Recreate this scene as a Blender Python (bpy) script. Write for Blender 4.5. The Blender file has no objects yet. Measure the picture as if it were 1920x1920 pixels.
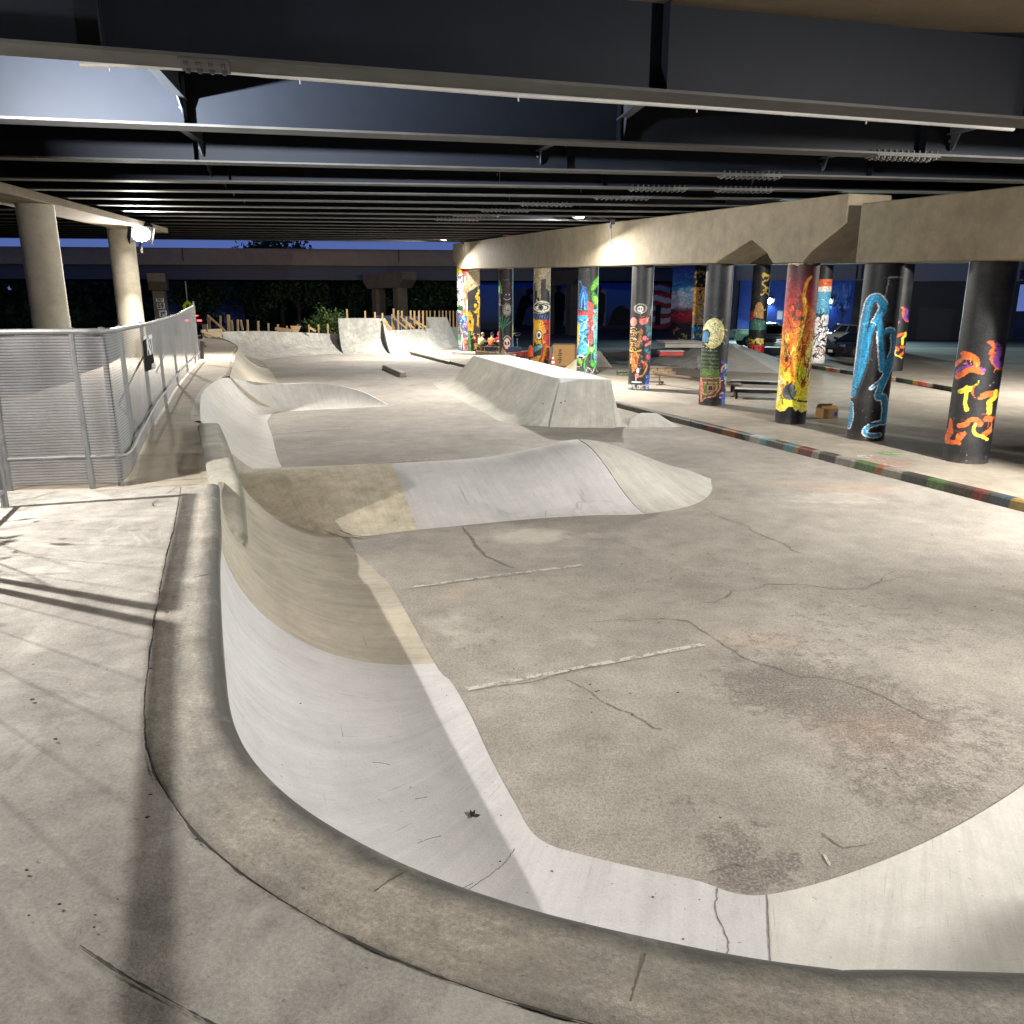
import bpy, bmesh, math, random
import numpy as np
from mathutils import Vector, Matrix, noise as mnoise
random.seed(7); np.random.seed(7)
R = math.radians
SC = bpy.context.scene
COL = SC.collection

# ------------------------------------------------------------------ camera
CF, CH = 1480.0, 3.1
PITCH = math.atan(385 / 1480.0)
cam = bpy.data.cameras.new('camera'); camo = bpy.data.objects.new('camera', cam); COL.objects.link(camo)
cam.sensor_fit = 'HORIZONTAL'; cam.sensor_width = 36; cam.lens = 36 * CF / 1920
cam.clip_start = 0.05; cam.clip_end = 2000
camo.location = (0, 0, CH); camo.rotation_euler = (math.pi / 2 - PITCH, 0, 0)
SC.camera = camo
SC.view_settings.view_transform = 'Standard'; SC.view_settings.look = 'None'
SC.view_settings.exposure = 0.0; SC.view_settings.gamma = 1.0
try:
    SC.cycles.use_denoising = True
    SC.cycles.max_bounces = 7; SC.cycles.diffuse_bounces = 4
    SC.cycles.sample_clamp_indirect = 6
except Exception: pass

# ------------------------------------------------------------------ world: dusk sky
W = bpy.data.worlds.new('World'); SC.world = W; W.use_nodes = True
wn = W.node_tree.nodes; wl = W.node_tree.links; wn.clear()
wo = wn.new('ShaderNodeOutputWorld'); bg = wn.new('ShaderNodeBackground')
wt = wn.new('ShaderNodeTexCoord'); ws = wn.new('ShaderNodeSeparateXYZ'); wr = wn.new('ShaderNodeValToRGB')
wl.new(wt.outputs['Generated'], ws.inputs[0]); wl.new(ws.outputs['Z'], wr.inputs[0])
e = wr.color_ramp.elements
e[0].position = 0.0; e[0].color = (0.10, 0.16, 0.42, 1)
e[1].position = 0.35; e[1].color = (0.02, 0.034, 0.10, 1)
k = wr.color_ramp.elements.new(0.10); k.color = (0.075, 0.12, 0.36, 1)
wl.new(wr.outputs[0], bg.inputs[0]); bg.inputs[1].default_value = 1.0
wl.new(bg.outputs[0], wo.inputs[0])

# ------------------------------------------------------------------ floodlights of the place and unseen added lamps (lamp objects; their housings come later)
def lamp(name, loc, aim, power, size, col=(1, 0.93, 0.82), spread=170):
    l = bpy.data.lights.new(name, 'AREA'); l.shape = 'DISK'; l.size = size; l.energy = power; l.color = col
    l.spread = R(spread)
    o = bpy.data.objects.new(name, l); COL.objects.link(o); o.location = loc
    d = Vector(aim) - Vector(loc); o.rotation_euler = d.to_track_quat('-Z', 'Y').to_euler()
    return o
FLOODS = [  # location, aim, power, lamp size, beam spread
    ((-6.72, 6.3, 4.80), (-0.6, 4.4, 0.9), 740, 0.07, 165),
    ((2.35, 30.55, 6.18), (0.0, 29.0, 0.0), 2300, 0.30, 180),
    ((-4.4, 52.8, 7.16), (-8.0, 50.4, 0.0), 3800, 0.30, 180),
    ((-13.0, 29.4, 5.42), (-8.2, 24.0, 0.0), 2100, 0.30, 180),
    ((10.2, 8.4, 4.9), (8.2, 16.5, 0.0), 1250, 0.36, 124),
    ((19.6, 23.0, 5.8), (12.0, 35.0, 0.0), 6200, 0.36, 165),  # added out of view to light plaza, fun box and vehicles
    ((12.0, 1.2, 4.75), (4.0, 6.0, 0.0), 1020, 0.4, 92),  # unseen fill lamp, added for the near floor and roller
]
for i, (lo, ai, pw, sz, sp_) in enumerate(FLOODS):
    lamp('flood_fill_beam', lo, ai, pw, sz, (1, 0.955, 0.885), sp_)
lamp('flood_fill_beam', (-6.6, 6.75, 4.86), (-4.4, 11.4, 5.7), 820, .13, (.93, .97, 1), 70)  # unseen second head, added to light the second girder's web
lamp('added_street_beam', (-29.1, 62.0, 7.6), (-14, 90, 8.2), 380, .4, (1, .74, .45), 120)  # unseen warm lamp, added to light the overpass parapet

# ------------------------------------------------------------------ helpers
def ray(px, py):
    x = (px - 960) / CF; y = -(py - 960) / CF
    cp, sp = math.cos(PITCH), math.sin(PITCH)
    return (x, cp + y * sp, -sp + y * cp)
def G(px, py, z=0.0):
    d = ray(px, py); t = (z - CH) / d[2]; return Vector((d[0] * t, d[1] * t, z))
def Yp(px, py, yy):
    d = ray(px, py); t = yy / d[1]; return Vector((d[0] * t, yy, CH + d[2] * t))
def V(*a): return Vector(a)

def tag(o, label=None, cat=None, group=None, kind=None):
    if label: o['label'] = label
    if cat: o['category'] = cat
    if group: o['group'] = group
    if kind: o['kind'] = kind
    return o
def thing(name, loc, label, cat, group=None, rz=0.0):
    o = bpy.data.objects.new(name, None); COL.objects.link(o); o.location = loc; o.rotation_euler = (0, 0, rz)
    o.empty_display_size = 0.2
    return tag(o, label, cat, group)
def copy_tree(o, parent=None):
    c = o.copy(); COL.objects.link(c); c.parent = parent
    for ch in o.children: copy_tree(ch, c)
    return c

class MB:
    """mesh builder: collects shapes, links ONE mesh object"""
    def __init__(s): s.v = []; s.f = []; s.uv = None; s.col = None
    def add(s, vs, fs):
        n = len(s.v); s.v += [tuple(v) for v in vs]; s.f += [tuple(i + n for i in f) for f in fs]; return s
    def box(s, c, d, rz=0.0, ax=None):
        c = Vector(c); h = [x / 2 for x in d]
        m = ax if ax is not None else Matrix.Rotation(rz, 3, 'Z')
        vs = [c + m @ Vector((sx * h[0], sy * h[1], sz * h[2])) for sz in (-1, 1) for sx, sy in ((-1, -1), (1, -1), (1, 1), (-1, 1))]
        return s.add(vs, [(3, 2, 1, 0), (4, 5, 6, 7), (0, 1, 5, 4), (1, 2, 6, 5), (2, 3, 7, 6), (3, 0, 4, 7)])
    def beam(s, p, q, w, h, up=(0, 0, 1)):
        p, q = Vector(p), Vector(q); d = (q - p).normalized(); u = Vector(up)
        sd = d.cross(u)
        if sd.length < 1e-4: sd = d.cross(Vector((1, 0, 0)))
        sd.normalize(); u = sd.cross(d)
        vs = [b + sd * (a * w / 2) + u * (c * h / 2) for b in (p, q) for a, c in ((-1, -1), (1, -1), (1, 1), (-1, 1))]
        return s.add(vs, [(0, 1, 2, 3), (7, 6, 5, 4), (0, 4, 5, 1), (1, 5, 6, 2), (2, 6, 7, 3), (3, 7, 4, 0)])
    def tube(s, pts, r, n=8, cap=True):
        pts = [Vector(p) for p in pts]; rs = r if isinstance(r, (list, tuple)) else [r] * len(pts)
        rings = []; prev = None
        for i, p in enumerate(pts):
            d = (pts[min(i + 1, len(pts) - 1)] - pts[max(i - 1, 0)]).normalized()
            if prev is None:
                a = d.cross(Vector((0, 0, 1)))
                if a.length < 1e-3: a = d.cross(Vector((1, 0, 0)))
            else: a = prev - d * prev.dot(d)
            a.normalize(); prev = a; b = d.cross(a)
            rings.append([p + (a * math.cos(2 * math.pi * j / n) + b * math.sin(2 * math.pi * j / n)) * rs[i] for j in range(n)])
        vs = [v for rg in rings for v in rg]; fs = []
        for i in range(len(pts) - 1):
            for j in range(n):
                k = (j + 1) % n; fs.append((i * n + j, i * n + k, (i + 1) * n + k, (i + 1) * n + j))
        if cap: fs.append(tuple(range(n - 1, -1, -1))); fs.append(tuple((len(pts) - 1) * n + j for j in range(n)))
        return s.add(vs, fs)
    def prism(s, poly, z0, z1):
        n = len(poly)
        vs = [(p[0], p[1], z0) for p in poly] + [(p[0], p[1], z1) for p in poly]
        return s.add(vs, [tuple(range(n - 1, -1, -1)), tuple(range(n, 2 * n))] + [(i, (i + 1) % n, n + (i + 1) % n, n + i) for i in range(n)])
    def slab(s, poly3, off):
        """extrude a planar 3d polygon by vector off"""
        n = len(poly3); off = Vector(off); P = [Vector(p) for p in poly3]
        return s.add(P + [p + off for p in P], [tuple(range(n - 1, -1, -1)), tuple(range(n, 2 * n))] + [(i, (i + 1) % n, n + (i + 1) % n, n + i) for i in range(n)])
    def lathe(s, prof, c=(0, 0, 0), n=24, ang=0):
        c = Vector(c); vs = []; fs = []
        for r, z in prof:
            for j in range(n):
                t = 2 * math.pi * j / n + ang; vs.append(c + Vector((r * math.cos(t), r * math.sin(t), z)))
        for i in range(len(prof) - 1):
            for j in range(n):
                k = (j + 1) % n; fs.append((i * n + j, i * n + k, (i + 1) * n + k, (i + 1) * n + j))
        fs.append(tuple(range(n - 1, -1, -1))); fs.append(tuple((len(prof) - 1) * n + j for j in range(n)))
        return s.add(vs, fs)
    def ball(s, c, r, n=10, m=7, jit=0.0):
        c = Vector(c); r = Vector(r) if hasattr(r, '__len__') else Vector((r, r, r)); vs = []; fs = []
        for i in range(m + 1):
            a = math.pi * i / m
            for j in range(n):
                b = 2 * math.pi * j / n; k = 1 + random.uniform(-jit, jit)
                vs.append(c + Vector((r.x * math.sin(a) * math.cos(b) * k, r.y * math.sin(a) * math.sin(b) * k, -r.z * math.cos(a) * k)))
        for i in range(m):
            for j in range(n):
                k = (j + 1) % n; fs.append((i * n + j, i * n + k, (i + 1) * n + k, (i + 1) * n + j))
        return s.add(vs, fs)
    def build(s, name, mat, parent=None, smooth=False, bevel=0.0, loc=None):
        me = bpy.data.meshes.new(name); me.from_pydata(s.v, [], s.f)
        if s.uv is not None:
            ul = me.uv_layers.new(name='UVMap'); idx = np.empty(len(me.loops), dtype=np.int32); me.loops.foreach_get('vertex_index', idx)
            ul.data.foreach_set('uv', np.asarray(s.uv, dtype=np.float32)[idx].ravel())
        if s.col is not None:
            ca = me.color_attributes.new('paint', 'FLOAT_COLOR', 'POINT')
            c4 = np.ones((len(s.v), 4), dtype=np.float32); cc = np.asarray(s.col, dtype=np.float32); c4[:len(cc), :3] = cc
            ca.data.foreach_set('color', c4.ravel())
        if mat: me.materials.append(mat)
        bm = bmesh.new(); bm.from_mesh(me); bmesh.ops.recalc_face_normals(bm, faces=bm.faces)
        bm.to_mesh(me); bm.free()
        if smooth:
            me.polygons.foreach_set('use_smooth', [True] * len(me.polygons))
            try: me.set_sharp_from_angle(angle=R(40))
            except Exception: pass
        o = bpy.data.objects.new(name, me); COL.objects.link(o)
        if loc is not None: o.location = loc
        if parent: o.parent = parent
        if bevel:
            md = o.modifiers.new('bevel', 'BEVEL'); md.width = bevel; md.segments = 2; md.limit_method = 'ANGLE'; md.angle_limit = R(40)
        return o

def cr(P, n):
    """Catmull-Rom through rows of P (k x d), index-parametrised, n samples"""
    P = np.asarray(P, float); k = len(P)
    T = np.empty_like(P); T[1:-1] = (P[2:] - P[:-2]) / 2; T[0] = P[1] - P[0]; T[-1] = P[-1] - P[-2]
    t = np.linspace(0, k - 1, n); i = np.minimum(t.astype(int), k - 2); f = (t - i)[:, None]
    f2, f3 = f * f, f ** 3
    return P[i] * (2 * f3 - 3 * f2 + 1) + T[i] * (f3 - 2 * f2 + f) + P[i + 1] * (-2 * f3 + 3 * f2) + T[i + 1] * (f3 - f2)
def grid_mesh(mb, g, uv=True):
    """g: nu x nv x 3 array -> faces (+uv in metres)"""
    nu, nv = g.shape[:2]; b = len(mb.v)
    mb.v += [tuple(p) for p in g.reshape(-1, 3)]
    mb.f += [(b + i * nv + j, b + i * nv + j + 1, b + (i + 1) * nv + j + 1, b + (i + 1) * nv + j) for i in range(nu - 1) for j in range(nv - 1)]
    if uv:
        du = np.zeros((nu, nv)); du[1:] = np.cumsum(np.linalg.norm(np.diff(g, axis=0), axis=2), axis=0)
        dv = np.zeros((nu, nv)); dv[:, 1:] = np.cumsum(np.linalg.norm(np.diff(g, axis=1), axis=2), axis=1)
        m = du[:, nv // 2:nv // 2 + 1] + np.zeros((1, nv))
        u = np.stack([m, dv], -1).reshape(-1, 2)
        mb.uv = u if mb.uv is None else np.concatenate([mb.uv, u])
    return b
def prof_z(s, p):
    """transition height over run: power curve, or (p<0) a circular arc that reaches the flat at 1/-p of the run"""
    s = np.asarray(s, float)
    return (1 - s) ** p if p > 0 else 1 - np.sqrt(np.maximum(0, 1 - (1 - np.minimum(1, s * -p)) ** 2))
def bank(tops, feet, nu, nv, p=1.75, i0=0.0, i1=None, down=0.0, wob=0.0, lip=0.0):
    """ramp surface from a top edge down to a foot line, with closed back and ends"""
    J = cr([list(a) + list(b) for a, b in zip(tops, feet)], 400); k = len(tops) - 1
    i1 = k if i1 is None else i1
    sel = np.linspace(i0 / k * 399, i1 / k * 399, nu); lo = np.minimum(sel.astype(int), 398); fr = (sel - lo)[:, None]
    J = J[lo] * (1 - fr) + J[lo + 1] * fr
    s = (np.linspace(0, 1, nv) ** (1.7 if p < 0 else 1.0))[None, :, None]
    T, Ft = J[:, None, :3], J[:, None, 3:]
    g = T * (1 - s) + Ft * s
    g[:, :, 2] = Ft[:, :, 2] + (T[:, :, 2] - Ft[:, :, 2]) * prof_z(s[:, :, 0], p)
    if wob:
        for a in range(nu):
            for b in range(1, nv - 1):
                g[a, b, 2] += wob * mnoise.noise(Vector((g[a, b, 0] * 0.9, g[a, b, 1] * 0.9, 3.1)))
    mb = MB(); grid_mesh(mb, g)
    def skirt(line):
        n = len(mb.v); m = len(line)
        mb.v += [tuple(q) for q in line] + [(q[0], q[1], min(q[2], -0.03 - down)) for q in line]
        mb.f += [(n + i, n + i + 1, n + m + i + 1, n + m + i) for i in range(m - 1)]
        u = np.array([[q[0] + q[1], q[2]] for q in line] + [[q[0] + q[1], -0.03] for q in line]); mb.uv = np.concatenate([mb.uv, u])
    if lip:   # flat shoulder that runs under the walkway edge
        d = g[:, 0] - g[:, -1]; d[:, 2] = 0; d /= np.linalg.norm(d, axis=1)[:, None]
        o = g[:, 0] + d * lip; o[:, 2] -= .03; n = len(mb.v); m = nu
        mb.v += [tuple(q) for q in g[:, 0]] + [tuple(q) for q in o]; mb.f += [(n + i, n + i + 1, n + m + i + 1, n + m + i) for i in range(m - 1)]
        mb.uv = np.concatenate([mb.uv, np.array([[q[0] + q[1], 0] for q in g[:, 0]] + [[q[0] + q[1], .1] for q in o])])
        skirt(o)
    else: skirt(g[:, 0])
    skirt(g[0]); skirt(g[-1])
    return mb
def hump(N, C, Fa, i0, i1, nu=40, nv=26):
    J = cr([list(a) + list(b) + list(c) for a, b, c in zip(N, C, Fa)], 400); k = len(N) - 1
    sel = np.linspace(i0 / k * 399, i1 / k * 399, nu); lo = np.minimum(sel.astype(int), 398); fr = (sel - lo)[:, None]
    J = J[lo] * (1 - fr) + J[lo + 1] * fr
    v = np.linspace(0, 1, nv); g = np.zeros((nu, nv, 3))
    for b, t in enumerate(v):
        if t <= 0.5: q = t / 0.5; xy = J[:, 0:2] * (1 - q) + J[:, 3:5] * q
        else: q = (1 - t) / 0.5; xy = J[:, 6:8] * (1 - q) + J[:, 3:5] * q
        g[:, b, :2] = xy; g[:, b, 2] = np.maximum(J[:, 5], 0) * math.sin(math.pi / 2 * q ** 1.05) ** 1.7 - 0.008 * (1 - q)
    mb = MB(); grid_mesh(mb, g)
    return mb, g
# ------------------------------------------------------------------ materials
class NT:
    def __init__(s, name):
        s.m = bpy.data.materials.new(name); s.m.use_nodes = True; s.t = s.m.node_tree
        s.b = s.t.nodes['Principled BSDF']
    def n(s, ty, **kw):
        nd = s.t.nodes.new(ty)
        for k, v in kw.items():
            if k.startswith('_'): setattr(nd, k[1:], v)
            else:
                k2 = int(k[1:]) if k[0] == 'i' and k[1:].isdigit() else k.replace('__', ' ')
                if isinstance(v, bpy.types.NodeSocket): s.t.links.new(v, nd.inputs[k2])
                else: nd.inputs[k2].default_value = v
        return nd
    def noise(s, vec, scale, detail=6, rough=0.6, dist=0.0):
        return s.n('ShaderNodeTexNoise', Vector=vec, Scale=scale, Detail=detail, Roughness=rough, Distortion=dist).outputs[0]
    def ramp(s, fac, stops):
        nd = s.n('ShaderNodeValToRGB', i0=fac); el = nd.color_ramp.elements
        for i, (p, c) in enumerate(stops):
            c = (c, c, c, 1) if not hasattr(c, '__len__') else (*c[:3], 1)
            q = el[i] if i < 2 else el.new(p)
            q.position = p; q.color = c
        return nd.outputs[0]
    def mix(s, a, b, fac, mode='MIX'):
        nd = s.t.nodes.new('ShaderNodeMix'); nd.data_type = 'RGBA'; nd.blend_type = mode
        for k, v in ((0, fac), (6, a), (7, b)):
            if isinstance(v, bpy.types.NodeSocket): s.t.links.new(v, nd.inputs[k])
            elif k == 0: nd.inputs[0].default_value = v
            else: nd.inputs[k].default_value = (*v[:3], 1) if hasattr(v, '__len__') else (v, v, v, 1)
        return nd.outputs[2]
    def math(s, op, a, b=0.5, c=None):
        nd = s.t.nodes.new('ShaderNodeMath'); nd.operation = op
        for i, v in enumerate((a, b) if c is None else (a, b, c)):
            if isinstance(v, bpy.types.NodeSocket): s.t.links.new(v, nd.inputs[i])
            else: nd.inputs[i].default_value = v
        return nd.outputs[0]
    def coord(s, kind='Object', scale=(1, 1, 1), rot=(0, 0, 0)):
        tc = s.n('ShaderNodeTexCoord')
        mp = s.n('ShaderNodeMapping', Vector=tc.outputs[kind]); mp.inputs['Scale'].default_value = scale; mp.inputs['Rotation'].default_value = rot
        return mp.outputs[0]
    def bump(s, h, strength=0.3, dist=0.02):
        b = s.n('ShaderNodeBump', Height=h, Strength=strength, Distance=dist); s.t.links.new(b.outputs[0], s.b.inputs['Normal'])
    def out(s, col=None, rough=0.8, metal=0.0, spec=0.5):
        if col is not None:
            if isinstance(col, bpy.types.NodeSocket): s.t.links.new(col, s.b.inputs['Base Color'])
            else: s.b.inputs['Base Color'].default_value = (*col[:3], 1)
        if isinstance(rough, bpy.types.NodeSocket): s.t.links.new(rough, s.b.inputs['Roughness'])
        else: s.b.inputs['Roughness'].default_value = rough
        s.b.inputs['Metallic'].default_value = metal; s.b.inputs['Specular IOR Level'].default_value = spec
        return s.m
def concrete(name, base, var=0.3, mid=0.22, speck=0.14, sc=1.0, streak=0.0, scratch=0.0, edge=None, along=0.0, rough=0.85, blot=None, bump=0.25, warm=None):
    n = NT(name); c = n.coord()
    a = n.noise(c, 0.55 * sc, 7, 0.62, 0.4); b = n.noise(c, 3.7 * sc, 8, 0.7); d = n.noise(c, 70 * sc, 4, 0.6)
    col = n.mix(base, n.ramp(a, [(0.28, 1 - var), (0.72, 1 + var * 0.55)]), 1.0, 'MULTIPLY')
    col = n.mix(col, n.ramp(b, [(0.3, 1 - mid), (0.7, 1 + mid * 0.6)]), 1.0, 'MULTIPLY')
    col = n.mix(col, n.ramp(d, [(0.3, 1 - speck), (0.7, 1 + speck * 0.6)]), 1.0, 'MULTIPLY')
    hf = n.noise(c, 230 * sc, 2, 0.5); col = n.mix(col, n.ramp(hf, [(0.3, 1 - speck * .8), (0.7, 1 + speck * .4)]), 1.0, 'MULTIPLY')
    # tiny pits
    p = n.noise(c, 26 * sc, 2, 0.5); col = n.mix(col, n.ramp(p, [(0.245, 0.5), (0.275, 1.0)]), 0.8, 'MULTIPLY')
    if warm:
        w = n.noise(c, 0.9 * sc, 4, 0.6); w = n.ramp(w, [(0.45, 0.0), (0.65, 1.0)]); col = n.mix(col, n.mix(col, warm, 1.0, 'MULTIPLY'), w)
    if streak:   # rain and trowel streaks, down the surface
        u = n.coord('UV', (5.0, 0.35, 1)); s1 = n.noise(u, 1.6, 6, 0.7, 0.5)
        col = n.mix(col, n.ramp(s1, [(0.35, 1 - streak), (0.62, 1.05)]), 1.0, 'MULTIPLY')
    if scratch:  # fine wheel and truck scratches
        u = n.coord('UV', (22.0, 0.9, 1), (0, 0, 0.35)); s2 = n.noise(u, 2.2, 3, 0.6, 0.3)
        u3 = n.coord('UV', (1.0, 19.0, 1), (0, 0, 0.2)); s3 = n.noise(u3, 2.0, 3, 0.6, 0.3)
        col = n.mix(col, n.ramp(s2, [(0.27, 1 - scratch), (0.36, 1.0)]), 1.0, 'MULTIPLY')
        col = n.mix(col, n.ramp(s3, [(0.25, 1 - scratch * 0.8), (0.33, 1.0)]), 1.0, 'MULTIPLY')
    if along:    # streaks worn along the length
        u4 = n.coord('UV', (1.3, 9.0, 1)); s4 = n.noise(u4, 1.4, 6, 0.75, 0.3)
        col = n.mix(col, n.ramp(s4, [(0.34, 1 - along), (0.6, 1.08)]), 1.0, 'MULTIPLY')
    if edge:     # grime along the worn edge: (v position, width, colour)
        tc = n.n('ShaderNodeTexCoord'); sx = n.n('ShaderNodeSeparateXYZ', i0=tc.outputs['UV'])
        un = n.noise(n.coord('UV', (1.2, 3.0, 1)), 1.5, 6, 0.7)
        v = n.math('ADD', sx.outputs[1], n.math('MULTIPLY', n.math('SUBTRACT', un, 0.5), edge[1] * 1.2))
        m = n.math('DIVIDE', n.math('ABSOLUTE', n.math('SUBTRACT', v, edge[0])), edge[1])
        fac = n.ramp(m, [(0.25, 1.0), (1.0, 0.0)]); col = n.mix(col, edge[2], n.math('MULTIPLY', fac, 0.95))
    if blot:
        z = n.noise(c, 1.3 * sc, 6, 0.75, 0.8); zz = n.ramp(z, [(0.52, 0.0), (0.70, 1.0)]); col = n.mix(col, blot, n.math('MULTIPLY', zz, 0.7))
    h = n.math('ADD', n.math('MULTIPLY', b, 0.6), n.math('MULTIPLY', d, 0.4)); n.bump(h, bump, 0.015)
    return n.out(col, rough, spec=0.3)
def plain(name, col, rough=0.6, metal=0.0, var=0.12, sc=6.0, bump=0.0, spec=0.4):
    n = NT(name); c = n.coord(); a = n.noise(c, sc, 5, 0.65)
    cc = n.mix(col, n.ramp(a, [(0.3, 1 - var), (0.7, 1 + var * 0.6)]), 1.0, 'MULTIPLY')
    if bump: n.bump(n.noise(c, sc * 6, 4), bump, 0.01)
    return n.out(cc, rough, metal, spec)
def glow(name, col, strength):
    n = NT(name); n.b.inputs['Emission Color'].default_value = (*col, 1); n.b.inputs['Emission Strength'].default_value = strength
    return n.out((0.8, 0.8, 0.8), 0.4)
def painted(name, rough=0.55, wear=0.12, sc=9.0, spec=0.4):
    """paint stored with the mesh, worn and dusted by noise"""
    n = NT(name); at = n.n('ShaderNodeVertexColor', _layer_name='paint'); c = n.coord()
    a = n.noise(c, sc, 6, 0.7); b = n.noise(c, 1.1, 5, 0.6)
    col = n.mix(at.outputs[0], n.ramp(a, [(0.3, 1 - wear), (0.7, 1 + wear)]), 1.0, 'MULTIPLY')
    col = n.mix(col, (0.25, 0.235, 0.21), n.ramp(b, [(0.5, 0.0), (0.85, 0.16)]))
    n.bump(n.noise(c, 60, 3), 0.12, 0.006)
    return n.out(col, rough, spec=spec)

M = {}
M['white'] = concrete('pale_concrete', (0.455, 0.448, 0.452), 0.12, 0.10, 0.08, scratch=0.34, streak=0.08, rough=0.7)
M['white2'] = concrete('new_concrete', (0.50, 0.485, 0.455), 0.14, 0.12, 0.08, scratch=0.30, streak=0.10, rough=0.75)
M['tan'] = concrete('tan_concrete', (0.385, 0.347, 0.28), 0.22, 0.16, 0.10, scratch=0.35, streak=0.16, rough=0.8, blot=(0.42, 0.38, 0.28))
M['tanhump'] = concrete('sandy_concrete', (0.52, 0.47, 0.365), 0.2, 0.3, 0.2, scratch=0.3, streak=0.1, rough=0.85)
M['beige'] = concrete('grey_beige_concrete', (0.42, 0.41, 0.372), 0.18, 0.14, 0.10, scratch=0.25, streak=0.16)
M['grey'] = concrete('grey_ramp_concrete', (0.345, 0.33, 0.285), 0.22, 0.20, 0.12, scratch=0.34, streak=0.13)
M['rough'] = concrete('rough_wall_concrete', (0.45, 0.44, 0.395), 0.3, 0.32, 0.18, streak=0.18, scratch=0.2, blot=(0.24, 0.24, 0.215))
M['dark_c'] = concrete('dark_concrete', (0.21, 0.19, 0.155), 0.25, 0.2, 0.1, streak=0.3)  # darker than the other ramp concrete, strongly streaked
M['coping'] = concrete('coping_concrete', (0.345, 0.322, 0.285), 0.36, 0.36, 0.28, edge=(0.20, 0.12, (0.05, 0.048, 0.043)), warm=(1.03, 1.0, 0.95), rough=0.8, blot=(0.20, 0.185, 0.155), along=0.18, bump=0.5)
M['lip'] = concrete('lip_concrete', (0.40, 0.385, 0.33), 0.2, 0.25, 0.16, edge=(0.33, 0.10, (0.15, 0.15, 0.12)))
M['slab'] = concrete('slab_concrete', (0.335, 0.317, 0.29), 0.34, 0.38, 0.22, blot=(0.47, 0.455, 0.425), bump=0.35)
M['walk'] = concrete('walkway_concrete', (0.50, 0.445, 0.36), 0.2, 0.16, 0.10)
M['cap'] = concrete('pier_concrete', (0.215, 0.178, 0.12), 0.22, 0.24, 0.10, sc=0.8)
M['pillar'] = concrete('pillar_concrete', (0.44, 0.40, 0.32), 0.18, 0.2, 0.1, sc=.8)
M['plaza'] = concrete('plaza_concrete', (0.30, 0.265, 0.215), 0.3, 0.22, 0.12, blot=(0.22, 0.20, 0.17))
M['dark'] = plain('crack_dirt', (0.045, 0.04, 0.034), 0.95)
M['crack'] = plain('crack_grey', (0.13, 0.115, 0.095), 0.95)
M['skid'] = plain('skid_grey', (0.33, 0.32, 0.31), 0.9)
M['seal'] = plain('crack_sealer', (0.11, 0.10, 0.09), 0.8)
M['steel'] = plain('shaded_girder_paint', (0.0065, 0.0088, 0.0145), 0.55, 0.0, 0.15, 2.0, spec=0.15)  # shade of the unlit webs put into the colour
M['flange'] = plain('lit_flange_paint', (0.045, 0.043, 0.041), 0.6, 0.0, 0.35, 1.5)  # lighter tone paints in the light the undersides catch
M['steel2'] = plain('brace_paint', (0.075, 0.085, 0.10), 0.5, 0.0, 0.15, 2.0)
M['bolt'] = plain('bolt_steel', (0.16, 0.16, 0.16), 0.5, 0.4)
M['galv'] = plain('galvanised_steel', (0.19, 0.195, 0.20), 0.55, 0.5, var=.25)
M['conduit'] = plain('conduit_grey', (0.42, 0.41, 0.39), 0.45)
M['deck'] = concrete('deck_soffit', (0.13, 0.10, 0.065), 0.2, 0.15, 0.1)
M['wood'] = plain('stake_pine', (0.50, 0.34, 0.16), 0.75, var=0.3, sc=12)
M['wood2'] = plain('weathered_board', (0.27, 0.20, 0.12), 0.8, var=0.35, sc=9)
M['ply'] = plain('plywood', (0.48, 0.33, 0.17), 0.7, var=0.25, sc=5)
M['asphalt'] = plain('asphalt', (0.045, 0.045, 0.047), 0.9, var=0.35, sc=3, bump=0.2)
M['earth'] = plain('grass_earth', (0.020, 0.028, 0.016), 0.95, var=0.5, sc=2, bump=0.3)
M['banner'] = plain('banner_cloth', (0.008, 0.008, 0.009), 0.95, spec=0.05)
M['black'] = plain('black_paint', (0.012, 0.012, 0.013), 0.45)
M['blackm'] = plain('black_metal', (0.02, 0.02, 0.022), 0.4, 0.3)
M['paint'] = painted('mural_paint')
M['paint_c'] = painted('kerb_paint', wear=0.35, sc=20)
M['rubber'] = plain('tyre_rubber', (0.015, 0.015, 0.016), 0.8)
M['glass'] = plain('dark_glass', (0.012, 0.016, 0.022), 0.08, var=0.02, spec=0.8)
M['rim'] = plain('alloy', (0.35, 0.36, 0.36), 0.3, 0.8)
M['lens'] = glow('flood_lens', (1.0, 0.96, 0.88), 160)
M['bluelens'] = glow('wall_lamp_lens', (0.7, 0.9, 1.0), 160)
M['redlens'] = glow('tail_lamp_lens', (1.0, 0.05, 0.04), 6)
M['white_p'] = plain('white_paint', (0.72, 0.72, 0.70), 0.6)
M['orange'] = plain('orange_plastic', (0.75, 0.10, 0.02), 0.5)
M['rail'] = plain('brown_steel', (0.13, 0.095, 0.07), 0.45, 0.4)
def worn_paint(name, colr, thr):
    n = NT(name); c = n.coord(); a = n.noise(c, 11, 7, 0.75)
    f = n.ramp(a, [(thr, 0.0), (thr + 0.06, 1.0)])
    tr = n.t.nodes.new('ShaderNodeBsdfTransparent'); mx = n.t.nodes.new('ShaderNodeMixShader')
    o = n.t.nodes['Material Output']; n.t.links.new(f, mx.inputs[0]); n.t.links.new(tr.outputs[0], mx.inputs[1]); n.t.links.new(n.b.outputs[0], mx.inputs[2]); n.t.links.new(mx.outputs[0], o.inputs[0])
    return n.out(colr, 0.85)
M['line'] = worn_paint('worn_line_paint', (0.40, 0.38, 0.34), 0.43)
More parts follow.
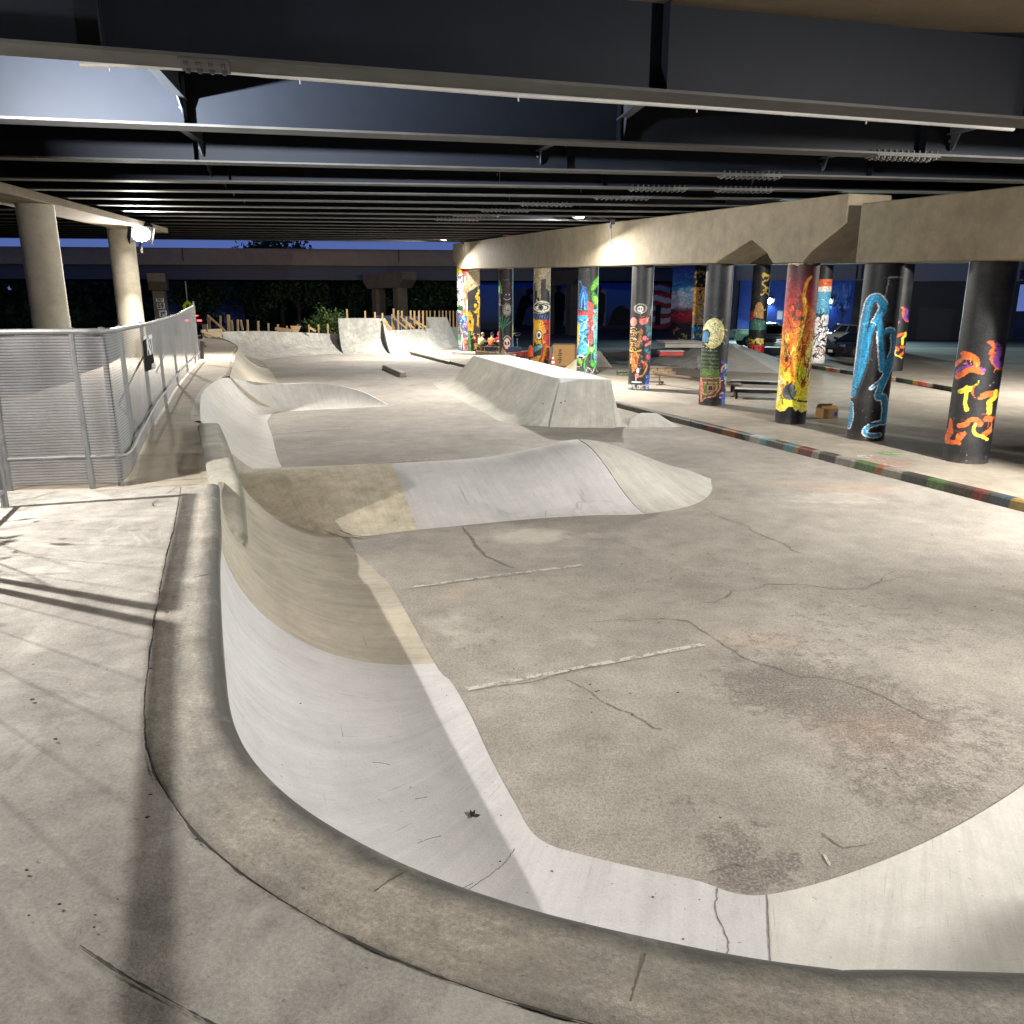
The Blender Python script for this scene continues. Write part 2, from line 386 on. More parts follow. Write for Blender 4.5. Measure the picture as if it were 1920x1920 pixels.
def foliage_mat(name, a, b):
    n = NT(name); c = n.coord(); f = n.noise(c, 2.2, 4)
    oi = n.n('ShaderNodeObjectInfo')
    return n.out(n.mix(a, b, n.ramp(f, [(0.35, 0.0), (0.65, 1.0)])), 0.7)
M['leaf_d'] = foliage_mat('dark_foliage', (0.02, 0.045, 0.015), (0.05, 0.10, 0.03))
M['leaf_b'] = foliage_mat('bush_foliage', (0.045, 0.10, 0.02), (0.11, 0.17, 0.045))
M['bark'] = plain('bark', (0.05, 0.04, 0.03), 0.9, var=0.3, sc=8)

# floor: worn exposed-aggregate asphalt; stains are stored with the sheet
def floor_mat():
    n = NT('worn_floor'); c = n.coord(); at = n.n('ShaderNodeVertexColor', _layer_name='paint')
    s = n.n('ShaderNodeSeparateColor', i0=at.outputs[0])
    a = n.noise(c, 0.45, 7, 0.62, 0.5); b = n.noise(c, 2.6, 8, 0.72); d = n.noise(c, 95, 3, 0.65); g = n.noise(c, 38, 5, 0.7)
    col = n.mix((0.312, 0.288, 0.255), n.ramp(a, [(0.32, 0.74), (0.66, 1.08)]), 1.0, 'MULTIPLY')
    col = n.mix(col, n.ramp(b, [(0.32, 0.78), (0.66, 1.10)]), 1.0, 'MULTIPLY')
    col = n.mix(col, n.ramp(d, [(0.34, 0.68), (0.62, 1.15)]), 1.0, 'MULTIPLY')
    col = n.mix(col, n.ramp(g, [(0.3, 0.66), (0.56, 1.06)]), 1.0, 'MULTIPLY')
    # dark worn patches: aggregate showing, threshold moves with the stain
    dm = n.math('ADD', s.outputs[0], n.math('MULTIPLY', n.math('SUBTRACT', n.noise(c, 7.5, 10, 0.85), 0.5), 2.6))
    dm2 = n.math('MULTIPLY', n.ramp(dm, [(0.42, 0.0), (0.66, 1.0)]), n.ramp(n.noise(c, 48, 5, 0.8), [(0.42, 0.12), (0.54, 1.0)]))
    col = n.mix(col, (0.10, 0.085, 0.075), n.math('MULTIPLY', dm2, 0.85))
    lm = n.math('ADD', s.outputs[1], n.math('MULTIPLY', n.math('SUBTRACT', n.noise(c, 4.0, 8, 0.75), 0.5), 1.2))
    col = n.mix(col, (0.47, 0.44, 0.38), n.math('MULTIPLY', n.ramp(lm, [(0.4, 0.0), (0.85, 1.0)]), 0.65))
    om = n.math('MULTIPLY', s.outputs[2], n.ramp(n.noise(c, 14, 6, 0.8), [(0.4, 0.0), (0.6, 1.0)]))
    col = n.mix(col, (0.62, 0.27, 0.10), n.math('MULTIPLY', om, 0.35))
    n.bump(n.math('ADD', n.math('MULTIPLY', d, 0.6), n.math('MULTIPLY', g, 0.5)), 0.4, 0.012)
    return n.out(col, 0.88, spec=0.25)
M['floor'] = floor_mat()
def fabric_mat():
    n = NT('windscreen_fabric'); tc = n.n('ShaderNodeTexCoord'); sx = n.n('ShaderNodeSeparateXYZ', i0=tc.outputs['UV'])
    w = n.math('FRACT', n.math('MULTIPLY', sx.outputs[1], 31.0)); f = n.ramp(w, [(0.0, 1.0), (0.30, 0.95), (0.42, 0.12), (0.72, 0.12), (0.80, 0.9)])
    a = n.noise(n.coord('UV', (1, 0.5, 1)), 2.0, 5, 0.6)
    col = n.mix(n.mix((0.08, 0.08, 0.085), (0.21, 0.21, 0.22), f), n.ramp(a, [(0.3, 0.72), (0.7, 1.15)]), 1.0, 'MULTIPLY')
    n.bump(f, 0.25, 0.006)
    tr = n.t.nodes.new('ShaderNodeBsdfTransparent'); mx = n.t.nodes.new('ShaderNodeMixShader'); o = n.t.nodes['Material Output']   # open weave lets some light through
    mx.inputs[0].default_value = 0.7; n.t.links.new(tr.outputs[0], mx.inputs[1]); n.t.links.new(n.b.outputs[0], mx.inputs[2]); n.t.links.new(mx.outputs[0], o.inputs[0])
    return n.out(col, 0.5, spec=0.5)
M['fabric'] = fabric_mat()

# ------------------------------------------------------------------ painter for murals (colours in sRGB 0..255)
def lin(c):
    c = np.asarray(c, float) / 255.0
    return np.where(c <= 0.04045, c / 12.92, ((c + 0.055) / 1.055) ** 2.4)
FONT = {'A': [[(0, 0), (.5, 1), (1, 0)], [(.2, .4), (.8, .4)]], 'N': [[(0, 0), (0, 1), (1, 0), (1, 1)]], 'T': [[(0, 1), (1, 1)], [(.5, 1), (.5, 0)]],
        'C': [[(1, .85), (.6, 1), (.1, .8), (0, .5), (.1, .2), (.6, 0), (1, .15)]], 'R': [[(0, 0), (0, 1), (.8, .95), (.9, .7), (.7, .5), (0, .5)], [(.5, .5), (1, 0)]],
        'E': [[(1, 1), (0, 1), (0, 0), (1, 0)], [(0, .5), (.8, .5)]], 'G': [[(1, .85), (.6, 1), (.1, .8), (0, .5), (.1, .15), (.6, 0), (1, .2), (1, .5), (.6, .5)]],
        'U': [[(0, 1), (0, .25), (.3, 0), (.7, 0), (1, .25), (1, 1)]], 'O': [[(.5, 0), (0, .3), (0, .7), (.5, 1), (1, .7), (1, .3), (.5, 0)]], '.': [[(.4, 0), (.6, 0.08)]],
        'W': [[(0, 1), (.25, 0), (.5, .7), (.75, 0), (1, 1)]], 'S': [[(1, .9), (.4, 1), (0, .75), (.9, .3), (.6, 0), (0, .1)]], 'I': [[(.5, 0), (.5, 1)]], 'L': [[(0, 1), (0, 0), (1, 0)]]}
class Cv:
    def __init__(s, H, W, base, asp):
        s.H, s.W, s.asp = H, W, asp; s.a = np.zeros((H, W, 3)); s.a[:] = base
        s.X, s.Y = np.meshgrid((np.arange(W) + .5) / W, (np.arange(H) + .5) / H)
        s.rng = np.random.RandomState(3)
    def put(s, m, c, al=1.0): s.a[m] = s.a[m] * (1 - al) + np.asarray(c, float) * al
    def poly(s, P, c, al=1.0):
        m = np.zeros(s.X.shape, bool); n = len(P)
        for i in range(n):
            x0, y0 = P[i]; x1, y1 = P[(i + 1) % n]
            if y0 == y1: continue
            m ^= ((s.Y > min(y0, y1)) & (s.Y <= max(y0, y1)) & (s.X < (x1 - x0) * (s.Y - y0) / (y1 - y0) + x0))
        s.put(m, c, al); return s
    def ell(s, cx, cy, rx, ry, c, al=1.0, rot=0.0):
        dx = s.X - cx; dy = (s.Y - cy) * s.asp; ca, sa = math.cos(rot), math.sin(rot)
        m = ((dx * ca + dy * sa) / rx) ** 2 + ((-dx * sa + dy * ca) / (ry * s.asp)) ** 2 < 1
        s.put(m, c, al); return s
    def line(s, P, w, c, al=1.0, smooth=False):
        if smooth and len(P) > 2: P = [tuple(q) for q in cr(P, len(P) * 6)]
        m = np.zeros(s.X.shape, bool)
        for (x0, y0), (x1, y1) in zip(P[:-1], P[1:]):
            ax, ay, bx, by = x0, y0 * s.asp, x1, y1 * s.asp; px, py = s.X, s.Y * s.asp
            L = (bx - ax) ** 2 + (by - ay) ** 2 + 1e-9; t = np.clip(((px - ax) * (bx - ax) + (py - ay) * (by - ay)) / L, 0, 1)
            m |= (px - ax - t * (bx - ax)) ** 2 + (py - ay - t * (by - ay)) ** 2 < (w / 2) ** 2
        s.put(m, c, al); return s
    def grad(s, stops, y0=0, y1=1):
        ys = [q[0] for q in stops]; cs = np.array([q[1] for q in stops], float)
        r = np.stack([np.interp(s.Y[:, 0], ys, cs[:, k]) for k in range(3)], -1)
        m = (s.Y[:, 0] >= y0) & (s.Y[:, 0] <= y1); s.a[m] = r[m][:, None, :]; return s
    def text(s, t, x, y, w, h, lw, c):
        cw = w / len(t)
        for i, ch in enumerate(t):
            for st in FONT.get(ch, []): s.line([(x + cw * (i + .12 + .72 * p), y + h * q) for p, q in st], lw, c)
        return s
    def scrib(s, n, x0, x1, y0, y1, w, cols, L=0.25):
        for i in range(n):
            x, y = s.rng.uniform(x0, x1), s.rng.uniform(y0, y1); P = [(x, y)]; a = s.rng.uniform(0, 6.28)
            for _ in range(4):
                a += s.rng.uniform(-1.1, 1.1); x += math.cos(a) * L / 3; y += math.sin(a) * L / 3 / s.asp; P.append((min(max(x, x0), x1), min(max(y, y0), y1)))
            s.line(P, s.rng.uniform(0.6, 1.4) * w, cols[s.rng.randint(len(cols))], smooth=True)
        return s
    def blobs(s, n, x0, x1, y0, y1, r, cols, out=None):
        for i in range(n):
            x, y = s.rng.uniform(x0, x1), s.rng.uniform(y0, y1); rr = s.rng.uniform(.5, 1.3) * r; ro = s.rng.uniform(0, 3); k = s.rng.uniform(.4, 1)
            if out is not None: s.ell(x, y, rr * 1.18, rr * k * 1.25 / s.asp, out, rot=ro)
            s.ell(x, y, rr, rr * k / s.asp, cols[s.rng.randint(len(cols))], rot=ro)
        return s
    def detail(s, n=160, L=0.16, w=0.028, seed=1):
        r = np.random.RandomState(seed)
        for i in range(n):
            x, y = r.uniform(0, 1), r.uniform(0, 1); b = s.a[min(int(y * s.H), s.H - 1), min(int(x * s.W), s.W - 1)].copy()
            if b.max() < 62 and r.rand() < .85: continue
            k = r.choice([.45, .6, .75, 1.25, 1.45]); a = r.uniform(0, 6.28); P = [(x, y)]
            for _ in range(3): a += r.uniform(-.9, .9); x += math.cos(a) * L / 3; y += math.sin(a) * L / 3 / s.asp; P.append((x, y))
            s.line(P, w * r.uniform(.4, 1.3), np.clip(b * k + (k > 1) * 14, 0, 255), .8, smooth=True)
        return s.finish(r)
    def finish(s, r):
        for i in range(26):   # drips, chips and scuffs
            x, y = r.uniform(0, 1), r.uniform(.1, 1); b = s.a[min(int(y * s.H), s.H - 1), min(int(x * s.W), s.W - 1)].copy(); s.line([(x, y), (x + r.uniform(-.005, .005), y - r.uniform(.01, .05))], .010, b, .8)
        for i in range(18): s.ell(r.uniform(0, 1), r.uniform(0, .5), r.uniform(.006, .02), r.uniform(.001, .004), (150, 140, 124), .7)
        n = r.normal(size=(s.H, s.W)); k = n.copy()
        for d in (1, 2, 3, 5): k += np.roll(n, d, 0) + np.roll(n, d, 1)
        s.a = np.clip(s.a * (1 + .03 * k[..., None]) + 1.2 * k[..., None], 0, 255)
        m = np.clip((.05 - s.Y) / .05, 0, 1)[..., None] * .35; s.a = s.a * (1 - m) + np.array((120, 108, 92)) * m
        return s
    def at(s, x, y):
        ix = np.clip((np.asarray(x) * s.W).astype(int), 0, s.W - 1); iy = np.clip((np.asarray(y) * s.H).astype(int), 0, s.H - 1)
        return lin(s.a[iy, ix])
# ================================================================== GROUND
mb = MB(); mb.add([(-400, -60, -0.07), (400, -60, -0.07), (400, 600, -0.07), (-400, 600, -0.07)], [(0, 1, 2, 3)])
tag(mb.build('ground', M['earth']), 'dark grass and earth around the skatepark', None, None, 'structure')
# skatepark floor sheet with its stains
nx, ny = 171, 301
gx = np.linspace(-24, 10, nx); gy = np.linspace(0.5, 60.5, ny)
g = np.zeros((nx, ny, 3)); g[:, :, 0] = gx[:, None]; g[:, :, 1] = gy[None, :]
col = np.zeros((nx, ny, 3))
def stain(px, py, rx, ry, ch, amt, soft=0.8):
    c = G(px, py); d = np.sqrt(((g[:, :, 0] - c.x) / rx) ** 2 + ((g[:, :, 1] - c.y) / ry) ** 2)
    col[:, :, ch] = np.maximum(col[:, :, ch], amt * np.clip((1.25 - d) / soft, 0, 1))
for s_ in [(1520, 1290, 1.1, 0.75, 0, .75), (1640, 1340, .9, .8, 0, .7), (1480, 1230, 1.2, 1.0, 0, .45), (1360, 1590, .28, .25, 0, .75), (1450, 1620, .22, .2, 0, .8), (1390, 1650, .3, .15, 0, .75),
           (1120, 1400, .25, .3, 0, .5), (1260, 1500, .5, .3, 0, .45), (1400, 1530, .4, .25, 0, .45), (1640, 1160, 1.6, 1.6, 0, .4), (1300, 1080, 2.0, 1.3, 0, .32), (900, 1180, .8, 1.0, 0, .35), (1000, 1200, .9, .9, 0, .3),
           (1700, 1450, .8, .8, 0, .6), (1850, 1380, 1.0, 1.0, 0, .5), (760, 850, 2.5, 2.0, 0, .35), (1000, 830, 2.0, 1.2, 0, .4), (640, 700, 4.0, 5.0, 0, .45), (860, 720, 3, 5, 0, .3), (1560, 960, 1.5, 1.5, 0, .2),
           (990, 1005, .75, .5, 1, .9), (1090, 1195, .35, .3, 1, .6), (1180, 1000, 1.2, .4, 1, .4), (930, 1300, .9, .8, 1, .45), (1000, 1500, .6, .6, 1, .4), (1560, 935, 1.4, .8, 1, .55), (850, 1180, .6, .8, 1, .5),
           (1100, 1480, .7, .6, 1, .3), (1330, 820, 1.2, .4, 1, .5), (900, 745, 2, 4, 1, .4), (700, 675, 6, 1.6, 1, .6), (820, 740, 1.0, 2.0, 1, .45), (1420, 900, 1.5, .8, 1, .35), (690, 830, 1.4, .6, 1, .4), (1250, 1420, .6, .6, 1, .3),
           (857, 1108, .10, .14, 2, .9), (930, 1160, .05, .06, 2, .8), (1590, 915, .9, .5, 2, .6), (1480, 905, .6, .3, 2, .4), (1640, 1370, .5, .3, 2, .35), (1420, 1200, .5, .3, 2, .3)]:
    stain(*s_)
mb = MB(); grid_mesh(mb, g, uv=False); mb.col = col.reshape(-1, 3)
floor = tag(mb.build('floor', M['floor'], smooth=True), 'worn tan asphalt floor of the skatepark', None, None, 'structure')

def ribbon(pts, w, z=0.004, jit=0.25, sub=4, taper=True, rag=0.0):
    """thin mark lying on a surface: jittered polyline ribbon"""
    P = [Vector(p) for p in pts]
    for _ in range(sub):
        Q = [P[0]]
        for a, b in zip(P[:-1], P[1:]):
            d = b - a; m = (a + b) / 2 + Vector((-d.y, d.x, 0)) * random.uniform(-jit, jit) * 0.5; Q += [m, b]
        P = Q; jit *= 0.88
    mb = MB(); n = len(P); vs = []
    for i, p in enumerate(P):
        d = (P[min(i + 1, n - 1)] - P[max(i - 1, 0)]); d = Vector((-d.y, d.x, 0)).normalized()
        ww = w / 2 * ((random.uniform(0.5, 1.3) if taper else 1.0) if not rag else max(.12, .75 + rag * mnoise.noise(p * 6) + 1.1 * mnoise.noise(p * 31))) * (min(1, 6 * min(i, n - 1 - i) / n + 0.25) if taper else 1)
        vs += [p + d * ww + Vector((0, 0, z)), p - d * ww + Vector((0, 0, z))]
    mb.add(vs, [(2 * i, 2 * i + 1, 2 * i + 3, 2 * i + 2) for i in range(n - 1)])
    return mb
def thread(pts, r, name, mat, parent, jit=.02):
    """hairline crack or seam that follows a sloping surface"""
    P = [tuple(q) for q in cr([list(p) for p in pts], len(pts) * 6)]; P = [V(*q) + V(random.uniform(-jit, jit), random.uniform(-jit, jit), 0) * .35 for q in P]
    mb = MB(); mb.tube(P, [r * random.uniform(.5, 1.2) for _ in P], 5); return mb.build(name, mat, parent)
CR = [[(1090, 1285), (1150, 1325), (1185, 1338), (1225, 1365), (1245, 1366)], [(1060, 1178), (1130, 1165), (1240, 1160), (1290, 1165), (1320, 1185), (1345, 1200), (1420, 1245), (1500, 1270), (1570, 1275), (1620, 1290), (1690, 1325), (1800, 1370)],
      [(1268, 1138), (1340, 1130), (1370, 1108), (1440, 1095), (1560, 1105), (1620, 1105), (1640, 1095), (1760, 1080)], [(1312, 948), (1400, 985), (1470, 1020), (1520, 1045)], [(1060, 1000), (1160, 1015), (1220, 1035)],
      [(1060, 1275), (1090, 1290)], [(1540, 1560), (1580, 1590), (1640, 1580)], [(1600, 1080), (1640, 1095), (1680, 1070)], [(1330, 1640), (1380, 1620), (1400, 1625)]]
for c_ in CR: ribbon([G(*p) for p in c_], 0.012, rag=.8).build('crack', M['crack'], floor)
ribbon([G(*p) for p in [(868, 988), (890, 1020), (910, 1043), (965, 1066)]], 0.045, jit=.08).build('crack', M['seal'], floor)
for (a, b, w) in [((866, 1295), (1322, 1208), .058), ((772, 1101), (1100, 1059), .065), ((540, 782), (700, 774), .07), ((520, 812), (737, 797), .08), ((530, 843), (770, 824), .08), ((640, 874), (820, 860), .07), ((1130, 1590), (1180, 1640), .0)]:
    if w: ribbon([G(*a), G(*b)], w, 0.006, jit=0.004, sub=5, taper=False).build('line_marking', M['line'], floor)
ribbon([G(860, 1300), G(1000, 1280), G(1100, 1253), G(1300, 1218)], 0.012, z=0.008, jit=.06).build('crack', M['crack'], floor)
ribbon([G(745, 1108), G(900, 1085), G(1000, 1072)], 0.012, z=0.008, jit=.06).build('crack', M['crack'], floor)
ribbon([G(1545, 1603), G(1557, 1625)], 0.02, z=0.006, jit=.05).build('line_marking', M['line'], floor)

xk = lambda y: 3.37 - 0.354 * (y - 24.98)
mb = MB(); mb.prism([(xk(-1) + .16, -1), (120, -1), (120, 60.2), (xk(60.2) + .16, 60.2)], -0.3, 0.15)
tag(mb.build('pavement', M['plaza']), 'raised concrete plaza under the bridge columns', None, None, 'structure')
mb = MB(); mb.prism([(-4, 60.3), (160, 60.3), (160, 200), (-40, 200)], -0.3, 0.02)
tag(mb.build('road', M['asphalt']), 'dark asphalt car park behind the plaza', None, None, 'structure')
mb = MB(); mb.prism([(-120, 72), (-30, 68), (-12, 66), (-5, 78), (-40, 84), (-130, 92)], -0.3, 0.03)
tag(mb.build('road', M['asphalt']), 'dark street beyond the far wall', None, None, 'structure')

# ================================================================== NEAR BANK, COPING AND PLATFORM
Z = 1.33
T = [V(5.2, 2.9, Z), V(3.6, 2.05, Z), V(2.2, 1.8, Z), V(1.06, 1.8, Z), V(.88, 1.805, Z), V(.52, 1.88, Z), V(0, 2.05, Z), V(-.47, 2.3, Z), V(-.9, 2.66, Z), V(-1.25, 3.15, Z), V(-1.61, 4.01, Z), V(-2.14, 5.43, Z), V(-2.46, 6.36, Z), V(-3.08, 8.05, Z)]
Fo = [V(6.6, 6.6, 0), V(4.5, 5.4, 0), V(3.2, 4.5, 0), V(2.24, 3.95, 0), V(1.39, 3.63, 0), V(1.0, 3.75, 0), V(.5, 3.92, 0), V(.17, 4.09, 0), V(.02, 4.45, 0), V(-.16, 5.0, 0), V(-.33, 5.6, 0), V(-.52, 6.15, 0), V(-.69, 6.5, 0), V(-1.32, 8.35, 0)]
T2 = [V(-3.3, 8.9, 1.2), V(-3.65, 9.8, 1.2), V(-4.3, 11.5, 1.2), V(-4.95, 13.0, 1.2), V(-5.5, 13.9, 1.17)]
F2 = [V(-1.62, 9.0, 0), V(-2.0, 9.75, 0), V(-2.7, 11.2, 0), V(-3.4, 12.7, 0), V(-4.0, 14.2, 0)]
off = lambda L, z: [V(a.x, a.y, a.z + z) for a in L]
def ramp_obj(name, mb, mat, label, cat, parts=()):
    o = mb.build(name, mat, smooth=True); tag(o, label, cat)
    return o
ramp_obj('bank_ramp', bank(off(T, -.03), off(Fo, .006), 34, 30, -1.16, 0, 4), M['white2'], 'pale bank ramp right of the diagonal hip seam in the foreground', 'ramp')
nb = ramp_obj('bank_ramp', bank(off(T, -.03), off(Fo, .006), 110, 30, -1.16, 4.0, 12), M['white'], 'smooth white curved bank nearest the camera, under the brown coping', 'ramp')
ramp_obj('bank_ramp', bank(off(T, -.03)[-3:] + off(T2, -.05), off(Fo, .006)[-3:] + off(F2, .006), 90, 30, -1.16, 1.0, lip=.3), M['tan'], 'tan streaked bank between the white foreground bank and the roller', 'ramp')
# seams and cracks cast into the white bank
def bank_pt(i, s, p=-1.16, lift=0.004):
    J = cr([list(a) + list(b) for a, b in zip(off(T, -.03), off(Fo, .006))], 400); q = J[int(round(i / (len(T) - 1) * 399))]
    a, b = V(*q[:3]), V(*q[3:]); r = a.lerp(b, s); r.z = b.z + (a.z - b.z) * float(prof_z(s, p)) + lift; return r
thread([bank_pt(4.02, q / 10.0, lift=.001) for q in range(11)], .0035, 'seam', M['crack'], nb, .006)
thread([bank_pt(4.75 - .25 * abs(math.sin(q)), q / 10.0, lift=.001) for q in range(11)], .0028, 'crack', M['crack'], nb, .02)
thread([bank_pt(7.5 + .12 * math.sin(q * .7), .45 + q / 16.0, lift=.001) for q in range(8)], .0018, 'crack', M['crack'], nb, .01)
for i, s0, L in [(9.2, .62, .05), (8.6, .55, .1), (7.7, .6, .05), (9.9, .5, .07), (8.2, .35, .06), (7.2, .4, .05)]:
    thread([bank_pt(i, s0, lift=.001), bank_pt(i - .04, s0 + L * .5, lift=.001), bank_pt(i - .09, s0 + L, lift=.001)], .0016, 'scratch', M['crack'], nb, .004)
def debris(name, p, r, label, cat, n=5):
    mb = MB()
    for q in range(n):
        a = random.uniform(0, 6.28); c = Vector(p) + V(math.cos(a) * r * .5, math.sin(a) * r * .5, r * .12 + .002 * q)
        x = V(math.cos(a), math.sin(a), .25) * r * .55; y = V(-math.sin(a), math.cos(a), random.uniform(-.3, .5)) * r * .22
        mb.add([c - x, c + y, c + x, c - y], [(0, 1, 2, 3)])
    return tag(mb.build(name, M['bark']), label, cat)
debris('dead_leaf', bank_pt(8.4, .80), .055, 'curled dead leaf lying on the white foreground bank', 'leaf')
for q in range(13):
    c = bank_pt(random.uniform(4.6, 11.5), random.uniform(.15, .98)); a = random.uniform(0, 3.1); r = random.uniform(.002, .006)
    MB().ball(c, (r * 1.6, r, r * .5), 6, 4, .3).build('speck', M['dark'], nb)

# coping strip that crowns the near bank
def sweep(path, prof, n, close_end=True):
    """prof: (outward, z) pairs swept along path; outward = left of travel"""
    P = cr([list(p) for p in path], n); g = np.zeros((n, len(prof), 3))
    for i in range(n):
        d = P[min(i + 1, n - 1)] - P[max(i - 1, 0)]; d = d / (np.hypot(d[0], d[1]) + 1e-9); nr = np.array([-d[1], d[0]])
        for j, (o, z) in enumerate(prof): g[i, j] = (P[i, 0] + nr[0] * o, P[i, 1] + nr[1] * o, P[i, 2] + z)
    mb = MB(); grid_mesh(mb, g)
    if close_end:
        m = len(prof); mb.f.append(tuple(range(m))); mb.f.append(tuple((n - 1) * m + j for j in range(m)))
    return mb
PROF = [(-.012, -.20), (-.022, -.13), (-.024, -.065), (-.019, -.036), (-.006, -.016), (.014, -.004), (.04, .002), (.10, .005), (.20, .006), (.28, .006), (.328, .005), (.338, .001), (.338, -.20)]
# travel from near right to far left keeps the platform on the left-hand side when the path is reversed
Tp = list(reversed(T[:-1] + [V(-2.86, 7.45, Z), V(-3.05, 7.97, Z)]))
Tp = [V(p.x, p.y, p.z) for p in Tp]
cp_ = sweep([V(*p) for p in Tp], [(-o, z) for o, z in PROF], 170)
tag(cp_.build('coping', M['coping'], smooth=True), 'brown rounded coping curving along the top of the white foreground bank', 'coping')
# lip beyond the notch
lipath = [V(-2.84, 8.0, .80), V(-2.9, 8.18, .99), V(-3.05, 8.6, 1.14), V(-3.55, 9.8, 1.235), V(-4.25, 11.5, 1.245), V(-4.86, 12.95, 1.24)]
tag(sweep(lipath, [(o, z) for o, z in [(-.04, -.35), (-.05, -.06), (-.03, -.015), (.02, .01), (.08, .015), (.2, .012), (.27, 0.0), (.3, -.03), (.3, -.3)]], 60).build('coping', M['lip'], smooth=True), 'short pale coping lip dipping into the notch below the fence', 'coping')
# near slab
inner = [V(p.x, p.y, 0) for p in cr([list(p) for p in Tp], 60).tolist() and [V(*q) for q in cr([list(p) for p in Tp], 60)]]
outl = []
for i, p in enumerate(inner):
    d = inner[min(i + 1, 59)] - inner[max(i - 1, 0)]; d.normalize(); outl.append((p.x + d.y * .342 + random.uniform(-.004, .004), p.y - d.x * .342 + random.uniform(-.004, .004)))
mb = MB(); mb.prism(outl + [(5.6, -4), (-7.4, -4), (-7.2, 7.1)], -0.3, Z)
tag(mb.build('platform', M['slab']), 'concrete platform the photographer stands on', None, None, 'structure')
pl = bpy.data.objects['platform']
ribbon([V(a[0], a[1], Z) for a in outl], 0.006, 0.004, 0.06, 4, rag=1.8).build('seam', M['dark'], pl)
ribbon([V(outl[0][0] - .02, outl[0][1] + .0, Z), V(-3.33, 7.1, Z), V(-3.28, 7.0, Z), V(-3.16, 6.98, Z)], 0.009, 0.006, 0.05, 3, rag=1.2).build('seam', M['dark'], pl)
ribbon([G(150, 1775, Z), G(245, 1838, Z), G(395, 1920, Z), G(560, 2010, Z)], 0.007, 0.006, 0.004, 5, rag=.3).build('seam', M['dark'], pl)
# far walkway, rising gently, between fence and ramps
TW = [V(-3.1, 8.2, 1.05), V(-3.5, 9.4, 1.1), V(-4.3, 11.4, 1.14), V(-5.2, 13.3, 1.15), V(-5.75, 14.1, 1.15), V(-6.5, 16.15, 1.15), V(-7.4, 18.8, 1.15), V(-8.1, 21.4, 1.15), V(-8.45, 23.4, 1.17), V(-9.0, 25.4, 1.19), V(-10.0, 28.5, 1.22), V(-11.6, 33.5, 1.26), V(-13.2, 38.5, 1.28), V(-15.6, 44, 1.3), V(-18.5, 50.5, 1.3), V(-19.5, 53.5, 1.3)]
OW = [V(-7.6, 7.0, 1.05), V(-7.9, 8.2, 1.1), V(-8.4, 10, 1.14), V(-9, 12, 1.15), V(-9.3, 13, 1.15), V(-10, 15, 1.15), V(-10.8, 17.6, 1.15), V(-11.6, 20, 1.15), V(-12.2, 22, 1.17), V(-12.8, 24, 1.19), V(-13.6, 27, 1.22), V(-15, 31, 1.26), V(-16.6, 36, 1.28), V(-19, 42, 1.3), V(-22, 49, 1.3), V(-23, 52, 1.3)]
J = cr([list(a) + list(b) for a, b in zip(TW, OW)], 120); s = np.linspace(0, 1, 8)[None, :, None]
g2 = J[:, None, :3] * (1 - s) + J[:, None, 3:] * s
mb = MB(); grid_mesh(mb, g2)
for line in (g2[:, -1], g2[0], g2[:, 0], g2[-1]):
    n = len(mb.v); m = len(line); mb.v += [tuple(q) for q in line] + [(q[0], q[1], -.1) for q in line]; mb.f += [(n + i, n + i + 1, n + m + i + 1, n + m + i) for i in range(m - 1)]
    mb.uv = np.concatenate([mb.uv, np.zeros((2 * m, 2))])
wk = tag(mb.build('path', M['walk'], smooth=True), 'pale concrete walkway along the mesh fence', None, None, 'structure')
for a, b in [((312, 775), (375, 780)), ((330, 742), (378, 742)), ((255, 905), (400, 897))]:
    ribbon([G(*a, 1.155), G(*b, 1.155)], 0.018, 0.004, 0.03, 3).build('seam', M['dark'], wk)

# ================================================================== ROLLER, POCKET AND LEFT BANKS
HN = [V(-3.7, 11.2, 0), V(-2.36, 10.45, 0), V(-1.29, 10.8, 0), V(.3, 11.4, 0), V(1.3, 11.65, 0), V(2.09, 11.75, 0), V(2.95, 12.3, 0), V(3.5, 13.2, 0), V(3.72, 14.3, 0)]
HC = [V(-5.0, 12.5, .50), V(-3.4, 12.6, .54), V(-2.04, 13.1, .51), V(-.5, 13.4, .56), V(.42, 13.5, .72), V(1.16, 13.6, .85), V(1.9, 13.8, .66), V(2.7, 14.1, .30), V(3.70, 14.36, 0)]
HF = [V(-5.4, 14.6, 0), V(-3.6, 15.0, 0), V(-2.2, 15.2, 0), V(-.5, 15.5, 0), V(.6, 15.8, 0), V(1.6, 16.0, 0), V(2.62, 15.9, 0), V(3.4, 15.5, 0), V(3.72, 14.42, 0)]
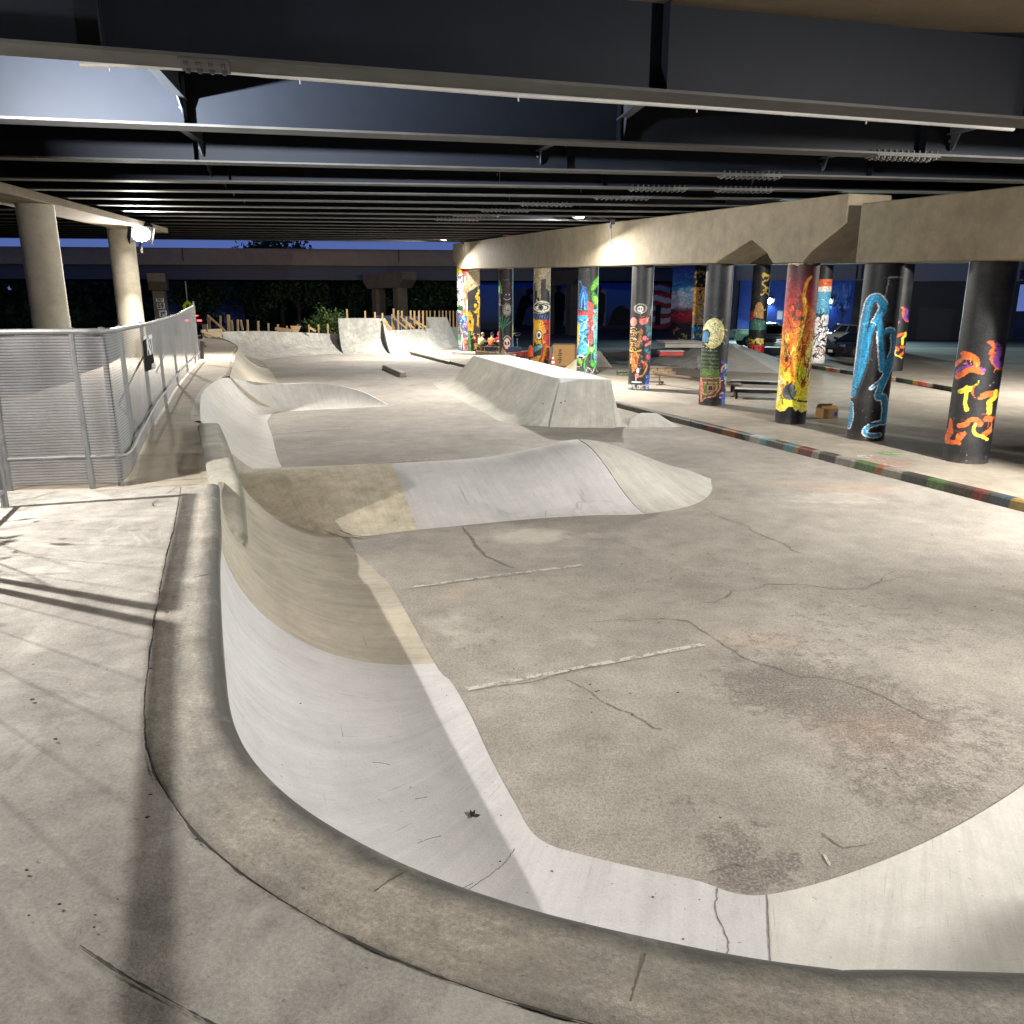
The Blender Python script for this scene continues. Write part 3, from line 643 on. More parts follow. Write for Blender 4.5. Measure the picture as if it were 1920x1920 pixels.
for a, b, m_, l_ in [(0, 2, 'tanhump', 'sandy tan end of the roller where it joins the left bank'), (2, 5, 'white', 'white middle of the roller with skid arcs'), (5, 8, 'beige', 'beige rounded nose of the roller on the open floor')]:
    mb, gg = hump(HN, HC, HF, a, b); ramp_obj('roller_ramp', mb, M[m_], l_, 'ramp')
    if b == 5:
        wh = bpy.context.scene.objects[-1] if False else [o for o in bpy.data.objects if o.name.startswith('roller_ramp')][-1]
        thread([V(*q) for q in gg[-1, :14]], .007, 'seam', M['crack'], wh, .006)
        for P_ in [[(.15, .5), (.3, .2), (.6, .07), (.9, .1)], [(.18, .6), (.24, .3), (.4, .12)], [(.25, .1), (.5, .18), (.75, .25), (1, .2)], [(.55, .12), (.7, .3), (.73, .4)]]:
            pts = cr([list(q) for q in P_], 24); L = []
            for u, w in pts:
                q = gg[int(min(u, 1) * 39), int(w * 13)]; L.append(V(*q))
            ribbon(L, .007, .007, .01, 1).build('skid_mark', M['skid'], wh)
    if b == 2:
        th = [o for o in bpy.data.objects if o.name.startswith('roller_ramp')][0]
        ribbon([G(632, 1003) + V(0, 0, .06), G(660, 1011) + V(0, 0, .03), G(700, 1014) + V(0, 0, .02)], .04, .03, .03, 2).build('skid_mark', M['seal'], th)
PT = [V(-5.5, 13.9, 1.15), V(-6.37, 16.15, 1.15), V(-7.3, 18.75, 1.15), V(-7.95, 21.2, 1.15), V(-8.2, 22.9, 1.13), V(-8.15, 24.4, .90), V(-7.4, 25.25, .73), V(-6.2, 25.85, .69), V(-4.95, 25.8, .45), V(-4.0, 25.5, .03)]
PF = [V(-4.0, 14.2, 0), V(-4.85, 16.4, 0), V(-5.85, 19.4, 0), V(-6.7, 21.8, 0), V(-6.95, 22.8, 0), V(-7.08, 23.7, 0), V(-6.6, 24.2, 0), V(-5.7, 24.6, 0), V(-4.8, 25.0, 0), V(-3.98, 25.38, 0)]
ramp_obj('pocket_ramp', bank(PT, off(PF, -.004), 90, 26, 2.0, lip=.45), M['white2'], 'pale bank pocket with a folded crest below the walkway', 'ramp')
BT = PT[5:]; BF = [V(-8.4, 26.6, 0), V(-7.6, 27.2, 0), V(-6.0, 27.5, 0), V(-4.6, 27.0, 0), V(-3.95, 25.7, 0)]
ramp_obj('pocket_ramp', bank(BT, off(BF, -.004), 30, 12, 1.3), M['grey'], 'grey back slope of the folded pale pocket', 'ramp')
LT = [V(-8.2, 23.2, 1.15), V(-8.9, 25.4, 1.17), V(-9.9, 28.5, 1.2), V(-11.5, 33.5, 1.24), V(-13.1, 38.5, 1.26), V(-15.4, 44, 1.3), V(-17.6, 48.5, 1.35)]
LF = [V(-6.9, 24.8, 0), V(-7.3, 26.4, 0), V(-8.3, 29.3, 0), V(-9.9, 34, 0), V(-11.6, 39, 0), V(-13.6, 44.4, 0), V(-15.2, 48.5, 0)]
ramp_obj('bank_ramp', bank(LT, off(LF, -.004), 60, 20, 2.2, 0, 4.5, lip=.4), M['tan'], 'long tan bank beside the walkway in the distance', 'ramp')
ramp_obj('bank_ramp', bank(LT[4:] + [V(-19.2, 52.4, 1.45)], off(LF[4:] + [V(-15.8, 49.9, 0)], -.004), 40, 18, 1.9, .5, lip=.6), M['dark_c'], 'dark corner bank under the leaning boards', 'ramp')

# ================================================================== FAR WALL OF QUARTERPIPES
def px_pairs(L):  # (px,py,depth of top) -> top, (px,py) -> foot
    return [Yp(*a) for a, b in L], [G(*b) for a, b in L]
t_, f_ = px_pairs([((416, 622, 53.0), (486, 676)), ((450, 621, 54.2), (520, 671)), ((500, 621, 55.0), (560, 668.5)), ((560, 623, 56.0), (600, 666.5)), ((600, 625, 57.0), (622, 664.5)), ((638, 626, 57.6), (648, 663.5))])
ramp_obj('wall_ramp', bank(t_, off(f_, .008), 50, 24, -1.1, wob=.05), M['rough'], 'long mottled quarterpipe wall under the row of short stakes', 'ramp')
t_, f_ = px_pairs([((634, 597, 57.0), (646, 663.5)), ((660, 596.5, 57.2), (672, 664)), ((690, 596.5, 57.4), (700, 665)), ((718, 597, 57.6), (735, 665.5))])
ramp_obj('wall_ramp', bank(t_, off(f_, .008), 40, 24, -1.08, wob=.05), M['rough'], 'tall grey quarterpipe section between the low walls', 'ramp')
t_, f_ = px_pairs([((717, 598, 57.6), (734, 665.5)), ((731, 617, 58.3), (765, 665)), ((765, 618, 59.0), (795, 663.5)), ((800, 616, 60.0), (825, 661)), ((812, 616, 60.5), (842, 658.5)), ((838, 628, 60.6), (855, 657))])
ramp_obj('wall_ramp', bank(t_, off(f_, .008), 50, 22, 1.7, wob=.05), M['rough'], 'low sloping quarterpipe with wooden braces behind it', 'ramp')
t_, f_ = px_pairs([((799, 594.5, 61.2), (846, 655.5)), ((818, 594.5, 61.5), (864, 653)), ((838, 594.5, 61.8), (874, 651.5))])
ramp_obj('wall_ramp', bank(t_, off(f_, .008), 24, 20, 2.0), M['beige'], 'small steep pale quarterpipe next to the mural pillar', 'ramp')
t_, f_ = px_pairs([((838, 613, 62.6), (872, 651)), ((870, 613, 63.0), (900, 650))])
ramp_obj('wall_ramp', bank(t_, off(f_, .008), 12, 14, 2.0), M['grey'], 'low grey quarterpipe end behind the mural pillar', 'ramp')

# ================================================================== CENTRE QUARTERPIPE BOX
QT = [V(-1.52, 31.4, 1.25), V(-1.05, 29.5, 1.25), V(-.45, 27.2, 1.25), V(.2, 24.7, 1.25), V(.85, 22.4, 1.25), V(1.10, 21.5, 1.25), V(1.19, 21.28, 1.25), V(1.24, 21.2, 1.25), V(1.28, 21.17, 1.25)]
QF = [V(-3.43, 34.1, 0), V(-2.9, 31.2, 0), V(-2.1, 28.4, 0), V(-1.35, 25.6, 0), V(-.66, 23.2, 0), V(-.48, 22.3, 0), V(-.12, 21.5, 0), V(.42, 21.04, 0), V(1.0, 20.9, 0)]
qt = ramp_obj('quarterpipe', bank(QT, off(QF, .004), 80, 28, 2.1), M['grey'], 'freestanding grey quarterpipe with a flat pale top beside the columns', 'ramp')
mb = MB(); mb.prism([(1.27, 21.14), (2.58, 20.86), (2.35, 22.0), (-.15, 31.5), (-1.5, 31.45), (.86, 22.42), (1.11, 21.52)], -.05, 1.262)
mb.build('deck', M['white2'], qt, bevel=.015)
ew, eg = [V(1.28, 21.165, 1.245), V(1.9, 21.0, 1.245), V(2.58, 20.84, 1.245)], [V(1.0, 20.88, -.004), V(1.8, 20.8, -.004), V(2.72, 20.76, -.004)]
bank(ew, eg, 14, 8, 1.05).build('end_face', M['grey'], qt)
bank([V(2.59, 20.85, 1.24), V(2.5, 21.6, 1.24), V(1.9, 24.4, 1.24)], [V(3.12, 20.92, -.004), V(3.1, 21.6, -.004), V(2.6, 24.6, -.004)], 20, 14, 2.0).build('side_flare', M['beige'], qt, smooth=True)
for (px, py) in [(1018, 757), (1052, 755), (1060, 752), (1090, 767), (1127, 768)]:
    c = Yp(px, py, 20.98); MB().ball(c, (.02, .03, .016), 6, 4).build('chip', M['dark'], qt)
# low wedge
mb = MB(); g3 = np.zeros((16, 10, 3)); A, B, C_, D_ = G(1178, 801), G(1287, 801), V(4.35, 22.6, .17), V(3.75, 22.9, .17)
for i in range(16):
    for j in range(10):
        u, v = i / 15, j / 9; p = A.lerp(B, u).lerp(V(3.32, 22.0, 0).lerp(V(4.35, 21.9, 0), u), v)
        g3[i, j] = (p.x, p.y, .24 * math.sin(math.pi / 2 * v) ** 1.2 * min(1, 3.2 * u + .25, 3.2 * (1 - u) + .02) - .003)
grid_mesh(mb, g3)
line = g3[:, -1]; n = len(mb.v); m = 16; mb.v += [tuple(q) for q in line] + [(q[0], q[1] + .02, -.03) for q in line]; mb.f += [(n + i, n + i + 1, n + m + i + 1, n + m + i) for i in range(m - 1)]
mb.uv = np.concatenate([mb.uv, np.zeros((32, 2))])
ramp_obj('wedge_ramp', mb, M['beige'], 'low concrete wedge against the kerb beside the quarterpipe', 'ramp')
# loose parking block
mb = MB(); a, b = G(722, 692), G(756, 707); d = (b - a).normalized(); nrm = V(-d.y, d.x, 0)
mb.slab([a + nrm * .17, a + nrm * .12 + V(0, 0, .2), a - nrm * .12 + V(0, 0, .2), a - nrm * .17], b - a)
tag(mb.build('parking_block', M['rail'], bevel=.02), 'single brown parking block lying on the open floor', 'parking block')

# transverse joints in the coping, and grit lying about
cpo = [o for o in bpy.data.objects if o.name == 'coping'][0]
for a, b in [((362, 1083), (411, 1071)), ((700, 1672), (775, 1616)), ((1180, 1880), (1215, 1762))]:
    thread([G(a[0] + (b[0] - a[0]) * q, a[1] + (b[1] - a[1]) * q, Z + .0055) for q in (.02, .3, .55, .8)], .0022, 'joint', M['crack'], cpo, .004)
mb = MB(); rs = random.Random(31)
for k in range(420):
    if k < 170: x, y, z = rs.uniform(-2.6, 1.4), rs.uniform(1.0, 6.8), Z + .012
    else: x, y, z = rs.uniform(-.2, 6.0), rs.uniform(4.3, 16), .004
    if k < 170 and (x > -.55 - .36 * (y - 1.6) - .25 or y < 1.9 and x > -.4): continue
    if k >= 170 and (x < -.3 - .45 * (y - 6) or (8.5 < y and x < 4 and y > 10)): continue
    r = rs.uniform(.0025, .007); mb.ball((x, y, z), (r * rs.uniform(.8, 2.2), r * rs.uniform(.6, 1.4), r * .5), 5, 3, .3)
tag(mb.build('grit', M['bark']), 'grit and leaf crumbs scattered on the concrete', None, None, 'stuff')
# ================================================================== KERBS
def kerb(y0, y1, label, seed, plainc=False, n=150):
    rs = np.random.RandomState(seed); mb = MB(); prof = [(-.02, -.02), (0, .13), (.025, .158), (.17, .160), (.17, .0)]
    ys = np.linspace(y0, y1, n); vs = []; cs = []
    pal = [(72, 66, 58), (80, 74, 64), (58, 54, 50), (84, 76, 66)]; seg = []
    if not plainc:
        y = max(y0, y1)
        while y > min(y0, y1):
            L = rs.uniform(.12, .5); seg.append((y - L, y, [(120, 52, 44), (150, 104, 60), (74, 128, 134), (84, 112, 66), (150, 146, 136), (150, 128, 70), (66, 76, 84), (66, 56, 58), (96, 84, 72), (72, 66, 58), (76, 70, 62), (72, 68, 60), (62, 60, 56)][rs.randint(13)])); y -= L
    for y in ys:
        c = (92, 86, 74)
        for a, b, q in seg:
            if a <= y < b: c = q
        for o, z in prof:
            vs.append((xk(y) + o * .94, y + o * .33, z)); cs.append(lin(np.clip(np.array(c) + rs.uniform(-14, 14), 0, 255)))
    m = len(prof); mb.add(vs, [(i * m + j, i * m + j + 1, (i + 1) * m + j + 1, (i + 1) * m + j) for i in range(n - 1) for j in range(m - 1)] + [tuple(range(m)), tuple((n - 1) * m + j for j in range(m))])
    mb.col = np.array(cs) * .62; return tag(mb.build('kerb', M['paint_c']), label, 'kerb')
kerb(21.0, 1.0, 'kerb painted in patches of green, blue, red and yellow along the floor', 5, n=520)
kerb(31.0, 21.03, 'plain grey kerb passing behind the freestanding quarterpipe', 6, True)
kerb(53.6, 44.5, 'dark kerb ledge running out from the mural pillar at the far end', 8, True)

# ================================================================== PAINTED COLUMNS
def capz(y): return 4.05 + (y - 18.1) * 0.04   # underside of the pier caps over the columns
def column(c, r, z0, z1, cv, label, name='column', square=None, segs=150, rows=300):
    """cv painted as seen from the camera; wraps round mirrored on the back"""
    mb = MB(); c = Vector(c); face = math.atan2(-c.y, -c.x)
    n = segs; vs = []; us = []; vv = []
    zs = np.linspace(0, 1, rows)
    for k, q in enumerate(zs):
        for j in range(n):
            t = 2 * math.pi * j / n; rr = r * (1 + 0.004 * mnoise.noise(Vector((t * 2, q * 5, c.x))))
            a = face + t; vs.append((c.x + rr * math.cos(a), c.y + rr * math.sin(a), z0 + (z1 - z0) * q))
            us.append(.5 + .495 * math.sin(t)); vv.append(q)   # t>0 turns to the right as seen from the camera
    fs = [(k * n + j, k * n + (j + 1) % n, (k + 1) * n + (j + 1) % n, (k + 1) * n + j) for k in range(rows - 1) for j in range(n)]
    fs += [tuple(range(n - 1, -1, -1)), tuple((rows - 1) * n + j for j in range(n))]
    mb.add(vs, fs); mb.col = cv.at(us, vv)
    return tag(mb.build(name, M['paint'], smooth=True), label, 'column', 'painted bridge columns')
K = (22, 22, 24); BEI = (168, 150, 118)
def cnv(h, d, base=K, Hh=460, Ww=110): return Cv(Hh, Ww, base, h / d)
# C1: big blue lettering on black
def art_blue():
    c = cnv(3.9, .8)
    c.poly([(.62, .66), (1, .66), (1, .88), (.64, .9), (.6, .8)], (44, 44, 47)); c.line([(.62, .66), (.6, .8), (.64, .9), (1, .9)], .035, (120, 120, 120))
    S = [([(.04, .26), (.12, .40), (.13, .55), (.16, .68), (.24, .775), (.42, .79), (.58, .745), (.5, .69)], .19), ([(.10, .30), (.26, .46), (.30, .59), (.42, .665), (.52, .67), (.62, .56), (.74, .41)], .15), ([(.64, .60), (.80, .62), (.90, .6), (.93, .5), (.78, .43)], .10),
         ([(.96, .46), (.85, .38), (.70, .26), (.84, .25), (.92, .19), (.93, .11)], .14), ([(.97, .115), (.6, .09), (.46, .05), (.66, .032), (.84, .036)], .09), ([(.02, .2), (.06, .13), (.02, .07)], .10), ([(.5, .3), (.7, .34), (.9, .40)], .05)]
    for P, w in S: c.line(P, w + .06, (205, 215, 220), smooth=True)
    for P, w in S[:3]: c.line([(x + .07, y - .012) for x, y in P], w * .8, (58, 60, 64), smooth=True)
    for P, w in S: c.line(P, w, (38, 140, 190), smooth=True)
    for P, w in S: c.line([(x + .02, y + .006) for x, y in P], w * .25, (70, 175, 215), .7, smooth=True)
    c.line([(0, .105), (1, .10)], .02, (10, 10, 10))
    return c
def art_fire():
    c = cnv(4.2, .78)
    c.grad([(0, (245, 240, 230)), (.08, (240, 225, 90)), (.2, (228, 205, 40)), (.34, (228, 190, 30)), (.45, (222, 135, 22)), (.62, (205, 92, 28)), (.72, (170, 50, 45)), (.85, (120, 36, 42)), (.95, (60, 26, 28)), (1, (40, 24, 24))])
    rf = np.random.RandomState(17); pal = [(238, 190, 48), (230, 150, 30), (214, 112, 26), (150, 52, 30), (244, 214, 90), (96, 40, 26), (200, 80, 30)]
    for k in range(34):   # tongues of flame, tapering upward
        x, y = rf.uniform(.05, .95), rf.uniform(.18, .66); L = rf.uniform(.10, .24); ph = rf.uniform(0, 6.28); am = rf.uniform(.05, .15); q = pal[rf.randint(7)]; w0 = rf.uniform(.05, .15)
        P = [(x + am * math.sin(ph + u * 4.4) * (.4 + u), y + L * u) for u in np.linspace(0, 1, 14)]
        for i in range(13): c.line(P[i:i + 2], w0 * math.sin(math.pi * (.12 + .88 * (1 - i / 13)) * .5) ** 1.2, q, .55 if y + L > .7 else .75)
    for P, w, q in [([(.45, .42), (.58, .55), (.66, .68), (.58, .78), (.64, .87), (.74, .9)], .09, (226, 160, 40)), ([(.48, .46), (.62, .58), (.70, .70), (.62, .78)], .05, (244, 205, 80)), ([(.15, .66), (.3, .60), (.55, .61), (.8, .665)], .03, (92, 46, 28)),
                    ([(.1, .52), (.3, .45), (.35, .38), (.2, .34)], .03, (85, 50, 30)), ([(.6, .52), (.5, .46), (.6, .4)], .04, (150, 74, 20)), ([(.85, .34), (.75, .46), (.86, .58)], .03, (96, 44, 24))]: c.line(P, w, q, .85, smooth=True)
    c.ell(.47, .72, .07, .016, (70, 60, 60)); c.ell(.55, .655, .10, .014, (80, 60, 30)); c.ell(.2, .44, .11, .03, (120, 78, 22), .8); c.ell(.22, .405, .05, .015, (40, 26, 20))
    c.ell(.25, .3, .13, .03, (236, 205, 60)); c.ell(.12, .27, .12, .02, (245, 230, 130)); c.ell(.74, .32, .17, .045, (200, 190, 40))
    for P in [[(.62, .38), (.6, .3), (.72, .26), (.85, .3), (.88, .38)], [(.7, .36), (.72, .3), (.8, .28)], [(.9, .42), (.95, .3), (.9, .26)], [(.65, .4), (.75, .44), (.9, .4)]]: c.line(P, .022, (40, 48, 24), smooth=True)
    c.ell(.40, .205, .22, .052, (96, 96, 98)); c.ell(.36, .215, .12, .03, (60, 60, 64)); c.line([(.45, .27), (.36, .23), (.48, .17), (.62, .155), (1, .14)], .055, (20, 20, 20), smooth=True)
    c.line([(.1, .3), (.05, .25), (.1, .2), (.05, .14)], .05, (250, 248, 235), smooth=True); c.line([(.02, .1), (.2, .12), (.4, .14), (.6, .13)], .07, (238, 214, 60), smooth=True)
    c.poly([(0, 0), (1, 0), (1, .085), (.82, .075), (.72, .095), (.64, .085), (.55, .11), (.42, .115), (.3, .085), (.15, .075), (0, .09)], (14, 14, 15))
    c.scrib(16, .1, .9, .3, .6, .018, [(60, 36, 20), (240, 180, 60), (120, 70, 20)], .25)
    c.poly([(0, .972), (.12, .978), (.3, .968), (.55, .982), (.7, .972), (1, .985), (1, 1), (0, 1)], BEI)
    return c
def art_moon():
    c = cnv(4.35, .8)
    c.grad([(0, (28, 28, 30)), (.5, (34, 34, 37)), (1, (30, 30, 32))])
    c.ell(.40, .515, .44, .115, (20, 20, 22)); c.scrib(26, .05, .95, .42, .66, .04, [(70, 70, 74), (15, 15, 17), (110, 112, 116)], .2)
    c.ell(.40, .515, .40, .105, (205, 196, 130)); c.ell(.34, .53, .3, .08, (222, 214, 158)); c.blobs(14, .1, .7, .44, .6, .03, [(180, 170, 104)])
    c.poly([(.0, .45), (.0, .53), (.18, .545), (.3, .52), (.24, .44)], (38, 50, 58)); c.poly([(.03, .455), (.03, .52), (.17, .53), (.24, .515), (.2, .45)], (70, 130, 170)); c.line([(.05, .44), (.22, .43)], .03, (150, 60, 50)); c.line([(.05, .42), (.22, .412)], .02, (200, 180, 150))
    for i in range(7):
        y = .40 - i * .028; c.poly([(0, y), (.62 + .02 * i, y - .004), (.62 + .02 * i, y - .016), (0, y - .014)], (74, 92, 52)); c.poly([(0, y - .014), (.62 + .02 * i, y - .016), (.62, y - .026), (0, y - .026)], (34, 38, 30))
    c.poly([(.1, .265), (.7, .262), (.75, .2), (.06, .205)], (86, 112, 48)); c.poly([(0, .205), (.8, .2), (.8, .06), (0, .05)], (38, 40, 34))
    for P in [[(.05, .195), (.75, .2), (.78, .13), (.6, .07), (.25, .055), (.1, .02)], [(.12, .165), (.62, .17), (.66, .12), (.4, .085), (.16, .08), (.1, .16)]]:
        c.poly(P, (80, 104, 46), .8); c.line(P + [P[0]], .05, (205, 120, 105))
    c.poly([(.32, .145), (.5, .15), (.5, .11), (.34, .105)], (24, 24, 24)); c.line([(.32, .145), (.5, .15), (.5, .11), (.34, .105), (.32, .145)], .035, (205, 120, 105))
    c.scrib(18, .8, 1, .06, .32, .05, [(60, 70, 160), (130, 180, 190), (200, 130, 140), (40, 40, 60)], .2); c.poly([(.86, 0), (1, 0), (1, .1), (.86, .08)], (60, 84, 170))
    c.poly([(0, 0), (.86, 0), (.86, .03), (0, .02)], (20, 20, 22))
    return c
def art_skull():
    c = cnv(4.5, .8, (34, 33, 33))
    c.poly([(0, 0), (1, 0), (1, .66), (.8, .72), (.1, .7), (0, .62)], (40, 36, 36)); c.poly([(.85, .6), (1, .72), (1, .6)], (120, 116, 116))
    c.ell(.45, .655, .3, .04, (150, 148, 140)); c.ell(.45, .655, .24, .031, (60, 58, 58)); c.ell(.44, .65, .15, .024, (205, 200, 188)); c.ell(.4, .652, .035, .008, (20, 20, 20)); c.ell(.5, .652, .035, .008, (20, 20, 20))
    c.ell(.16, .55, .14, .035, (214, 120, 110)); c.ell(.62, .56, .2, .035, (205, 105, 95)); c.line([(.3, .6), (.5, .58), (.85, .6)], .06, (70, 30, 30), smooth=True)
    for i in range(9): c.line([(.05, .5 - i * .02), (.2, .505 - i * .02), (.32, .49 - i * .02)], .03, (206, 184, 130) if i % 2 == 0 else (150, 120, 70), smooth=True)
    c.poly([(.3, .36), (.5, .5), (.62, .48), (.45, .34)], (150, 96, 50)); c.scrib(20, .05, .6, .2, .5, .04, [(140, 90, 45), (190, 140, 80), (60, 36, 26)], .25)
    c.blobs(5, .7, .95, .42, .52, .12, [(30, 90, 105), (40, 110, 125)], (20, 20, 24)); c.blobs(6, .55, .95, .36, .44, .1, [(205, 60, 80), (225, 110, 120)], (30, 20, 24)); c.blobs(6, .6, .98, .24, .34, .12, [(35, 105, 125), (30, 70, 90)], (16, 16, 20))
    c.ell(.9, .27, .1, .02, (205, 70, 90)); c.line([(.05, .32), (.3, .31), (.55, .325)], .07, (208, 176, 70)); c.poly([(.08, .3), (.5, .3), (.36, .16), (.18, .14)], (196, 116, 56)); c.scrib(16, .1, .45, .15, .3, .03, [(226, 160, 90), (130, 64, 30)], .2)
    c.poly([(.6, .24), (.85, .24), (.72, .17)], (190, 40, 50)); c.ell(.42, .155, .12, .028, (20, 20, 20)); c.ell(.44, .16, .08, .02, (240, 236, 226)); c.ell(.4, .12, .1, .02, (230, 120, 120)); c.line([(.6, .24), (.85, .2), (.7, .13), (.5, .11)], .07, (180, 130, 70), smooth=True)
    c.line([(.36, .11), (.38, .07)], .03, (235, 235, 235)); c.line([(.2, .068), (.62, .068)], .05, (235, 235, 230)); c.poly([(0, 0), (.8, 0), (.8, .055), (0, .06)], (62, 62, 66)); c.grad
    c.poly([(.84, 0), (1, 0), (1, .18), (.9, .1), (.82, .06)], (52, 84, 175)); c.scrib(12, .84, 1, 0, .12, .03, [(120, 150, 230), (30, 50, 110)], .15)
    c.text('ANT.CRETE', .0, .012, .98, .03, .035, (205, 205, 205))
    return c
def art_leaf():
    c = cnv(4.8, .85, (62, 62, 60)); c.poly([(.55, .99), (1, 1), (1, 0), (.62, 0), (.62, .8)], (40, 40, 40))
    c.ell(.86, .84, .17, .1, (40, 120, 36), rot=-.5); c.ell(.87, .84, .12, .075, (120, 200, 70), rot=-.5); c.ell(.88, .69, .16, .075, (60, 150, 50), rot=.3); c.ell(.9, .69, .1, .05, (150, 220, 90), rot=.3)
    for d, q in [(.0, (40, 110, 200)), (.07, (30, 34, 40)), (.1, (90, 170, 230)), (.16, (28, 28, 30))]: c.poly([(.05 + d, .6), (.08 + d, .74 - d * .3), (.25, .82 - d * .5), (.46 - d, .74 - d * .3), (.5 - d, .6)], q)
    c.line([(.12, .86), (.2, .82), (.4, .8)], .04, (60, 130, 210), smooth=True)
    for i in range(6): c.poly([(.02 + i * .09, .55), (.1 + i * .09, .55), (.03 + i * .1, .605)], (200, 60, 60))
    c.poly([(.0, .55), (.52, .55), (.55, .4), (.3, .35), (.5, .3), (.6, .2), (.1, .18), (.02, .34)], (60, 150, 190)); c.scrib(26, .02, .58, .19, .54, .05, [(170, 220, 240), (30, 90, 140), (110, 190, 220)], .3)
    c.poly([(.0, .5), (.14, .46), (.1, .3), (0, .2)], (226, 176, 70)); c.poly([(.5, .68), (.8, .66), (.78, .3), (.6, .25)], (170, 70, 60)); c.scrib(20, .5, .8, .25, .66, .03, [(110, 40, 40), (210, 110, 90)], .18)
    c.poly([(.78, .6), (1, .62), (1, .05), (.86, .1)], (110, 190, 200)); c.scrib(20, .75, 1, .1, .6, .04, [(220, 240, 230), (60, 140, 90), (190, 70, 70)], .2)
    c.line([(.45, .02), (.4, .12), (.55, .2), (.8, .24)], .07, (70, 160, 50), smooth=True); c.ell(.72, .235, .2, .035, (60, 160, 50), rot=.3); c.ell(.72, .24, .12, .02, (150, 220, 110), rot=.3); c.ell(.85, .1, .12, .05, (70, 170, 60), rot=.7); c.ell(.2, .17, .2, .02, (235, 235, 235)); c.ell(.2, .165, .14, .012, (20, 20, 24))
    c.ell(.15, .13, .16, .02, (120, 180, 70), rot=-.6); c.scrib(24, 0, 1, 0, .08, .03, [(200, 200, 205), (60, 60, 70), (110, 110, 120)], .25); c.line([(.7, 0), (.68, .3), (.66, .6)], .03, (60, 50, 50))
    return c
def art_eye():
    c = cnv(5.0, .87, (150, 138, 112)); c.poly([(0, .40), (0, .84), (.12, .84), (.12, .76), (.22, .76), (.22, .69), (.34, .69), (.4, .64), (.44, .69), (.44, .87), (.74, .88), (.74, .78), (.88, .76), (.95, .72), (1, .7), (1, .4)], (48, 46, 43))
    c.ell(.5, .6, .5, .06, (222, 216, 196)); c.ell(.48, .595, .42, .032, (24, 24, 24)); c.ell(.46, .592, .35, .022, (228, 224, 210)); c.ell(.44, .592, .16, .022, (60, 60, 60)); c.ell(.44, .592, .08, .012, (10, 10, 10)); c.line([(0, .6), (.3, .635), (.6, .635), (1, .62)], .05, (18, 18, 18), smooth=True); c.line([(0, .545), (.4, .53), (1, .56)], .03, (190, 180, 150), smooth=True)
    c.poly([(0, .47), (1, .47), (1, .525), (0, .525)], (20, 22, 30))
    for i in range(7): c.poly([(.02 + i * .15, .475), (.09 + i * .15, .475), (.15 + i * .15, .52), (.08 + i * .15, .52)], (70, 104, 170))
    c.poly([(0, 0), (1, 0), (1, .47), (0, .47)], (222, 158, 36)); c.poly([(.5, .47), (1, .47), (1, .0), (.62, 0), (.85, .2), (.55, .28), (.75, .36)], (176, 48, 34)); c.scrib(26, .5, 1, .0, .47, .05, [(20, 16, 16), (214, 66, 44), (226, 150, 40)], .3)
    c.ell(.25, .35, .26, .11, (234, 176, 48)); c.line([(.02, .44), (.05, .25), (.02, .1)], .03, (20, 18, 18)); c.ell(.34, .31, .2, .052, (26, 22, 20)); c.ell(.34, .312, .15, .04, (238, 234, 226)); c.ell(.33, .312, .08, .022, (80, 80, 80)); c.ell(.33, .312, .04, .011, (15, 15, 15))
    c.ell(.12, .22, .05, .02, (30, 22, 20)); c.poly([(0, .21), (.55, .23), (.5, .11), (0, .08)], (26, 50, 56))
    for i in range(6): c.ell(.05 + i * .09, .16 + .008 * i, .035, .03, (110, 186, 186))
    c.poly([(0, 0), (.35, .09), (.55, 0)], (226, 168, 50)); c.line([(.3, .0), (.5, .09), (.6, .2), (.9, .24)], .12, (180, 46, 34), smooth=True); c.poly([(.55, 0), (.95, .0), (.72, .1)], (50, 46, 44))
    return c
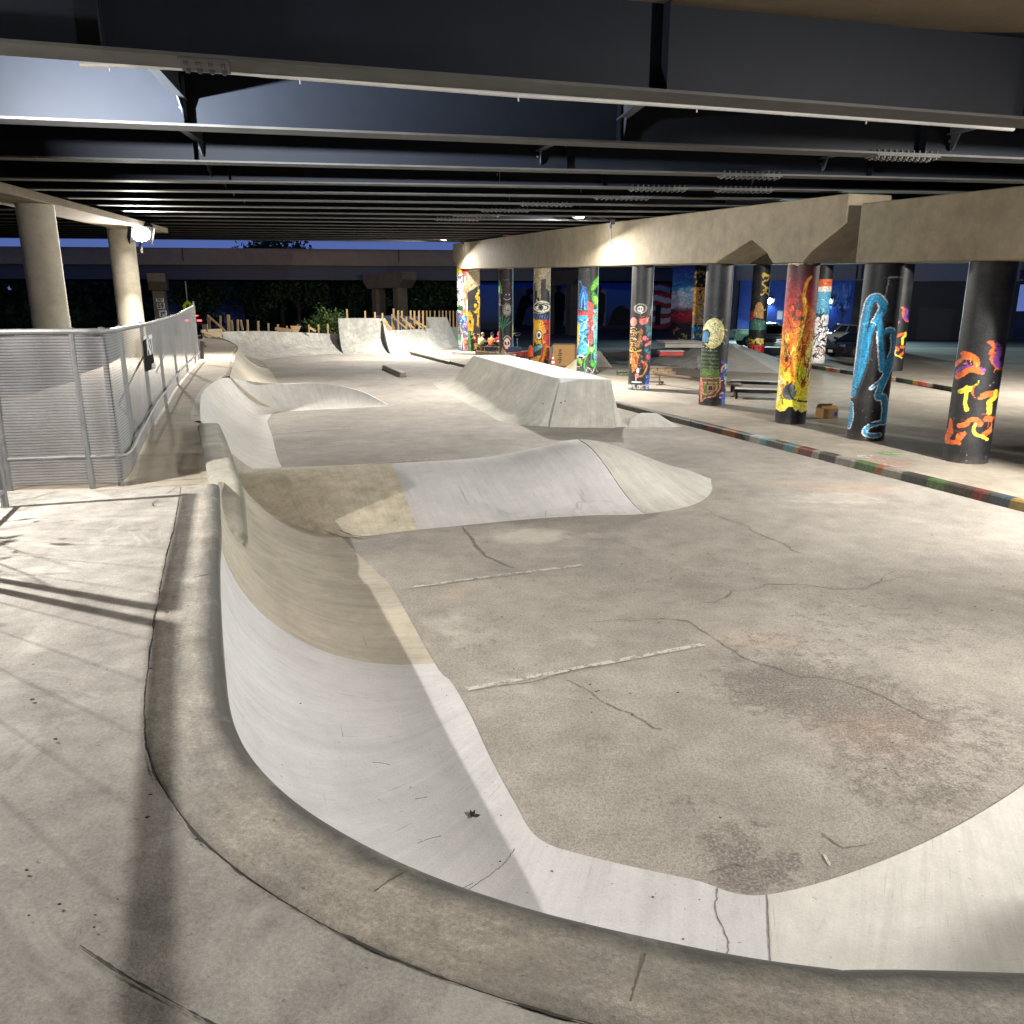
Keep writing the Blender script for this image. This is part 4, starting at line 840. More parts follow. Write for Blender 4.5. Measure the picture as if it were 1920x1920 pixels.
def art_plume():
    c = cnv(5.3, .88, (36, 34, 34)); c.poly([(0, .98), (1, .98), (1, 1), (0, 1)], BEI); c.poly([(0, .86), (.08, .86), (.25, .76), (.2, .71), (0, .72)], (104, 150, 70))
    c.scrib(30, .25, 1, .72, .88, .03, [(70, 66, 66), (100, 96, 94), (40, 36, 36)], .15); c.poly([(.3, .82), (.85, .82), (.8, .62), (.4, .6)], (54, 34, 42)); c.line([(.34, .66), (.55, .64), (.8, .66)], .04, (220, 215, 205), smooth=True); c.ell(.5, .7, .04, .006, (220, 215, 200)); c.ell(.72, .7, .04, .006, (220, 215, 200))
    c.ell(.55, .53, .32, .075, (120, 116, 110)); c.ell(.57, .53, .25, .058, (160, 156, 148)); c.line([(.3, .54), (.55, .525), (.85, .515)], .025, (30, 30, 30)); c.ell(.62, .525, .04, .008, (20, 20, 20)); c.blobs(8, .3, .85, .45, .48, .04, [(70, 66, 64)])
    c.line([(.02, .6), (.12, .58), (.08, .66)], .03, (180, 170, 170), smooth=True)
    for x0, x1, y1 in [(.15, .05, .38), (.2, .1, .44), (.25, .25, .47), (.3, .5, .46), (.32, .7, .44), (.34, .85, .4), (.22, .02, .34)]: c.line([(.28, .2), ((.28 + x0) / 2, .32), (x1, y1)], .06, (60, 128, 96), smooth=True)
    c.poly([(.06, .02), (.3, .2), (.45, .24), (.75, .24), (.92, .18), (1, 0), (0, 0)], (120, 40, 48)); c.poly([(.15, .06), (.3, .12), (.4, 0), (.22, 0)], (150, 150, 152)); c.ell(.56, .15, .22, .06, (236, 230, 218)); c.ell(.45, .155, .06, .02, (120, 30, 34)); c.ell(.67, .155, .06, .02, (120, 30, 34)); c.ell(.56, .14, .05, .012, (214, 40, 40)); c.ell(.56, .105, .1, .014, (250, 250, 245)); c.poly([(.35, .08), (.56, .04), (.75, .09), (.6, .02), (.4, .02)], (226, 176, 50)); c.line([(.3, .2), (.56, .24), (.85, .2)], .05, (200, 200, 180), smooth=True)
    for i in range(6):
        for j in range(3): c.poly([(.3 + i * .11, j * .018), (.41 + i * .11, j * .018), (.41 + i * .11, j * .018 + .018), (.3 + i * .11, j * .018 + .018)], (240, 240, 240) if (i + j) % 2 else (16, 16, 16))
    c.poly([(.88, .1), (1, .1), (1, .22), (.9, .2)], (50, 96, 150)); c.line([(.93, .22), (.95, .36)], .05, (200, 190, 80))
    return c
COLS = [((8.17, 18.1), .40, art_blue, 'black column with big blue swooping graffiti letters'), ((7.32, 20.71), .385, art_fire, 'column painted as yellow and orange flames fading to dark red'),
        ((6.23, 24.7), .40, art_moon, 'black column with cream moon, coffin and green steps'), ((4.66, 29.31), .385, art_skull, 'column painted with a skull over ribs above grey lettering'),
        ((3.34, 35.94), .44, art_leaf, 'column with cyan drapery and bright green leaves'), ((1.54, 42.0), .435, art_eye, 'column with a large eye above a yellow skull'), ((-.36, 49.36), .44, art_plume, 'dark column with clock face, green plume and jester')]
for (x, y), r, art, lab in COLS:
    column((x, y, 0), r, .15, capz(y) + .06, art().detail(60 if art is art_blue else 90 if art is art_fire else 170, seed=int(y)), lab)
def art_tag():
    c = cnv(3.8, .8); c.scrib(22, .0, 1, .1, .6, .10, [(210, 96, 40), (120, 60, 140), (220, 200, 60), (30, 30, 32)], .4); return c
column((8.98, 15.4, 0), .40, .15, capz(15.4) + .06, art_tag().detail(120), 'column with orange and purple scrawl nearest on the right')
# square end pillar with two painted faces
def square_pillar(c, w, d, rz, z0, z1, cvl, cvf, label):
    mb = MB(); m = Matrix.Rotation(rz, 3, 'Z'); c = Vector(c); rows, n = 150, 24; cols = []
    faces = [((-w / 2, d / 2), (-w / 2, -d / 2), cvl), ((-w / 2, -d / 2), (w / 2, -d / 2), cvf), ((w / 2, -d / 2), (w / 2, d / 2), cvf), ((w / 2, d / 2), (-w / 2, d / 2), cvl)]
    for a, b, cv in faces:
        base = len(mb.v); uu = []; vq = []
        for i in range(rows):
            for j in range(n):
                q = j / (n - 1); p = m @ Vector((a[0] + (b[0] - a[0]) * q, a[1] + (b[1] - a[1]) * q, 0)) + c
                mb.v.append((p.x, p.y, z0 + (z1 - z0) * i / (rows - 1))); uu.append(min(q, .999)); vq.append(i / (rows - 1))
        mb.f += [(base + i * n + j, base + i * n + j + 1, base + (i + 1) * n + j + 1, base + (i + 1) * n + j) for i in range(rows - 1) for j in range(n - 1)]
        cols.append(cv.at(uu, vq))
    mb.col = np.concatenate(cols); return tag(mb.build('column', M['paint']), label, 'column', 'painted bridge columns')
def art_doodle():
    c = cnv(5.8, .9, (230, 226, 214)); c.poly([(0, .9), (0, 1), (.6, 1), (.6, .9)], (60, 170, 190)); c.ell(.25, .94, .28, .07, (232, 200, 40)); c.poly([(.4, 1), (1, 1), (1, .6), (.75, .55), (.6, .8)], (205, 56, 52)); c.poly([(.6, .75), (.95, .8), (.9, .4), (.7, .38)], (222, 110, 60))
    c.scrib(70, 0, .7, .5, .88, .05, [(22, 20, 34), (30, 26, 50), (240, 236, 228)], .25); c.scrib(20, .5, 1, .55, .85, .04, [(30, 22, 30), (240, 220, 200)], .2)
    c.poly([(0, .45), (.7, .48), (.7, .53), (0, .52)], (34, 90, 52)); c.scrib(20, 0, .7, .43, .54, .05, [(240, 240, 230), (20, 40, 24)], .2); c.poly([(0, .0), (1, 0), (1, .44), (0, .44)], (70, 96, 168)); c.blobs(46, 0, 1, .0, .44, .17, [(60, 150, 200), (210, 60, 130), (240, 210, 50), (80, 170, 80), (120, 60, 160), (230, 120, 40), (205, 50, 50), (150, 220, 210)], (24, 18, 40))
    c.scrib(34, 0, 1, 0, .44, .05, [(240, 240, 235), (30, 20, 50), (230, 80, 140), (90, 210, 190)], .35); c.line([(.3, .02), (.45, .2), (.6, .02)], .08, (245, 245, 240)); return c
def art_house():
    c = cnv(5.8, 1.0, (165, 148, 116)); c.poly([(0, 0), (1, 0), (1, .74), (.7, .72), (.5, .7), (.2, .68), (0, .66)], (44, 42, 40)); c.poly([(.0, .24), (.45, .24), (.5, .36), (.3, .44), (0, .46)], (222, 160, 44)); c.ell(.2, .34, .09, .026, (30, 24, 20)); c.line([(0, .4), (.45, .38)], .03, (90, 60, 20)); c.line([(0, .3), (.45, .29)], .02, (90, 60, 20))
    c.blobs(12, .65, 1, .44, .68, .16, [(214, 168, 40), (226, 190, 70)], (30, 26, 20)); c.line([(.8, .3), (.9, .5), (1, .6)], .14, (214, 168, 40), smooth=True); c.scrib(16, .5, 1, .02, .26, .08, [(176, 44, 56), (120, 30, 40), (220, 190, 110)], .25); c.poly([(0, 0), (.25, 0), (.2, .22), (0, .24)], (96, 150, 84)); c.scrib(8, .1, .9, .04, .3, .03, [(226, 206, 120)], .12); return c
AX = math.atan2(.3, 1)
square_pillar((-2.95, 55.3, 0), .86, 2.9, AX, .15, 5.96, art_doodle().detail(150), art_house().detail(150), 'square end pillar with multicoloured doodles on its left face')
# second row behind
def art_sky():
    c = cnv(5.3, 1, (60, 100, 190)); c.grad([(0, (90, 40, 50)), (.25, (50, 30, 36)), (.4, (190, 40, 50)), (.46, (120, 60, 70)), (.52, (205, 205, 220)), (.65, (200, 215, 235)), (.75, (60, 150, 225)), (1, (50, 60, 160))]); c.blobs(22, 0, 1, .5, .75, .12, [(240, 244, 250), (150, 205, 240)]); c.blobs(7, 0, 1, .32, .44, .16, [(214, 50, 60), (170, 30, 44)]); c.poly([(.1, .3), (.9, .32), (.7, .1), (.3, .1)], (40, 40, 46)); c.scrib(10, .2, .8, .06, .3, .06, [(214, 70, 110), (200, 190, 90)], .2); return c
def art_stripe():
    c = cnv(5.3, 1, (40, 40, 46)); c.blobs(16, 0, 1, .76, .98, .1, [(226, 180, 50)], (20, 20, 20)); c.poly([(0, .3), (1, .3), (1, .74), (0, .74)], (220, 150, 70)); c.scrib(26, 0, 1, .3, .74, .07, [(20, 20, 24), (60, 150, 190), (240, 220, 130)], .3); c.poly([(0, 0), (1, 0), (1, .28), (0, .28)], (60, 120, 170)); c.blobs(14, 0, 1, 0, .3, .1, [(226, 206, 60), (120, 190, 190)]); return c
def art_pencil():
    c = cnv(5.0, 1.1, (36, 36, 38)); c.scrib(10, .55, 1, .68, .95, .07, [(214, 180, 50), (230, 200, 90)], .3); c.poly([(.2, .44), (.3, .57), (.5, .62), (.75, .55), (.8, .42)], (196, 150, 90)); c.poly([(.4, .6), (.6, .6), (.5, .66)], (50, 46, 44)); c.poly([(0, .4), (.22, .4), (.2, .5), (0, .5)], (200, 50, 70)); c.poly([(0, .3), (1, .3), (.9, .4), (.1, .42)], (70, 120, 108)); c.poly([(0, .16), (1, .16), (1, .3), (0, .3)], (24, 24, 26)); c.scrib(16, 0, 1, .12, .2, .07, [(226, 190, 60), (226, 214, 120)], .25); c.text('GUGO', .02, .03, .96, .1, .15, (20, 10, 10)); c.text('GUGO', .02, .03, .96, .1, .10, (214, 50, 48)); return c
def art_bw():
    c = cnv(4.7, 1.0, (40, 38, 40)); c.poly([(0, .78), (1, .78), (1, .86), (0, .86)], (226, 110, 50)); c.poly([(0, .74), (1, .74), (1, .79), (0, .79)], (236, 226, 210)); c.poly([(0, .5), (1, .5), (1, .74), (0, .74)], (90, 160, 190)); c.poly([(0, 0), (1, 0), (1, .5), (0, .5)], (225, 225, 222)); c.scrib(44, 0, 1, .05, .55, .06, [(20, 20, 20), (30, 28, 28), (150, 90, 60)], .3); return c
column((14.85, 49.0, 0), .50, .15, 5.5, art_pencil().detail(120), 'dark column behind with a giant pencil tip above red letters')
column((16.5, 43.5, 0), .42, .15, 5.2, art_bw().detail(120), 'column behind with black and white scribble under an orange band')
column((18.2, 38.4, 0), .5, .15, 5.0, art_tag(), 'dark column behind at the right edge with scrawled orange paint')
square_pillar((12.6, 58.4, 0), 1.0, 3.2, AX, .15, 5.9, art_sky().detail(150), art_stripe().detail(150), 'square pillar behind with blue cloudy sky and yellow striped faces')

# ================================================================== PIER CAPS
dA = V(-.2873, .9578, 0); nA = V(-.9578, -.2873, 0)      # along the row of columns, and towards the open floor
def axis_pt(y, z, o=.55, base=(8.17, 18.1)):
    t = (y - base[1]) / dA.y; p = V(base[0], base[1], 0) + dA * t + nA * o; return V(p.x, p.y, z)
def pier_cap(prof, label, th=1.15, base=(8.17, 18.1), o=.57, name='pier_cap'):
    mb = MB(); mb.slab([axis_pt(y, z, o, base) for y, z in prof], -nA * th)
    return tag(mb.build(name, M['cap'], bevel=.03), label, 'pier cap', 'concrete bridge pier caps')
bz = lambda y: capz(y)
c1 = pier_cap([(37.35, bz(37.3) + .02), (55.0, bz(53.6) + .06), (57.0, bz(55) + .62), (57.0, 7.25), (37.35, 6.42)], 'farthest pale pier cap ending over the square mural pillar')
pier_cap([(37.27, bz(37.3)), (37.27, 6.42), (18.75, 5.52), (18.75, 4.90), (19.9, 4.36), (20.2, bz(20.2)), (21.3, bz(21.2)), (21.6, 4.45), (22.3, 4.82), (23.6, 4.44), (24.0, bz(24.2) + .02)], 'long floodlit pier cap with notched haunches over the middle columns')
pier_cap([(18.35, bz(18.0) - .02), (18.35, 5.26), (6.0, 4.72), (6.0, 3.56)], 'pier cap over the blue graffiti column at the right')
pier_cap([(58.6, 6.5), (58.6, 7.3), (34, 6.2), (34, 4.85), (56.6, 5.85)], 'second pier cap in the row behind, over the cloudy pillar', base=(16.65, 43.5), o=.6)
# ================================================================== BRIDGE DECK AND STEEL GIRDERS
zf = lambda v: 5.6 + .0435 * (v - 17.1)
GIR = [(8.46, .272, 5.22, .40), (11.99, .195, 5.37, .34), (15.53, .140, 5.53, .30), (18.55, .10, 5.66, .28)]
y = 20.9
while y < 54.5:
    GIR.append((y, .10 + .0006 * (y - 20), zf(y), .27)); y += 2.45 + .012 * (y - 20)
GIR.append((55.0, .12, 7.22, .5))
def gpt(g, x, o=0, z=0):
    y0, s, zz, w = g; nrm = V(s, -1, 0).normalized()       # towards the camera
    p = V(x, y0 + s * x, zz + z) + nrm * o; return p
def girder(g, label, x0=-34, x1=40, dep=.93):
    y0, s, zz, w = g; mb = MB()
    def pr(o0, o1, z0, z1, m):
        m.slab([gpt(g, x0, o0, z0), gpt(g, x0, o1, z0), gpt(g, x0, o1, z1), gpt(g, x0, o0, z1)], gpt(g, x1) - gpt(g, x0))
    c = -w / 2  # centre of the flange, away from the near edge
    pr(c - .012, c + .012, .03, dep - .03, mb); pr(c - .18, c + .18, dep - .03, dep, mb)
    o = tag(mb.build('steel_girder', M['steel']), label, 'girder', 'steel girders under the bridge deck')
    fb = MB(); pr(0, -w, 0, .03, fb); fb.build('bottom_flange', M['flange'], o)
    return o
ORD = ['nearest girder, a dark web above the photographer with a bolted splice', 'second girder from the camera, its web lit pale blue at the left', 'third girder from the camera with slim lower flange', 'fourth girder from the camera, behind the third']
GO = []
for i, g in enumerate(GIR):
    lab = ORD[i] if i < 4 else ('last girder, edge of the deck against the blue sky' if i == len(GIR) - 1 else 'dark steel girder among the closely stacked far girders')
    GO.append(girder(g, lab))
def stiff(i, x, o0=None, dep=.9, lean=0.0):
    """cross frame between girder i and the next one: inclined angle with gusset"""
    g, h = GIR[i], GIR[i + 1]; wi = g[3] / 2; wj = h[3] / 2
    mb = MB(); a = gpt(g, x, -wi - .01, .40); b = gpt(h, x + lean, -wj + .01, .34); dz = V(0, 0, .52)
    mb.slab([a, b, b + dz, a + dz - V(0, 0, .06)], V(.012, 0, 0)); mb.beam(a, b, .13, .018)
    mb.slab([b + V(.03, 0, -.24), b + V(.03, -.10, -.22), b + V(.03, -.30, .02), b + V(.03, 0, .3)], V(.02, 0, 0))
    mb.build('cross_brace', M['steel2'], GO[i + 1])
    for q in (0, 1): MB().ball(b + V(-.01, -.06, -.1 + q * .22), .022, 6, 4).build('bolt', M['bolt'], GO[i + 1])
stiff(0, -3.55, lean=-.72); stiff(0, 2.05, lean=-.45); stiff(0, 7.2, lean=-.3); stiff(0, -9, lean=-.5)
for i, x in [(1, -4.9), (1, 1.4), (1, 6.9), (2, -5.9), (2, .6), (2, 6.3), (3, -6.4), (3, 2.6), (4, -7), (4, .8), (4, 7), (5, -7.5), (5, 3)]: stiff(i, x, lean=-.5 if x < 0 else -.9)
def vert(i, x):
    g = GIR[i]; mb = MB(); c = gpt(g, x, -g[3] / 2 + .09, .46); mb.box(c, (.014, .17, .86), math.atan(g[1])); mb.build('stiffener', M['steel'], GO[i])
for i, x in [(0, -3.5), (0, 1.6), (0, 6.2), (1, -4.25), (1, 1.55), (1, 6.4), (2, -5.5), (2, 1), (2, 7), (3, -6), (3, 2)]: vert(i, x)
def splice(i, x, L, n, under=True):
    g = GIR[i]; w = g[3]; mb = MB(); c = gpt(g, x, -w / 2, -.012); rz = math.atan(g[1]); m = Matrix.Rotation(rz, 3, 'Z')
    mb.box(c, (L, w * .96, .02), rz); bolts = []
    for k in range(n):
        for r in ((-.28, .28) if i == 0 else (-.33, -.14, .14, .33)): bolts.append(c + m @ V(-L / 2 + L * (k + .5) / n, r * w, -.02))
    if i:
        for p in bolts: mb.lathe([(.020, -.018), (.022, 0), (.022, .02)], p, 6)
        for k in range(n):
            p = gpt(g, x - L / 2 + L * (k + .5) / n, -.06, .03); mb.lathe([(.018, 0), (.018, .045)], p, 6)
    pl_ = mb.build('splice_plate', M['flange'], GO[i])
    if i == 0:
        for p in bolts: bb = MB(); bb.lathe([(.020, -.022), (.024, 0), (.024, .02)], p, 6); bb.build('bolt', M['blackm'], pl_)
splice(0, -2.72, .42, 4)
for i, x, L in [(1, 6.15, 1.1), (2, 4.6, 1.2), (3, 3.3, 1.3), (3, 5.3, 1.3), (4, 2.8, 1.4), (5, 1.0, 1.5), (6, -.2, 1.5), (7, -1.2, 1.6), (8, -2.0, 1.6)]:
    splice(i, x, L, 11)
# deck slab above everything
mb = MB(); zz = lambda y: zf(y) + .93 - .09
mb.add([(-40, -16, zz(6)), (46, -16, zz(6)), (46, 8, zz(8)), (-40, 8, zz(8)), (46, 60, zz(52)), (-40, 50.2, zz(52.6))] + [(-40, -16, 8.2), (46, -16, 8.2), (46, 60, 9.4), (-40, 50.2, 9.4)],
       [(0, 1, 2, 3), (3, 2, 4, 5), (6, 7, 8, 9), (0, 1, 7, 6), (5, 4, 8, 9), (0, 3, 5, 9, 6), (1, 2, 4, 8, 7)])
for v_ in range(len(mb.v)): mb.v[v_] = tuple(mb.v[v_])
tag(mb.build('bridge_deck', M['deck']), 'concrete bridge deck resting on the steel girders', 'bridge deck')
# conduit hung under the first girder
mb = MB(); pts = []
for px, py in [(150, 121), (240, 121.5), (330, 126), (420, 133), (540, 143), (760, 161), (960, 177), (1300, 199), (1680, 226), (1900, 242)]:
    d = ray(px, py); y0, s_ = GIR[0][0] + .45, GIR[0][1]; t = y0 / (d[1] - s_ * d[0]); pts.append(V(d[0] * t, d[1] * t, CH + d[2] * t))
mb.tube(pts, .027, 8); con = tag(mb.build('conduit', M['conduit'], smooth=True), 'thin electrical conduit clipped under the nearest girder', 'conduit')
for px, py in [(562, 145), (972, 178), (1307, 199.5), (1625, 222), (205, 121)]:
    d = ray(px, py); t = (GIR[0][0] + .45) / (d[1] - GIR[0][1] * d[0]); p = V(d[0] * t, d[1] * t, CH + d[2] * t)
    mb = MB(); mb.lathe([(.024, -.02), (.026, 0), (.012, .005), (.012, .05), (.04, .055), (.04, .075)], p, 8); mb.lathe([(.008, -.06), (.008, -.02)], p, 6); mb.build('clamp', M['conduit'], con)
for px, py in [(500, 140), (910, 173), (1480, 212)]:
    d = ray(px, py); t = (GIR[0][0] + .45) / (d[1] - GIR[0][1] * d[0]); p = V(d[0] * t, d[1] * t, CH + d[2] * t)
    mb = MB(); mb.tube([p - V(.07, .02, .004), p + V(.07, .02, -.004)], .024, 8); mb.build('coupling', M['conduit'], con)

# ================================================================== FLOODLIGHTS
def floodlight(pos, aim, lab, sc=1.0, mount=None, lensm='lens', grp='floodlights'):
    t = thing('floodlight', pos, lab, 'floodlight', grp)
    d = (Vector(aim) - Vector(pos)).normalized(); q = d.to_track_quat('-Z', 'Y').to_matrix()
    h = MB(); h.box(q @ V(0, 0, .10 * sc), (.40 * sc, .34 * sc, .14 * sc), ax=q)
    for k in range(6): h.box(q @ V(-.15 * sc + .06 * k * sc, 0, .19 * sc), (.015 * sc, .30 * sc, .06 * sc), ax=q)
    for s_ in (-1, 1): h.box(q @ V(s_ * .205 * sc, 0, .02 * sc), (.012 * sc, .36 * sc, .12 * sc), ax=q)
    h.build('housing', M['blackm'], t, bevel=.01)
    l = MB(); l.ball((0, 0, 0), (.17 * sc, .15 * sc, .12 * sc), 14, 8); l.v = [tuple(q @ (Vector(v_) + V(0, 0, .05 * sc))) for v_ in l.v]; l.build('lens', M[lensm], t)
    if mount is not None:
        b = MB(); mo = Vector(mount) - Vector(pos); b.tube([q @ V(0, 0, .17 * sc), mo * .5 + V(0, 0, .06), mo], .025 * sc, 8); b.box(mo, (.16, .16, .22)); b.build('bracket', M['blackm'], t, smooth=False)
    return t
def cappt(y, z, o=.62): return axis_pt(y, z, o)
LAB = ['floodlight on the tall pole left of the near platform', 'bright floodlight on top of the long pier cap above the skull column', 'bright floodlight at the far end of the pier cap by the mural pillar', 'bright floodlight at the top of the left concrete column', 'floodlight on the pier cap above the right edge', 'unseen floodlight added beyond the right edge to light the plaza', 'unseen floodlight added off the right edge to fill the near floor']
MNT = [(-7.15, 6.25, 4.78), tuple(cappt(31.0, 6.15)), tuple(cappt(53.9, 7.1)), (-13.6, 30.3, 5.1), (10.75, 8.7, 4.9), (20.2, 23.4, 5.6), (12.5, 1.0, 4.6)]
for (lo, ai, pw, sz, sp_), lab, mt in zip(FLOODS, LAB, MNT):
    if lab:
        d = (Vector(ai) - Vector(lo)).normalized(); k_ = 1.9 if lo[1] > 20 else 1.2; floodlight(tuple(Vector(lo) - d * .115 * k_), ai, lab, k_, mt)
for y, z in [(31.2, 5.72), (53.9, 6.75)]:
    p = cappt(y, z, .60); mb = MB(); mb.box(p + V(0, 0, .28), (.14, .14, .16), AX); mb.tube([p + V(0, 0, .2), p + V(.02, 0, -.1), p + V(-.01, 0, -.35)], .02, 6)
    tag(mb.build('junction_box', M['galv']), 'small junction box with dangling cable on the %s' % ('long pier cap' if y < 40 else 'farthest pier cap'), 'junction box')
mb = MB(); mb.tube([(-7.2, 6.25, -.05), (-7.2, 6.25, 5.0)], [.09, .06], 12); mb.lathe([(.2, 0), (.2, .03), (.1, .05)], (-7.2, 6.25, -.07), 12); tag(mb.build('lamp_pole', M['galv'], smooth=True), 'slim steel lamp pole beyond the left fence', 'lamp pole')
mb = MB(); p = axis_pt(44.5, 6.84, .3); mb.box(p, (.9, .05, .22), .3); tag(mb.build('sign', M['redlens'] if False else plain('red_sign', (.45, .03, .03))), 'small red sign lying on the far pier cap', 'sign')
# left row of concrete columns
def pillar(c, r, h, lab):
    mb = MB(); mb.lathe([(r, -.1), (r, h * .5), (r * .985, h * .502), (r * .985, h)], (c[0], c[1], 0), 32)
    return tag(mb.build('column', M['pillar'], smooth=True), lab, 'column', 'bare concrete columns on the left')
pillar((-14.35, 30.6), .46, 6.0, 'bare pale concrete column carrying a floodlight behind the fence')
pillar((-12.2, 21.5), .45, 5.7, 'bare concrete column left of the fence, outside the floodlit one')
mb = MB(); mb.slab([(-13.6, 33, 5.92), (-15.0, 33, 5.92), (-11.9, 15, 5.45), (-10.5, 15, 5.45)], (0, 0, .18)) ; tag(mb.build('pier_cap', M['cap']), 'pier cap over the bare left columns', 'pier cap', 'concrete bridge pier caps')

d2 = (V(-4.4, 11.4, 5.7) - V(-6.6, 6.75, 4.86)).normalized(); floodlight(tuple(V(-6.6, 6.75, 4.86) - d2 * .11), (-4.4, 11.4, 5.7), 'unseen second floodlight head added on the tall pole to light the girders', .7, (-7.1, 6.3, 4.9))
mb = MB(); mb.tube([(-29.3, 61.4, -.05), (-29.3, 61.4, 7.4), (-29.2, 61.7, 7.7)], [.1, .07, .05], 10); mb.box((-29.1, 61.95, 7.68), (.3, .5, .1)); tag(mb.build('added_street_lamp', M['galv'], smooth=False), 'unseen street lamp added behind the floodlit column to light the overpass', 'street lamp')  # post and head for the added warm lamp
# ================================================================== FENCE AND RAIL PANELS
FP = [(160, 1120, 660), (200, 1000, 635), (240, 905, 622), (262, 857, 617), (290, 798, 610), (312, 762, 603), (332, 728, 596), (350, 705, 588), (363, 690, 580), (376, 677, 573)]
fz = [1.06, 1.08, 1.1, 1.12, 1.14, 1.15, 1.15, 1.16, 1.18, 1.2]
base = [G(a, b, z) for (a, b, c), z in zip(FP, fz)]
base[0] = base[2] + (base[2] - base[5]) * .10; base[1] = base[2] + (base[2] - base[5]) * .05
tops = [Yp(a, c, q.y).z for (a, b, c), q in zip(FP, base)]; tops[0] = tops[1] = tops[2]
FB = [V(q.x, q.y, z) for q, z in zip(base, fz)]
FB[0], FB[1] = V(-5.2, 8.72, 1.1), V(-4.62, 8.82, 1.1); FB = [V(-7.4, 8.35, 1.05), V(-6.3, 8.55, 1.08)] + FB; tops = [tops[2] - .02, tops[2] - .01] + tops
fl = cr([list(q) + [t] for q, t in zip(FB, tops)], 90)
fen = thing('fence', tuple(FB[4]), 'mesh fence covered in grey windscreen fabric along the walkway', 'fence'); fo = Vector(FB[4])
g4 = np.zeros((90, 26, 3)); uv = []
for i, r in enumerate(fl):
    d = fl[min(i + 1, 89)] - fl[max(i - 1, 0)]; nr = V(d[1], -d[0], 0).normalized()
    for j in range(26):
        q = j / 25; bow = .02 * math.sin(i * .9) * math.sin(math.pi * q) + .02 * mnoise.noise(V(i * .2, q * 3, 0))
        g4[i, j] = (r[0] - fo.x + nr.x * bow, r[1] - fo.y + nr.y * bow, r[2] + .06 + (r[3] - r[2] - .06) * q - fo.z)
mb = MB(); grid_mesh(mb, g4); mb.build('fabric', M['fabric'], fen, smooth=True)
mb = MB(); mb.tube([V(r[0], r[1], r[3] + .01) - fo for r in fl[::3]], .032, 8); mb.build('top_rail', M['galv'], fen, smooth=True)
mb = MB(); mb.tube([V(r[0] + .05, r[1] + .02, r[2] + .36) - fo for r in fl[::3]], .024, 8); mb.build('bottom_rail', M['galv'], fen, smooth=True)
for i in list(range(4, 89, 9)) + [89]:
    r = fl[i]; mb = MB(); mb.tube([V(r[0] - .05, r[1], r[2] - .02) - fo, V(r[0] - .05, r[1], r[3] + (.14 if i == 89 else .05)) - fo], .032, 8); mb.build('post', M['galv'], fen, smooth=True)
    if i > 45 and i % 2 == 0:
        mb = MB(); mb.tube([V(r[0] - .06, r[1], r[2] + 1.5) - fo, V(r[0] - .9, r[1] - .3, r[2]) - fo], .02, 6); mb.build('brace', M['galv'], fen)
# sign on the fence
a, b, c_, d_ = [(252, 640), (265, 630), (277, 690), (258, 697)], 0, 0, 0
def on_fence(px, py, o=.05):
    best = None; dd = ray(px, py)
    for i in range(89):
        p, q = fl[i], fl[i + 1]; ex, ey = q[0] - p[0], q[1] - p[1]
        den = dd[0] * ey - dd[1] * ex
        if abs(den) < 1e-9: continue
        t = (p[0] * ey - p[1] * ex) / den; u = (dd[0] * t - p[0]) / ex if abs(ex) > abs(ey) else (dd[1] * t - p[1]) / ey
        if 0 <= u <= 1 and t > 0: return V(dd[0] * t, dd[1] * t, CH + dd[2] * t) + V(.958, .287, 0) * o
    return None
P = [on_fence(*q, .12) for q in a]
cen = sum(P, V(0, 0, 0)) / 4
sg = thing('sign', tuple(cen), 'black banner with white writing tied to the mesh fence', 'sign')
mb = MB(); mb.slab([p - cen for p in P], V(-.958, -.287, 0) * .012); mb.build('panel', M['banner'], sg)
def text_mesh(txt, size, mat, parent, loc, mtx, name='lettering', bold=0.0):
    cu = bpy.data.curves.new('txt', 'FONT'); cu.body = txt; cu.size = size; cu.align_x = 'CENTER'; cu.align_y = 'CENTER'; cu.extrude = .002; cu.offset = bold
    ob = bpy.data.objects.new('txt', cu); COL.objects.link(ob); dg = bpy.context.evaluated_depsgraph_get(); me = bpy.data.meshes.new_from_object(ob.evaluated_get(dg)); bpy.data.objects.remove(ob)
    me.materials.clear(); me.materials.append(mat); o = bpy.data.objects.new(name, me); COL.objects.link(o); o.matrix_local = Matrix.Translation(loc) @ mtx.to_4x4()
    if parent: o.parent = parent
    return o
ex = (P[1] - P[0]).normalized(); ex = V(-.287, .958, 0); mm = Matrix((ex, V(0, 0, 1), ex.cross(V(0, 0, 1)))).transposed()
text_mesh('PAST', .40, M['white_p'], sg, V(.958, .287, 0) * .012 + V(0, 0, .12), mm, bold=.012); text_mesh('rental', .2, M['white_p'], sg, V(.958, .287, 0) * .012 + V(-.05, .2, -.18), mm)
# open rail panels beside the near platform
def rail_panel(p, q, lab):
    p, q = Vector(p), Vector(q); t = thing('rail_panel', tuple(p), lab, 'barrier', 'open rail panels beside the platform'); e = q - p; h = V(0, 0, 1.44)
    for nm, A, B, r in [('post', V(0, 0, -.02), h, .032), ('post', e + V(0, 0, -.02), e + h, .032), ('top_rail', h, e + h, .03), ('bottom_rail', V(0, 0, .15), e + V(0, 0, .15), .022)]:
        mb = MB(); mb.tube([A, B], r, 8); mb.build(nm, M['galv'], t, smooth=True)
    mb = MB(); n = int(e.length / .3)
    for k in range(n):
        u = (k + .5) / n; mb.tube([e * u + V(0, 0, .15), e * u + h], .0025, 4)
    mb.build('wire_infill', M['galv'], t)
rail_panel((-4.62, 6.98, Z), (-4.0, 5.22, Z), 'open steel rail panel nearest the mesh fence'); rail_panel((-3.95, 5.08, Z), (-2.5, 1.5, Z), 'open steel rail panel beside the platform, second from the mesh fence')

